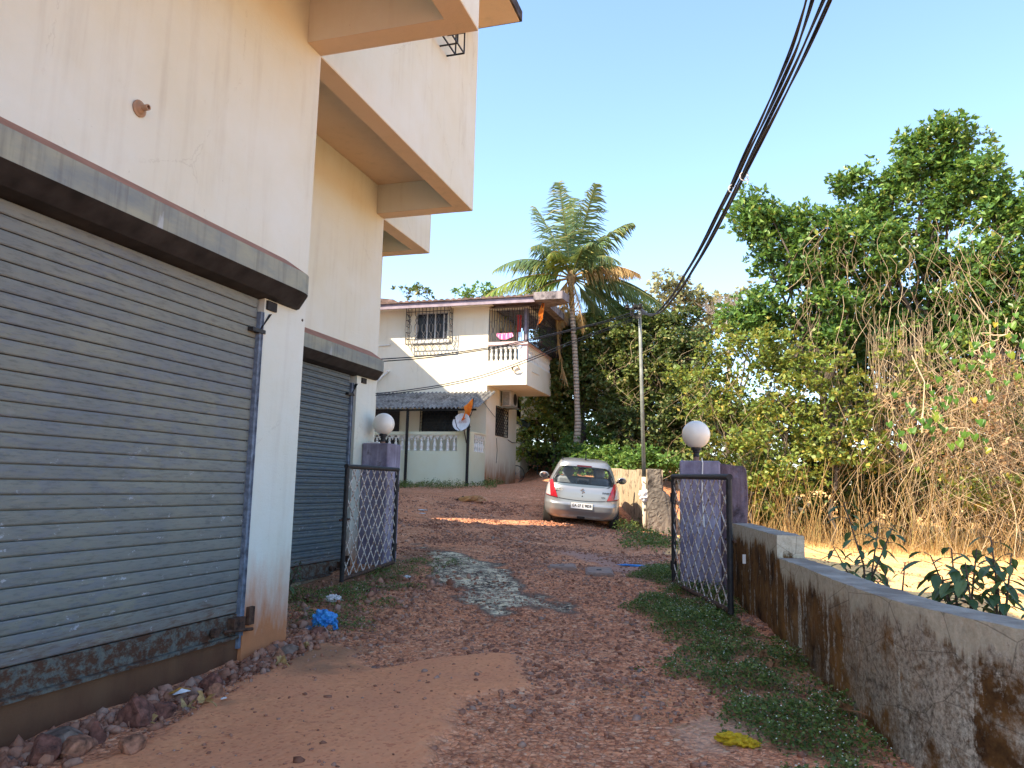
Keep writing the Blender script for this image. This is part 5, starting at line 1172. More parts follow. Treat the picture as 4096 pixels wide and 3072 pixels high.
# ------------------------------------------------------------------ loose stones and litter
def rock_mesh(c, sx, sy, sz, seed, flat=0.0, sub=3):
    import bmesh
    bm = bmesh.new(); bmesh.ops.create_icosphere(bm, subdivisions=sub, radius=1.0); r = random.Random(seed)
    cuts = [(Vector((r.gauss(0, 1), r.gauss(0, 1), r.gauss(0, 1))).normalized(), r.uniform(.55, .85)) for _ in range(11)]
    for v in bm.verts:
        d = v.co.normalized(); k = 1.0
        for n_, h in cuts:
            q = d.dot(n_)
            if q > 1e-3: k = min(k, h/q)
        k *= 1+r.uniform(-.03, .03); v.co = Vector((d.x*sx*k, d.y*sy*k, d.z*sz*k))
    me = bpy.data.meshes.new('m'); bm.to_mesh(me); bm.free()
    me.transform(Matrix.Translation(Vector(c))@Matrix.Rotation(r.uniform(0, 6), 4, 'Z')); return me
M['rock_orange'] = simple('orange_laterite', (0.36, 0.165, 0.095), 0.95, var=0.5, scale=22, bump=0.8)
M['rock_red'] = simple('dark_red_laterite', (0.20, 0.085, 0.06), 0.95, var=0.5, scale=22, bump=0.8)
M['rock_grey'] = simple('grey_brown_stone', (0.22, 0.16, 0.125), 0.95, var=0.4, scale=16, bump=0.6)
Q4 = lambda x, y: (x/1.3825, 2000+y/1.3825)
ROCKS = [((315, 1365), 0.20, .10, 'rock_grey', 'largest flat grey-brown stone leaning at the foot of the first shutter sill'), ((232, 1445), .13, .11, 'rock_red', 'reddish stone left of the flat grey-brown stone below the first shutter'),
 ((392, 1400), .16, .09, 'rock_orange', 'bright orange laterite lump right of the flat grey-brown stone'), ((527, 1345), .08, .09, 'rock_red', 'narrow upright red stone between the orange lump and the reddish slab'),
 ((730, 1395), .12, .055, 'rock_orange', 'low reddish slab of laterite at the edge of the smooth dirt'), ((752, 1225), .17, .14, 'rock_red', 'dark pitted round boulder with green stems beside it under the shutter'),
 ((893, 1205), .12, .09, 'rock_red', 'red stone just right of the pitted round boulder'), ((1168, 1045), .15, .11, 'rock_red', 'red rock against the sill near the shutter lock'),
 ((1182, 1105), .09, .07, 'rock_orange', 'small orange stone in front of the rock near the shutter lock'), ((1540, 890), .085, .085, 'rock_orange', 'broken brick piece at the foot of the white pier'),
 ((1608, 850), .12, .07, 'rock_grey', 'grey stone right of the brick piece at the foot of the white pier'), ((1720, 560), .15, .07, 'rock_red', 'dark red brick lump among the weeds in front of the blue shutter'),
 ((2058, 515), .12, .06, 'rock_red', 'red stone at the edge of the weeds below the left gate leaf'), ((1755, 752), .12, .05, 'rock_red', 'low red stone next to the crushed can and blue bag')]
for k, (q, w_, h_, mt, lb) in enumerate(ROCKS):
    p = hit(*Q4(*q)); o = link_mesh('laterite_stone' if mt != 'rock_grey' else 'stone', rock_mesh(p+Vector((0, 0, h_*0.35)), w_*0.72, w_*0.62, h_*0.95, 20+k), M[mt], loc=tuple(p)); tag(o, lb, 'stone', 'larger stones by the shops')
rk = hit(2500+255/1.386, 2000+565/1.386); tag(link_mesh('laterite_stone', rock_mesh(rk+Vector((0, 0, .03)), .09, .07, .06, 77), M['rock_orange'], loc=tuple(rk)), 'brown laterite stone in the ground cover below the right gate leaf', 'stone', 'larger stones by the shops')
bb = hit(1100+275/1.3825, 2000+705/1.3825)
bagm = film('blue_plastic_film', (0.02, 0.16, 0.48), (0.05, 0.30, 0.68))
t = thing('plastic_bag', 'crumpled bright blue plastic bag lying by the weeds left of the lane', 'plastic bag', tuple(bb))
link_mesh('bag', crumple(bb+Vector((0, 0, .06)), .095, .08, .085, 5, 0.55, 4), bagm, t); MB().tube([bb+Vector((.07, -.02, .05)), bb+Vector((.13, -.03, .045)), bb+Vector((.15, -.05, .015)), bb+Vector((.12, -.06, .01))], [.02, .012, .014, .01], 6).build('handle', bagm, t)
cn = hit(1100+178/1.3825, 2000+742/1.3825)
t = thing('drink_can', 'silver crushed drink can lying on its side near the blue bag', 'can', tuple(cn), (0, 0, math.radians(20)))
MB().lathe([(.024, -.062), (.031, -.055), (.031, .05), (.027, .06)], (0, 0, .032), 18, 'y').build('body', simple('can_side', (0.16, 0.16, 0.19), 0.35, metal=0.6, var=0.5, scale=30), t)
MB().lathe([(.028, -.001), (.024, .0), (.022, .010), (.001, .010)][::-1], (0, -.064, .032), 18, 'y').build('lid', chrome, t)
for (px_, py_, sx, sz, sd, lb, mt) in ((1100+322/1.3825, 2000+560/1.3825, .085, .04, 8, 'crumpled white paper on the weeds near the blue shutter', 'bag_white'), (1100+815/1.3825, 2000+52/1.3825, .11, .012, 9, 'flattened white wrapper on the lane before the dog', 'bag_white'), (1100+812/1.3825, 2000+70/1.3825, .07, .010, 10, 'small white scrap just in front of the flattened white wrapper', 'bag_white'),
   (1100+730/1.3825, 2000+430/1.3825, .045, .015, 12, 'small white scrap at the grass tip beside the left gate', 'bag_white')):
    p = hit(px_, py_); tag(link_mesh('paper_scrap', crumple(p+Vector((0, 0, sz*.6)), sx, sx*.6, sz, sd, .5), M[mt], loc=tuple(p)), lb, 'litter')
p = hit(1100+1970/1.3825, 2000+370/1.3825); tag(link_mesh('plastic_strip', crumple(p+Vector((0, 0, .012)), .17, .045, .014, 15, .5), bagm, loc=tuple(p)), 'thin blue plastic strip lying on the damp patch', 'litter')
p = hit(2500+625/1.386, 2000+1350/1.386)
yel = simple('yellow_rag', (0.50, 0.34, 0.015), 0.9, var=0.3, scale=40, bump=0.3)
t = thing('yellow_rag', 'crumpled yellow rag on the concrete patch at the lower right', 'rag', tuple(p))
link_mesh('cloth', crumple(p+Vector((-.02, 0, .02)), .075, .04, .03, 31, .6, 4), yel, t); link_mesh('cloth', crumple(p+Vector((.05, -.03, .015)), .05, .03, .02, 32, .6, 4), yel, t)
for (q, ln, an, c_, lb, nm) in (((990, 1105), .13, .5, (0.42, 0.20, 0.03), 'brown and white food wrapper among the stones under the shutter', 'food_wrapper'), ((1000, 1118), .10, .45, (0.70, 0.70, 0.72), 'white paper stick beside the food wrapper', 'paper_stick'), ((1235, 1122), .035, .4, (0.7, 0.7, 0.68), 'white cigarette stub on the dirt by the stones', 'cigarette_stub')):
    p = hit(*Q4(*q)); m = MB(); a = Vector((math.cos(an+.3), math.sin(an+.3), 0)); b_ = Vector((-a.y, a.x, 0)); z = Vector((0, 0, .05 if ln > .05 else .015))
    m.add([p-a*ln/2-b_*.02+z, p+a*ln/2-b_*.018+z*1.3, p+a*ln/2+b_*.02+z*1.2, p-a*ln/2+b_*.02+z*.9, p+z*1.6], [(0, 1, 4), (1, 2, 4), (2, 3, 4), (3, 0, 4), (0, 3, 2, 1)]); tag(m.build(nm, simple(nm, c_, .5, var=.3), loc=tuple(p)), lb, 'litter')
# dry leaves: folded, curled; each a thing
dl = [((805, 1240), .10, 'yellow'), ((1035, 1150), .085, 'pale'), ((1130, 1140), .09, 'tan'), ((1555, 930), .07, 'curled'), ((1690, 830), .07, 'long')]
lblf = {'yellow': 'large tan lobed dry leaf below the pitted round boulder', 'pale': 'pale curled dry leaf in front of the food wrapper', 'tan': 'tan dry leaf to the right of the pale curled leaf', 'curled': 'curled brown leaf by the foot of the white pier', 'long': 'yellowing torn leaf lying on the stones beyond the white pier'}
def dry_leaf(p, s, seed, mat):
    r = random.Random(seed); vs = []; n = 9; lobes = [1, .55, .95, .5, .9, .5, .95, .55, .7]
    vs.append(p+Vector((0, 0, .02)))
    for k in range(n*2):
        a = 2*pi*k/(n*2)+.2; rr = s*(.62 if k % 2 else 1.0)*r.uniform(.75, 1.1); vs.append(p+Vector((rr*math.cos(a), rr*.7*math.sin(a), .025+.03*math.sin(a*2+seed)+r.uniform(0, .02))))
    m = MB().add(vs, [(0, i+1, (i+1) % (2*n)+1) for i in range(2*n)]); m.tube([p+Vector((0, 0, .02)), p+Vector((s*1.2, -.02, .02)), p+Vector((s*1.9, -.05, .012))], .004, 4)
    return m
tanl = simple('tan_leaf', (0.46, 0.31, 0.13), .8, var=.3, scale=30); brnl = simple('brown_leaf', (0.26, 0.13, 0.06), .8, var=.4, scale=30)
for k, (q, s_, nm) in enumerate(dl):
    p = hit(*Q4(*q)); tag(dry_leaf(p, s_*.72, k, tanl).build('dry_leaf', tanl, loc=tuple(p)), lblf[nm], 'leaf', 'fallen dry leaves')
for k, (x, y, s_, lb) in enumerate(((930, 905, .10, 'large brown dry leaf on a long stalk in the ground cover by the mossy wall'), (825, 990, .07, 'brown dry leaf at the end of a fallen straw stalk on the verge'), (1210, 1245, .09, 'brown curled leaf low in the weeds at the foot of the mossy wall'), (770, 915, .055, 'small reddish dry leaf on the ground cover in front of the mossy wall'))):
    p = hit(2500+x/1.386, 2000+y/1.386)+Vector((0, 0, .06)); tag(dry_leaf(p, s_*.75, 40+k, brnl).build('dry_leaf', brnl, loc=tuple(p)), lb, 'leaf', 'fallen dry leaves')
# manhole covers
for k, (cs, lb) in enumerate((([(1505, 372), (1660, 368), (1668, 395), (1510, 390)], 'far left concrete chamber cover sunk in the lane'), ([(1715, 382), (1860, 388), (1875, 432), (1718, 428)], 'near right concrete chamber cover with a lifting slot in the lane'))):
    P = [hit(1100+x/1.3825, 2000+y/1.3825) for x, y in cs]; c = sum(P, Vector())/4; zt = max(p.z for p in P)+.012
    t = thing('chamber_cover', lb, 'manhole cover', tuple(c), None, 'chamber covers in the lane')
    cvm = simple('pinkish_concrete', (0.30, 0.20, 0.155), .9, var=.25, scale=14, bump=.3)
    MB().prism([(p.x, p.y) for p in P], 'z', c.z-.15, zt).build('frame', cvm, t)
    I = [c+(p-c)*.86 for p in P]; MB().prism([(p.x, p.y) for p in I], 'z', zt+.001, zt+.012).build('lid', simple('lid_concrete', (0.34, 0.235, 0.185), .9, var=.25, scale=20, bump=.3), t)
    J = [c+(p-c)*.18 for p in (P[0], P[1], P[2], P[3])]; MB().prism([(p.x, p.y) for p in J], 'z', zt+.0125, zt+.0145).build('slot', M['hood_under'], t)

# ------------------------------------------------------------------ gravel, ground cover (stuff)
_ico = None
def ico():
    import bmesh
    bm = bmesh.new(); bmesh.ops.create_icosphere(bm, subdivisions=1, radius=1.0); v = np.array([x.co[:] for x in bm.verts]); f = np.array([[q.index for q in x.verts] for x in bm.faces]); bm.free(); return v, f
IV, IF = ico()
def scatter_stones(name, P, size, mat, kind='stuff', flat=0.55):
    n = len(P); k = len(IV)
    jit = 1+rng.uniform(-.42, .38, (n, k, 1)); v = IV[None]*jit
    v = v*np.stack([rng.uniform(.6, 1.2, n), rng.uniform(.5, .95, n), rng.uniform(.35, .75, n)*flat/.55], 1)[:, None, :]
    a = rng.uniform(0, 2*pi, n); tl = rng.uniform(-.35, .35, n); ca, sa = np.cos(a), np.sin(a)
    x = v[..., 0]*np.cos(tl)[:, None]-v[..., 2]*np.sin(tl)[:, None]; z = v[..., 0]*np.sin(tl)[:, None]+v[..., 2]*np.cos(tl)[:, None]; y = v[..., 1]
    v = np.stack([x*ca[:, None]-y*sa[:, None], x*sa[:, None]+y*ca[:, None], z], -1)*size[:, None, None]+P[:, None, :]
    f = (IF[None]+(np.arange(n)*k)[:, None, None]).reshape(-1, 3)
    o = link_mesh(name, npmesh(name, v.reshape(-1, 3), f), mat); return tag(o, kind=kind)
def keep_prob(x, y):
    d = soft(x, y, DIRT, .10); s = soft(x, y, STRAW_P, .25, 9); c = soft(x, y, CONC, .08, 15); g = soft(x, y, GREY, .16, 5); w_ = soft(x, y, WEED1, .25, 13)
    patchy = np.clip((vnoise(x, y, .8, 21)-.30)*4.0, .12, 1)
    return (1-.93*d)*(1-.93*s)*(1-.9*c)*(1-.6*g)*(1-.6*w_)*patchy
def ok_xy(x, y): return ~(((x < -3.55) & (y < 5.6)) | ((x < -4.9) & (y < 9.6)) | ((x < -5.6) & (y < 11.3)))
n = 90000; r = 2.2+rng.random(n)**.80*17.5; th = rng.uniform(-.62, .42, n); x = r*np.sin(th-.12); y = r*np.cos(th-.12)
kp = (rng.random(n) < keep_prob(x, y)) & ok_xy(x, y); x, y = x[kp], y[kp]; sz = np.clip(rng.lognormal(math.log(.0130), .45, len(x)), .005, .036)*np.clip(np.hypot(x, y)/10, .9, 1.3)
z = ground_z(x, y); scatter_stones('gravel', np.stack([x, y, z+sz*.10], 1), sz, M['stone'])
# rubble along the foot of the shops
n = 2600; t_ = rng.random(n); x = np.where(t_ < .75, -3.55+np.abs(rng.normal(0, .16, n)), -3.9+rng.normal(0, .5, n)); y = np.where(t_ < .75, rng.uniform(2.5, 5.9, n), rng.uniform(5.8, 8.6, n))
kp = ok_xy(x, y); x, y = x[kp], y[kp]; sz = np.clip(rng.lognormal(math.log(.018), .5, len(x)), .006, .055); scatter_stones('rubble', np.stack([x, y, ground_z(x, y)+sz*.3], 1), sz, M['stone'], flat=.8)

def leaf_cloud(P, L, Wd, up=0.3, droop=0.0, nrm=None, spread=1.0, rosette=0):
    """rhombic leaves with a mid fold; P (n,3), L, Wd (n,)"""
    n = len(P); d = rng.normal(0, 1, (n, 3)); d[:, 2] = d[:, 2]*.7-droop
    if rosette:                                   # leaves of one shoot share a point and fan out around its axis
        h = np.arange(n)//rosette*rosette; ax = nrm[h]+np.array([0, 0, .5]); ax /= np.linalg.norm(ax, axis=1, keepdims=True)+1e-9
        d /= np.linalg.norm(d, axis=1, keepdims=True)+1e-9; d = d+ax*.55; d /= np.linalg.norm(d, axis=1, keepdims=True)+1e-9; P = P[h]+d*L[:, None]*.55; nrm = ax
    d = d; d /= np.linalg.norm(d, axis=1, keepdims=True)+1e-9
    u = rng.normal(0, 1, (n, 3))*spread; u[:, 2] += up*2
    if nrm is not None: u += nrm*1.2
    s = np.cross(d, u); s /= np.linalg.norm(s, axis=1, keepdims=True)+1e-9; nn = np.cross(s, d)
    L = L[:, None]; Wd = Wd[:, None]
    v = np.stack([P-d*L*.5, P+s*Wd*.5+nn*Wd*.18, P+d*L*.5, P-s*Wd*.5+nn*Wd*.18], 1)
    return v.reshape(-1, 3), np.arange(4*n).reshape(-1, 4)
def cloud_obj(name, P, L, Wd, mat, parent=None, loc=None, **kw):
    v, f = leaf_cloud(P, L, Wd, **kw); f = f[:, [0, 1, 2, 3]]; return link_mesh(name, npmesh(name, v, f), mat, parent, loc=loc)
def ground_cover(name, poly, n, hmax, lsz, seed, mat, edge=.3, flowers=0.0, thr=.30, extra=None):
    x0, y0 = np.min(poly, 0)-.2; x1, y1 = np.max(poly, 0)+.2
    x = rng.uniform(x0, x1, n); y = rng.uniform(y0, y1, n); w_ = soft(x, y, poly, edge, seed)
    cl = vnoise(x, y, .28, seed+5)*.6+vnoise(x, y, .09, seed+6)*.4
    kp = (rng.random(n) < w_*np.clip((cl-thr)*5, .04, 1)) & ok_xy(x, y)
    if extra is not None: kp &= extra(x, y)
    x, y, cl, w_ = x[kp], y[kp], cl[kp], w_[kp]; h = hmax*np.clip((cl-.15)*1.4, .12, 1)*np.clip(w_*1.3, .2, 1); zz = ground_z(x, y)+rng.random(len(x))**.7*h
    P = np.stack([x, y, zz], 1); m_ = len(x); L = lsz*rng.uniform(.6, 1.3, m_)
    v, f = leaf_cloud(P, L, L*.62, up=.9); idx = np.zeros(len(f), int)
    if flowers:
        k = int(m_*flowers); sel = rng.choice(m_, k, replace=False); Pf = P[sel].copy(); Pf[:, 2] = ground_z(Pf[:, 0], Pf[:, 1])+h[sel]*rng.uniform(.75, 1.2, k)
        vf, ff = leaf_cloud(Pf, np.full(k, .009), np.full(k, .009), up=2); v = np.concatenate([v, vf]); f = np.concatenate([f, ff+len(P)*4]); idx = np.concatenate([idx, np.ones(len(ff), int)])
    return tag(link_mesh(name, npmesh(name, v, f, idx), [mat, M['flower']]), kind='stuff')
wall_r = lambda x, y: x < np.interp(y, [p[1] for p in (B[::-1]+A[::-1])], [p[0] for p in (B[::-1]+A[::-1])])-.01
ground_cover('ground_cover_weeds', WEED1, 170000, .16, .024, 13, M['weed'], .30, .055, .29, wall_r)
GATEW = gpoly([(625, 1262), (700, 1258), (745, 1262), (800, 1255), (865, 1240), (905, 1222), (960, 1232), (930, 1255), (860, 1268), (800, 1300), (770, 1330), (700, 1340), (640, 1330)], -1.15)
ground_cover('gateside_weeds', GATEW, 34000, .11, .022, 33, M['weed'], .3, .05, .30)
VERW = [(-8.0, 21.7), (-10.9, 21.9), (-10.9, 20.6), (-8.6, 20.2), (-7.2, 20.9), (-7.6, 23), (-8.0, 23)]
ground_cover('veranda_weeds', VERW, 15000, .28, .045, 43, M['weed'], .5, .05, .30, lambda x, y: ~((x < -8.17) & (y > 21.98)))
POLEW = [tuple(hit(2400+a/2.115, 1800+b_/2.115)[:2]) for a, b_ in ((150, 620), (160, 700), (250, 790), (430, 850), (600, 840), (640, 800), (430, 740), (340, 640))]+[(-2.7, 17.5), (-3.0, 18.3)]
ground_cover('poleside_weeds', POLEW, 16000, .32, .05, 53, M['weed'], .4, .03, .22)
# dry grass litter on the verge and the field
def blades(name, x, y, h, w_, lean, mat, z=None, kind='stuff'):
    n = len(x); z = ground_z(x, y) if z is None else z; P = np.stack([x, y, z], 1); a = rng.uniform(0, 2*pi, n); l = np.stack([np.cos(a), np.sin(a)], 1)*(lean*h*rng.uniform(.3, 1, n))[:, None]
    tip = P+np.stack([l[:, 0], l[:, 1], h], 1); mid = P+np.stack([l[:, 0]*.35, l[:, 1]*.35, h*.55], 1); b_ = rng.uniform(0, pi, n); s = np.stack([np.cos(b_), np.sin(b_), 0*b_], 1)*(w_*.5)[:, None]
    v = np.stack([P-s, P+s, mid+s*.7, mid-s*.7, tip], 1).reshape(-1, 3); i = np.arange(n)*5
    f = np.concatenate([np.stack([i, i+1, i+2, i+3], 1), np.stack([i+3, i+2, i+4, i+4], 1)]); 
    me = bpy.data.meshes.new(name); q = np.stack([i, i+1, i+2, i+3], 1); t3 = np.stack([i+3, i+2, i+4], 1)
    me.vertices.add(len(v)); me.vertices.foreach_set('co', v.astype(np.float32).ravel()); me.loops.add(7*n); me.loops.foreach_set('vertex_index', np.concatenate([q.ravel(), t3.ravel()]).astype(np.int32)); me.polygons.add(2*n)
    me.polygons.foreach_set('loop_start', np.concatenate([np.arange(n)*4, 4*n+np.arange(n)*3]).astype(np.int32)); me.update(calc_edges=True); me.validate()
    return tag(link_mesh(name, me, mat), kind=kind)
n = 12000; x = rng.uniform(-1.5, .9, n); y = rng.uniform(3.2, 7.5, n); kp = (rng.random(n) < soft(x, y, WEED1, .9, 61)*.8+.02) & wall_r(x, y) & (vnoise(x, y, .5, 71) > .38); x, y = x[kp], y[kp]; m_ = len(x)
blades('straw_litter', x, y, rng.uniform(.004, .02, m_), np.full(m_, .0042), 10.0, M['straw'])
n = 60000; x = rng.uniform(-1.5, 14, n); y = rng.uniform(9, 27, n); fr_y = 19.4-.10*np.maximum(x, 0)
kp = soft(x, y, STRAW_P, .3, 9) > .5; dens = np.clip((y-(fr_y-1.6))/1.6, .015, 1); kp &= rng.random(n) < dens*np.clip((vnoise(x, y, .9, 81)-.28)*3, .08, 1); x, y = x[kp], y[kp]; m_ = len(x); tall = np.clip((y-(19.4-.10*np.maximum(x, 0)-1.2))/2, 0, 1)
blades('dry_grass', x, y, rng.uniform(.02, .10, m_)+tall*rng.uniform(.05, .22, m_)+tall*rng.random(m_)**2.5*.75, np.where(tall > .3, .0085, .0075), 1.0, M['straw'])

# ------------------------------------------------------------------ trees and shrubs
def pxr(r_px, Y, x_px): return r_px*KD/F*float(dY(x_px, 900, Y)@fw)
def blob(x, y, rx, ry, Y, depth=None):
    c = dY(x, y, Y); return (c, pxr(rx, Y, x), (depth if depth is not None else max(pxr(min(rx, ry), Y, x), .5)), pxr(ry, Y, x))
def crown_points(blobs, n_per_m2, clump, seed):
    out = []; nr = []
    for (c, rx, ry, rz) in blobs:
        area = 4*pi*((rx*ry)**1.6/3+(rx*rz)**1.6/3+(ry*rz)**1.6/3)**(1/1.6); n = int(area*n_per_m2); k = max(8, int(area/(clump*clump*2.2)))
        d = rng.normal(0, 1, (k, 3)); d /= np.linalg.norm(d, axis=1, keepdims=True); rr = rng.uniform(.55, 1.02, (k, 1))
        cc = c+d*rr*np.array([rx, ry, rz]); w_ = rng.random(k)**.5; pick = rng.choice(k, n, p=w_/w_.sum())
        g = rng.normal(0, 1, (n, 3)); g /= np.linalg.norm(g, axis=1, keepdims=True)+1e-9
        out.append(cc[pick]+g*(rng.random((n, 1))**.45)*clump*np.array([1, 1, .75])); nr.append(g*.8+d[pick]*.4)
    return np.concatenate(out), np.concatenate(nr)
def limb(m, p, q, r0, r1, wob, seed, n=7):
    r = random.Random(seed); p = Vector(p); q = Vector(q); L = (q-p).length
    pts = [p.lerp(q, i/(n-1))+Vector((r.uniform(-1, 1), r.uniform(-1, 1), r.uniform(-.5, .5)))*wob*L*math.sin(pi*i/(n-1)) for i in range(n)]
    m.tube(pts, [r0+(r1-r0)*i/(n-1) for i in range(n)], 7)
def tree(name, label, cat, blobs, root, trunk_r, leafmat, dens, lsize, clump, seed, group=None, bark='bark', fork=.45, limbs=True, wl=.5, up=.35, droop=0.0, twigs=0, rosette=6):
    t = thing(name, label, cat, tuple(root), None, group)
    P, N_ = crown_points(blobs, dens, clump, seed); L = lsize*np.repeat(rng.uniform(.7, 1.35, len(P)//rosette+1), rosette)[:len(P)]*rng.uniform(.6, 1.25, len(P))
    cloud_obj('crown', P, L, L*wl, M[leafmat], t, up=up, nrm=N_, droop=droop, rosette=rosette)
    m = MB(); root = Vector(root); cen = Vector(sum(b[0] for b in blobs)/len(blobs)); top = root.lerp(cen, fork)+Vector((0, 0, .2)); limb(m, root-Vector((0, 0, .3)), top, trunk_r, trunk_r*.62, .05, seed)
    if limbs:
        for k, b in enumerate(blobs): limb(m, top, Vector(b[0])+Vector((0, 0, b[3]*.3)), trunk_r*.40, trunk_r*.07, .10, seed+k)
    r = random.Random(seed)
    for k in range(twigs):
        b = blobs[r.randrange(len(blobs))]; a = Vector(b[0])+Vector((r.uniform(-1, 1)*b[1]*.5, r.uniform(-1, 1)*b[2]*.5, r.uniform(-1, 1)*b[3]*.5)); limb(m, a, a+Vector((r.uniform(-1, 1)*b[1], r.uniform(-1, 1)*b[2], r.uniform(-.6, 1)*b[3]))*.6, .008, .003, .14, seed+100+k, 6)
    m.build('trunk', M[bark], t); return t
def grd(x_px, Y): p = dY(x_px, 1000, Y); return (p[0], p[1], gz(p[0], p[1]))
Yb = 21.5
BIG1 = [blob(*a, Yb) for a in ((1640, 440, 50, 38), (1618, 478, 42, 30), (1655, 510, 50, 34), (1700, 480, 55, 36), (1760, 490, 70, 40), (1690, 555, 60, 30), (1770, 560, 90, 50), (1850, 510, 80, 50), (1850, 590, 80, 50), (1740, 620, 75, 36), (1650, 660, 62, 30), (1800, 655, 70, 38), (1700, 700, 70, 34), (1775, 715, 60, 36), (1620, 700, 50, 26))]
BIG2 = [blob(*a, Yb+.8) for a in ((2052, 300, 62, 38), (2005, 320, 55, 36), (2080, 345, 62, 42), (1985, 375, 70, 40), (2050, 400, 85, 40), (1880, 395, 58, 30), (1930, 420, 70, 36), (1900, 470, 85, 44), (2000, 470, 80, 36), (1960, 560, 90, 46), (2060, 575, 90, 46), (1915, 640, 62, 46), (2030, 650, 70, 44), (1960, 720, 60, 42), (1850, 700, 70, 40), (1905, 745, 50, 40), (2060, 720, 70, 40), (2010, 770, 40, 30))]
BIG3 = [blob(*a, Yb+.2) for a in ((2130, 370, 55, 44), (2165, 410, 45, 50), (2150, 480, 60, 50), (2200, 500, 50, 60), (2130, 560, 70, 46), (2190, 600, 60, 60), (2110, 640, 62, 44), (2240, 450, 50, 70), (2250, 620, 60, 80), (2160, 690, 60, 36), (2110, 720, 60, 34), (2220, 740, 50, 40))]
tree('evergreen_tree', 'bright green vine-hung tree reaching left with a drooping lobe beside the cables', 'tree', BIG1, grd(1830, Yb+.3), .16, 'leaf_ever', 430, .150, .50, 1, 'tall evergreen trees right of the lane', fork=.5, wl=.48)
tree('evergreen_tree', 'tallest evergreen tree with the highest leafy crown on the right', 'tree', BIG2, grd(1945, Yb+1), .22, 'leaf_ever', 430, .150, .50, 2, 'tall evergreen trees right of the lane', fork=.5, wl=.48, twigs=20)
tree('evergreen_tree', 'looser dark evergreen tree at the right edge with sky showing through', 'tree', BIG3, grd(2150, Yb+.5), .18, 'leaf_ever', 330, .150, .45, 3, 'tall evergreen trees right of the lane', fork=.5, wl=.48, twigs=30)
Yd = 27.5
DK = [('dark creeper-smothered tree directly behind the palm trunk', [(1250, 735, 80, 70), (1310, 720, 75, 60), (1225, 830, 65, 80), (1290, 820, 80, 70), (1190, 700, 50, 50), (1200, 770, 50, 60)], 1265, Yd),
      ('dark creeper-smothered tree directly behind the utility pole', [(1365, 720, 70, 55), (1420, 735, 75, 62), (1350, 800, 75, 70), (1430, 820, 80, 70), (1390, 900, 90, 70)], 1390, Yd-.4),
      ('dark creeper-smothered tree between the pole and the yellowing shrubs', [(1475, 720, 60, 55), (1500, 780, 60, 60), (1475, 870, 70, 70), (1530, 890, 60, 60), (1490, 950, 70, 50)], 1490, Yd-.8)]
for k, (lb, bl, rx_, Y_) in enumerate(DK):
    tree('creeper_covered_tree', lb, 'tree', [blob(*a, Y_) for a in bl], grd(rx_, Y_), .18, ('leaf_mid', 'leaf_mid', 'leaf_dark')[k], (290, 290, 290)[k], .13, .36, 10+k, 'creeper-covered trees behind the car', wl=.6, twigs=60, droop=.3)
tree('leafy_bank_shrub', 'yellow-green leafy shrub climbing behind the house corner left of the palm', 'shrub', [blob(*a, 27.8) for a in ((1215, 900, 45, 60), (1160, 905, 45, 50), (1190, 820, 35, 70), (1270, 905, 50, 60), (1145, 960, 40, 36))], grd(1200, 27.9), .08, 'leaf_yellow', 210, .13, .3, 21, wl=.6, twigs=20)
tree('leafy_bank_shrub', 'brown and green tangled shrub on the bank behind the car', 'shrub', [blob(*a, 26.0) for a in ((1330, 925, 60, 50), (1400, 940, 60, 60), (1460, 985, 60, 45), (1340, 1010, 60, 30))], grd(1380, 26.2), .08, 'leaf_dark', 220, .12, .28, 22, wl=.6, twigs=60)
BB = [('bright green bush overhanging the stone wall above the car roof', [(1255, 985, 36, 26), (1300, 985, 44, 26), (1345, 1000, 40, 26), (1250, 1020, 40, 22), (1300, 1025, 40, 22), (1340, 1030, 36, 20)], 1290, 25.2), ('dark green bush at the foot of the palm trunk', [(1215, 985, 40, 28), (1245, 965, 40, 30), (1290, 950, 40, 24)], 1240, 26.2), ('small bright bush between the bank and the retaining wall top', [(1400, 1000, 40, 24), (1375, 985, 40, 26), (1440, 1000, 34, 24)], 1400, 22.4)]
for k, (lb, bl, rx_, Y_) in enumerate(BB):
    tree('green_bush', lb, 'bush', [blob(*a, Y_) for a in bl], grd(rx_, Y_), .05, 'leaf_bright', 330, .11, .24, 30+k, 'bushes on the bank', wl=.55, limbs=False)
Ys = 20.0
YS = [('yellowing small tree with pale outer leaves nearest the utility pole', [(1555, 745, 62, 40), (1505, 800, 52, 42), (1585, 805, 66, 44), (1520, 870, 56, 46), (1600, 880, 66, 50)], 1590, Ys+.6),
      ('yellowing small tree in front of the tall evergreen, left of its hanging vines', [(1640, 745, 70, 44), (1710, 770, 66, 46), (1665, 840, 80, 56), (1740, 860, 70, 56), (1690, 940, 80, 56)], 1700, Ys),
      ('yellow-green leafy sapling in the middle of the thicket behind the dry grass', [(1800, 800, 60, 56), (1830, 890, 66, 60), (1780, 960, 66, 56), (1860, 970, 60, 50)], 1790, Ys-.3),
      ('yellowing shrub low behind the right globe lamp', [(1550, 970, 60, 50), (1625, 985, 66, 46), (1560, 1050, 60, 40), (1650, 1060, 66, 44), (1720, 1030, 60, 40)], 1620, Ys-.5)]
for k, (lb, bl, rx_, Y_) in enumerate(YS):
    tree('yellowing_tree' if k < 3 else 'yellowing_shrub', lb, 'tree' if k < 3 else 'shrub', [blob(*a, Y_) for a in bl], grd(rx_, Y_), .07, 'leaf_yellow', 190, .115, .30, 40+k, 'yellowing growth at the thicket edge', wl=.58, twigs=30, fork=.5)
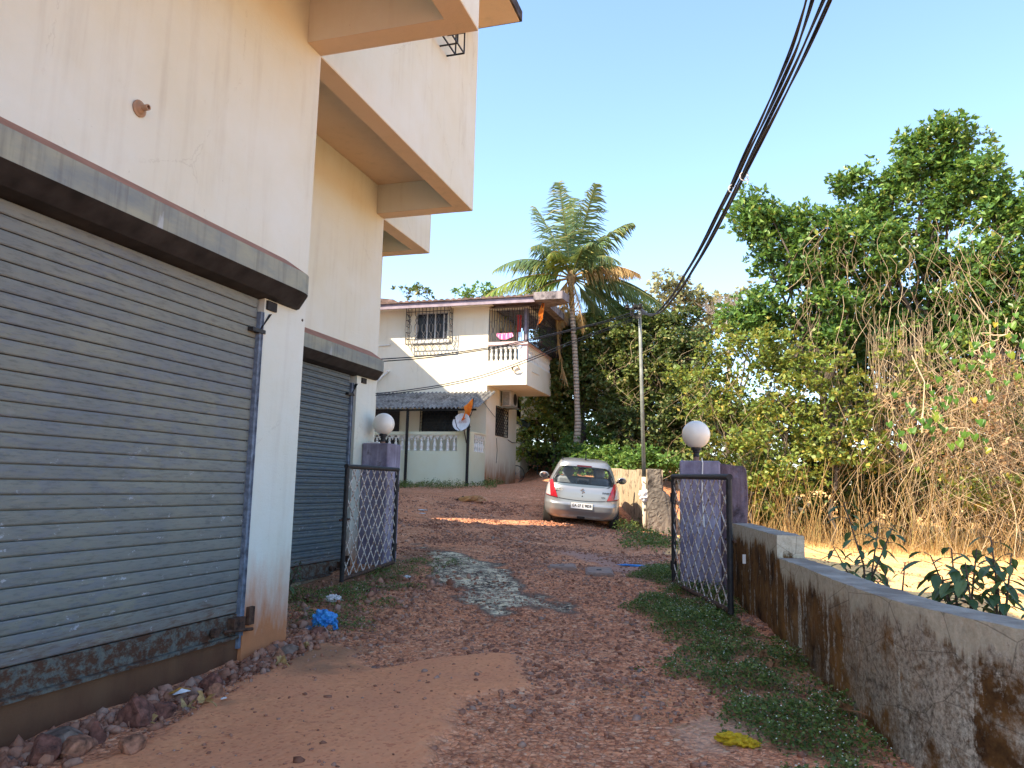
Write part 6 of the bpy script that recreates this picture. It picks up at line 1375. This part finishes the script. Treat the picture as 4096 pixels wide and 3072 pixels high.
tree('yellowing_shrub', 'yellow-green shrub tangled with dry vines right of the heart-leaved creeper', 'shrub', [blob(*a, 19.9) for a in ((2130, 800, 60, 60), (2190, 860, 60, 70), (2130, 930, 66, 60), (2200, 980, 60, 60))], grd(2150, 20.1), .06, 'leaf_yellow', 85, .115, .30, 46, 'yellowing growth at the thicket edge', wl=.58, twigs=30)
tree('yellowing_shrub', 'yellow-green shrub behind the rope-like vines left of the heart-leaved creeper', 'shrub', [blob(*a, 20.3) for a in ((1930, 790, 60, 56), (2010, 800, 60, 56), (1960, 880, 66, 60), (2040, 900, 60, 60), (1930, 970, 66, 56), (2020, 990, 66, 50))], grd(1970, 20.5), .06, 'leaf_yellow', 90, .115, .30, 47, 'yellowing growth at the thicket edge', wl=.58, twigs=30)
tree('green_shrub', 'dark green leafy shrub in the shade low in the thicket', 'shrub', [blob(*a, 20.6) for a in ((1850, 1040, 60, 46), (1790, 1050, 60, 40), (1930, 1050, 60, 40), (1990, 1060, 60, 36))], grd(1860, 20.8), .05, 'leaf_dark', 170, .13, .3, 50, wl=.5)
tree('green_shrub', 'green leafy shrub low at the right edge of the dry field', 'shrub', [blob(*a, 19.0) for a in ((2140, 1050, 60, 46), (2200, 1090, 50, 46), (2080, 1070, 50, 36))], grd(2150, 19.2), .04, 'leaf_yellow', 120, .12, .3, 51, wl=.5)
for k, (x_, lb) in enumerate(((1640, 'dark leafy undershrub just right of the wall stub behind the dry grass'), (1780, 'dark leafy undershrub behind the dry grass left of the tallest young plant'), (1910, 'dark leafy undershrub behind the dry grass right of the tallest young plant'), (2040, 'dark leafy undershrub behind the dry grass above the bushiest young plant'), (2165, 'dark leafy undershrub behind the dry grass near the right edge'))):
    tree('leafy_undershrub', lb, 'shrub', [blob(*a, 21.6) for a in ((x_-40, 1085, 50, 40), (x_+35, 1095, 50, 36), (x_, 1120, 60, 30))], grd(x_, 21.7), .03, 'leaf_dark' if k % 2 else 'leaf_mid', 150, .13, .3, 80+k, 'undershrubs along the thicket foot', wl=.55, limbs=False)
# light far trees
FT = [('pale thin-leaved far tree just right of the palm crown', [(1430, 612, 34, 26), (1460, 640, 44, 30), (1425, 660, 40, 26)], 1440, 38), ('pale far tree behind the utility cables', [(1500, 640, 40, 30), (1540, 665, 44, 30), (1490, 690, 44, 30)], 1510, 39), ('pale far tree left of the tall evergreen', [(1600, 660, 36, 24), (1570, 690, 40, 26), (1640, 640, 30, 20), (1545, 680, 40, 26), (1620, 700, 40, 24)], 1600, 40)]
for k, (lb, bl, rx_, Y_) in enumerate(FT):
    tree('distant_tree', lb, 'tree', [blob(*a, Y_) for a in bl], grd(rx_, Y_), .15, 'leaf_pale', 75, .22, .6, 60+k, 'pale trees far behind', wl=.6, twigs=50)
tree('distant_tree', 'thin sprig-like treetop above the left of the tiled roof', 'tree', [blob(*a, 34) for a in ((880, 632, 20, 8), (905, 626, 22, 9), (925, 634, 12, 6))], grd(900, 34), .08, 'leaf_dark', 55, .20, .3, 70, 'treetops above the house roof', twigs=16)
tree('distant_tree', 'rounded green treetop above the middle of the tiled roof', 'tree', [blob(*a, 34) for a in ((1010, 632, 30, 9), (1045, 625, 26, 10), (1065, 634, 20, 8))], grd(1030, 34), .1, 'leaf_bright', 90, .20, .3, 71, 'treetops above the house roof')
# bare tree
bt = thing('bare_tree', 'leafless tree with spreading bare branches behind the tall evergreen', 'tree', grd(1570, 37), None); m = MB(); r = random.Random(9)
base = Vector(grd(1570, 37)); tp = Vector(dY(1572, 700, 37)); limb(m, base, tp, .14, .10, .02, 1)
def rec(p, d, L, rad, lv):
    q = p+d*L; limb(m, p, q, rad, rad*.6, .06, r.randrange(999), 4)
    if lv == 0: return
    for _ in range(4 if lv > 1 else 3):
        nd = (d+Vector((r.uniform(-1, 1), r.uniform(-.6, .6), r.uniform(-.25, .8)))*.75).normalized(); rec(p.lerp(q, r.uniform(.5, 1)), nd, L*r.uniform(.55, .8), rad*.55, lv-1)
for a in (-.9, -.35, .2, .8): rec(tp, Vector((math.sin(a), .1, math.cos(a))).normalized(), .75, .05, 3)
m.build('branches', simple('pale_bark', (0.27, 0.235, 0.20), .9, var=.3), bt)
# understorey, vines, stalks: uncountable
def mass(name, boxes, n, lsize, mat, clump):
    bl = [blob(*b) for b in boxes]; P, N_ = crown_points(bl, n, clump, 3); L = lsize*rng.uniform(.6, 1.3, len(P)); return tag(cloud_obj(name, P, L, L*.6, M[mat], up=.3, nrm=N_), kind='stuff')
mass('undergrowth', [(1180, 900, 70, 130, 29.5), (1300, 900, 100, 150, 29.5), (1430, 900, 110, 150, 29), (1560, 950, 110, 130, 26), (1700, 960, 120, 130, 24), (1840, 960, 120, 140, 24), (1980, 950, 130, 150, 24), (2110, 950, 130, 160, 24), (2240, 950, 120, 170, 24), (1230, 780, 70, 90, 29.5), (1340, 760, 100, 60, 29.5), (1450, 780, 100, 70, 29), (1900, 700, 110, 60, 24.5), (2040, 700, 110, 60, 24.5), (2180, 720, 100, 60, 24.5), (1760, 760, 110, 80, 24.5), (1900, 800, 110, 90, 24.5), (2060, 780, 120, 100, 24.5), (2200, 790, 110, 100, 24.5)], 105, .21, 'leaf_dark', .55)
def vine_tubes(name, paths, rad, mat, parent=None):
    """paths (n,k,3); triangular section"""
    n, k, _ = paths.shape; a = rng.normal(0, 1, (n, 1, 3)); a[..., 2] *= .3; a /= np.linalg.norm(a, axis=2, keepdims=True); t_ = paths[:, -1:]-paths[:, :1]; t_ /= np.linalg.norm(t_, axis=2, keepdims=True)+1e-9
    b_ = np.cross(t_, a); b_ /= np.linalg.norm(b_, axis=2, keepdims=True)+1e-9; a = np.cross(b_, t_); R_ = rad[:, None, None]
    rings = np.stack([paths+R_*(a*math.cos(w_)+b_*math.sin(w_)) for w_ in (0, 2*pi/3, 4*pi/3)], 2)      # n,k,3,3
    v = rings.reshape(-1, 3); i = (np.arange(n)[:, None, None]*k*3+np.arange(k-1)[None, :, None]*3); j = np.arange(3)[None, None, :]; jn = (j+1) % 3
    f = np.stack([i+j, i+jn, i+3+jn, i+3+j], -1).reshape(-1, 4); return tag(link_mesh(name, npmesh(name, v, f), mat, parent), kind='stuff')
def make_paths(n, xr, yr, Yr, lr, k=9, wob=.25, slant=0.15, up=False):
    out = []
    for _ in range(n):
        p = dY(rng.uniform(*xr), rng.uniform(*yr), rng.uniform(*Yr)); L = rng.uniform(*lr); dx, dy = rng.normal(0, slant, 2); ph = rng.uniform(0, 6, 4); t_ = np.linspace(0, 1, k)
        q = p+np.stack([dx*L*t_+wob*.35*np.sin(t_*rng.uniform(3, 9)+ph[0]), dy*L*t_+wob*.35*np.sin(t_*rng.uniform(3, 8)+ph[1]), (1 if up else -1)*L*t_], 1); out.append(q)
    return np.array(out)
PV = np.concatenate([make_paths(110, (1800, 2290), (720, 980), (19.4, 20.8), (1.5, 4.5), wob=.45), make_paths(130, (1900, 2290), (740, 1000), (18.8, 19.8), (1.0, 3.5), wob=.6, slant=.4), make_paths(70, (1500, 1850), (760, 980), (19.5, 20.2), (.6, 1.8), wob=.4, slant=.5), make_paths(34, (1870, 2010), (660, 740), (20.6, 21.4), (4.5, 6.0), wob=.16, slant=.06)])
PV = np.concatenate([PV, make_paths(150, (1720, 2200), (470, 720), (20.6, 21.3), (.8, 2.4), wob=.45, slant=.25), make_paths(40, (1880, 2000), (690, 760), (20.2, 20.6), (4.0, 5.2), wob=.10, slant=.05), make_paths(110, (2020, 2290), (740, 1000), (18.9, 19.6), (1.5, 4), wob=.35, slant=.25)])
vine_tubes('hanging_vines', PV, rng.uniform(.0035, .0075, len(PV)), M['vine'])
PK = np.concatenate([make_paths(420, (2030, 2300), (760, 1100), (18.2, 19.4), (.4, 1.3), 7, .5, .9), make_paths(160, (1280, 1540), (700, 1000), (25.8, 26.8), (.5, 1.6), 7, .5, .6)])
vine_tubes('dry_tangle', PK, rng.uniform(.0025, .006, len(PK)), M['vine'])
x = rng.uniform(-.6, 12, 900); y = 19.2-.10*np.maximum(x, 0)+rng.normal(0, .7, 900); zz = ground_z(x, y); hh = .4+rng.random(900)**2*1.7; t_ = np.linspace(0, 1, 6); sl = rng.normal(0, .28, (900, 2)); PS = np.stack([x, y, zz], 1)[:, None, :]+np.stack([sl[:, :1]*hh[:, None]*t_**1.5, sl[:, 1:]*hh[:, None]*t_**1.5, hh[:, None]*t_], -1)
vine_tubes('dry_stalks', PS, rng.uniform(.003, .0075, 900), M['straw'])
bl = [blob(*b) for b in ((2100, 830, 90, 90, 19.3), (2180, 880, 70, 100, 19.0), (2090, 960, 90, 80, 18.9), (1990, 880, 70, 90, 19.5), (2200, 1000, 60, 80, 18.6))]
P, N_ = crown_points(bl, 40, .4, 5); L = .11*rng.uniform(.5, 1.3, len(P)); tag(cloud_obj('dry_vine_leaves', P, L, L*.5, M['leaf_dry'], nrm=N_), kind='stuff')
# vine with heart-shaped leaves (two sprays)
def heart(c, s, d, n_):
    d = d.normalized(); w_ = d.cross(n_).normalized(); nn = w_.cross(d); H = [(0, 0), (.28, -.18), (.52, .0), (.50, .32), (.25, .75), (0, 1.05), (-.25, .75), (-.50, .32), (-.52, .0), (-.28, -.18)]
    return [c+w_*a*s+d*b_*s+nn*(abs(a)*s*.25-b_*b_*s*.2) for a, b_ in H]
hv_lab = {'a': 'creeper spray with big heart-shaped leaves hanging mid-height in front of the dry vines', 'b': 'creeper spray with heart-shaped leaves at the right edge of the photo'}
for key, rng_, cnt, Y_ in (('a', ((1960, 2120), (835, 960)), 46, 17.6), ('b', ((2100, 2215), (725, 815)), 44, 17.4)):
    r = random.Random(ord(key)); t = thing('heart_leaf_creeper', hv_lab[key], 'creeper', tuple(dY(sum(rng_[0])/2, rng_[1][1], Y_))); m = MB(); sp = MB()
    cs = [Vector(dY(r.uniform(*rng_[0]), r.uniform(*rng_[1]), Y_+r.uniform(-.25, .25))) for _ in range(6)]
    for k in range(cnt):
        c = cs[k % 6]+Vector((r.gauss(0, .28), r.gauss(0, .15), r.gauss(0, .22))); d = Vector((r.uniform(-.4, .4), -.35+r.uniform(-.3, .3), -1)); pts = heart(c, r.uniform(.09, .16), d, Vector((r.uniform(-.4, .4), -1, .5+r.uniform(-.3, .3)))); m.add(pts, [tuple(range(10))])
        sp.tube([c, c+Vector((r.uniform(-.1, .1), .1, .15))], .006, 3)
    for a, b_ in zip(cs[:-1], cs[1:]): limb(sp, a+Vector((0, .1, .1)), b_+Vector((0, .1, .1)), .012, .008, .15, 3)
    sp.tube([cs[0], cs[0]+Vector((.3, 1.0, 1.2)), cs[0]+Vector((.3, 2.2, 2.0))], .014, 4)
    m.build('leaves', M['leaf_heart'], t); sp.build('stem', M['vine'], t)
# young plants behind the boundary wall
def young(label, base, stems, nl, s_, seed):
    r = random.Random(seed); t = thing('young_plant', label, 'plant', tuple(base), None, 'broad-leaved young plants behind the boundary wall'); m = MB(); lf = MB()
    for (tip, bend) in stems:
        b_ = Vector(base); tp = Vector(tip); mid = b_.lerp(tp, .5)+Vector((bend, 0, .05)); pts = [b_, b_.lerp(mid, .5)+Vector((bend*.2, 0, 0)), mid, mid.lerp(tp, .5), tp]; m.tube(pts, [.012, .010, .008, .006, .004], 6)
        for k in range(nl):
            u = .30+.70*k/(nl-1); i = min(3, int(u*4)); p = pts[i].lerp(pts[i+1], u*4-i); a = k*2.4+r.uniform(-.5, .5); d = Vector((math.cos(a), math.sin(a)*.8, r.uniform(-.35, .35))).normalized(); sz = s_*r.uniform(.65, 1.15); e = p+d*sz*.45; m.tube([p, e], .003, 3)
            dd = (d+Vector((0, 0, -.5))).normalized(); w_ = dd.cross(Vector((0, 0, 1))).normalized(); nn = w_.cross(dd); W_ = sz*.24
            sec = [(0, 0.0), (.25, .85), (.5, 1.0), (.75, .7), (1.0, 0)]; vs = []
            for (q, wv) in sec: cpt = e+dd*sz*q+Vector((0, 0, -.25*sz*q*q)); vs += [cpt-w_*W_*wv+nn*W_*.3*wv, cpt, cpt+w_*W_*wv+nn*W_*.3*wv]
            lf.add(vs, [(3*j+q, 3*j+q+1, 3*j+q+4, 3*j+q+3) for j in range(4) for q in (0, 1)])
    m.build('stem', M['bark'], t); lf.build('leaves', M['leaf_shrub'], t); return t
def yp(bx_, by_, Y_, tips): b_ = dY(bx_, by_, Y_); b_ = (b_[0], b_[1], gz(b_[0], b_[1])); return b_, [(dY(tx, ty, Y_+dz), bn) for tx, ty, dz, bn in tips]
b_, s_ = yp(1862, 1260, 7.0, [(1822, 1085, .1, .08), (1930, 1135, 0, -.05), (1900, 1120, .2, .0), (1800, 1180, -.1, .06)]); young('tallest young plant behind the wall top, nearest the stepped block', b_, s_, 22, .12, 1)
b_, s_ = yp(1935, 1290, 6.6, [(1955, 1215, .1, .0), (1910, 1230, 0, .0)]); young('thin spindly young plant between the two bushier plants behind the wall', b_, s_, 6, .07, 2)
b_, s_ = yp(2075, 1330, 5.6, [(2010, 1200, .1, .05), (2055, 1185, 0, .0), (2110, 1185, .1, .0), (2085, 1215, -.1, .05), (2035, 1245, 0, 0)]); young('bushy young plant with drooping broad leaves behind the middle of the wall', b_, s_, 20, .14, 3)
b_, s_ = yp(2150, 1340, 5.5, [(2140, 1160, .1, .03), (2185, 1195, 0, .0), (2150, 1215, .1, .0)]); young('upright young plant right of the bushiest plant behind the wall', b_, s_, 18, .12, 4)
b_, s_ = yp(2235, 1390, 5.2, [(2215, 1325, 0, 0), (2230, 1300, 0, 0)]); young('small plant cut by the right edge of the photo behind the wall', b_, s_, 6, .08, 5)
b_, s_ = yp(655, 1330, 6.25, [(640, 1215, .05, 0), (665, 1205, 0, 0), (650, 1250, -.05, 0), (690, 1290, -.05, .0), (630, 1290, 0, .0)]); yk = young('dark leafy plant growing at the foot of the pier before the blue shutter', (-4.55, 6.9, gz(-4.55, 6.9)), [((-4.75+.1*i, 6.9+.12*(i % 2), gz(-4.55, 6.9)+.34+.07*(i % 3)), .03) for i in range(5)], 8, .07, 6)
yk['group'] = ''; del yk['group']
# coconut palm
Yp = 26.2; PB = dY(1238, 965, Yp); PB = np.array([PB[0], PB[1], gz(PB[0], PB[1])-.2]); PC = dY(1234, 607, Yp)
palm = thing('coconut_palm', 'coconut palm with a slim ringed trunk rising beside the house balcony', 'palm tree', tuple(PB))
pts = [Vector(PB)]+[Vector(dY(x, y, Yp)) for x, y in ((1248, 930), (1247, 880), (1244, 800), (1240, 730), (1236, 670), (1233, 620))]
pts = [Vector(p) for p in spline(pts, 6)]; MB().tube(pts, [.155-.055*min(1, i/12.0) for i in range(len(pts))], 14).build('trunk', M['palmbark'], palm, smooth=True)
MB().lathe([(.09, -.25), (.16, -.05), (.20, .1), (.12, .35), (.04, .5)], tuple(PC), 12).build('crownshaft', simple('fibrous_sheath', (0.24, 0.17, 0.09), .95, var=.4), palm)
FR = [(-20, .25, 4.0, .25, 0), (-9, -.3, 3.8, .18, 0), (2, .2, 3.9, .2, 0), (11, -.25, 4.1, .28, 0), (24, .35, 3.5, .45, 0), (33, -.2, 3.9, .55, 0), (48, .3, 3.3, .8, 0), (62, -.35, 2.8, .75, 2), (74, .2, 3.6, .75, 0), (86, -.3, 3.7, .8, 0), (100, .3, 3.3, .7, 0), (118, -.1, 3.0, .5, 0), (-32, -.35, 3.0, .85, 0), (-44, .3, 3.2, .8, 0), (-55, -.2, 3.5, .9, 0), (-68, .35, 3.3, .85, 0), (-80, -.25, 3.6, .85, 1), (-92, .25, 3.2, .7, 1), (-106, -.35, 2.6, .6, 1), (-25, -.8, 2.6, .9, 1), (15, -.8, 2.9, .8, 0), (-140, -.5, 1.9, .5, 2), (165, -.5, 1.8, .5, 2), (-165, -.3, 1.7, .4, 2), (40, -.7, 2.8, .9, 0), (132, .2, 2.7, .4, 0), (93, -.1, 3.5, .7, 0)]
rt = np.array([math.cos(YAW), math.sin(YAW), 0]); fwh = np.array([-math.sin(YAW), math.cos(YAW), 0])
for k, (ang, dep, Lf, drp, dry) in enumerate(FR):
    a = math.radians(ang); d0 = rt*math.sin(a)+np.array([0, 0, 1])*math.cos(a)+fwh*dep; d0 /= np.linalg.norm(d0)
    ns = 22; ts = np.linspace(0, 1, ns); ra = PC+np.outer(ts*Lf, d0)+np.outer(-(ts**2.2)*Lf*drp*.62, np.array([0, 0, 1.0]))+np.array([0, 0, .1])
    rad = MB().tube([Vector(p) for p in ra], [.035*(1-.85*t) for t in ts], 5)
    nl = 72; tl = np.linspace(.16, .995, nl); P0 = np.stack([np.interp(tl, ts, ra[:, i]) for i in range(3)], 1); tg = np.gradient(ra, axis=0); tg /= np.linalg.norm(tg, axis=1, keepdims=True); T = np.stack([np.interp(tl, ts, tg[:, i]) for i in range(3)], 1)
    sd = np.cross(T, np.array([0, 0, 1.0])); sn = np.linalg.norm(sd, axis=1, keepdims=True); alt = np.cross(T, fwh); sd = np.where(sn > .35, sd, alt); sd /= np.linalg.norm(sd, axis=1, keepdims=True); V_ = []; Fq = []
    for s in (1, -1):
        LL = (.72*np.sin(np.clip(tl*1.02, 0, 1)**.75*pi*.93+.12)+.18)*rng.uniform(.8, 1.15, nl)*(Lf/3.6)**.5; dr = .45+.5*drp+.5*(dry > 1); sg = s*rng.uniform(.85, 1.1, nl)
        dv = sd*sg[:, None]*.8+T*.65+np.array([0, 0, -1.0])*(dr*rng.uniform(.4, 1.2, nl))[:, None]; dv /= np.linalg.norm(dv, axis=1, keepdims=True); dv2 = dv+np.array([0, 0, -.8])*(rng.uniform(.3, 1.1, nl))[:, None]; dv2 /= np.linalg.norm(dv2, axis=1, keepdims=True)
        m1 = P0+dv*(LL*.55)[:, None]; m2 = m1+dv2*(LL*.45)[:, None]; w_ = np.cross(dv, sd*s+T*.3); w_ /= np.linalg.norm(w_, axis=1, keepdims=True)+1e-9; w_ = (T*.75+w_*.4); w_ *= .022/np.linalg.norm(w_, axis=1, keepdims=True)
        o_ = sum(len(q) for q in V_); V_.append(np.stack([P0-w_, P0+w_, m1+w_, m1-w_, m2+w_*.25, m2-w_*.25], 1).reshape(-1, 3)); i = o_+np.arange(nl)*6; Fq += [np.stack([i, i+1, i+2, i+3], 1), np.stack([i+3, i+2, i+4, i+5], 1)]
    mt = M['leaf_palm'] if dry == 0 else M['leaf_palm_dry'] if dry == 2 else M['leaf_yellow']
    fo = rad.build('frond', M['leaf_palm_dry'] if dry else simple('palm_rachis', (0.16, 0.17, 0.06), .6) if k == 0 else bpy.data.materials['palm_rachis'], palm)
    link_mesh('leaflets', npmesh('leaflets', np.concatenate(V_), np.concatenate(Fq)), mt, fo)
# dead frond hanging beside the balcony
h0 = dY(1203, 700, Yp-.6); dfp = [Vector(dY(x, y, Yp-.6)) for x, y in ((1200, 665), (1204, 700), (1206, 745), (1214, 790), (1222, 815))]; m = MB(); m.tube(dfp, [.03, .03, .025, .015, .008], 5); r = random.Random(1)
for k in range(70):
    u = r.uniform(.12, 1)*(len(dfp)-1.001); i = int(u); p = dfp[i].lerp(dfp[i+1], u-i); q = p+Vector((r.uniform(-.12, .16), r.uniform(-.1, .1), -r.uniform(.25, .6))); w_ = Vector((.012, 0, 0)); m.add([p-w_, p+w_, q+w_*.3, q-w_*.3], [(0, 1, 2, 3)])
m.build('dead_frond', M['leaf_palm_dry'], palm)
# potted plants on the cage shelf of the balcony
for k, (y_, lb) in enumerate(((24.3, 'potted plant at the near end of the balcony cage shelf'), (25.3, 'potted plant in the middle of the balcony cage shelf'), (26.2, 'potted plant at the far end of the balcony cage shelf'))):
    t = thing('potted_plant', lb, 'potted plant', (-6.62, y_, 4.67), None, 'potted plants in the balcony cage'); MB().lathe([(.06, 4.672), (.085, 4.83), (.095, 4.84), (.08, 4.835)], (-6.62, y_, 0), 14).build('pot', simple('terracotta', (0.26, 0.11, 0.07), .9), t)
    P = np.array([-6.62, y_, 5.0])+rng.normal(0, 1, (260, 3))*np.array([.09, .16, .14]); cloud_obj('foliage', P, rng.uniform(.05, .09, 260), rng.uniform(.025, .045, 260), M['leaf_bright'], t)
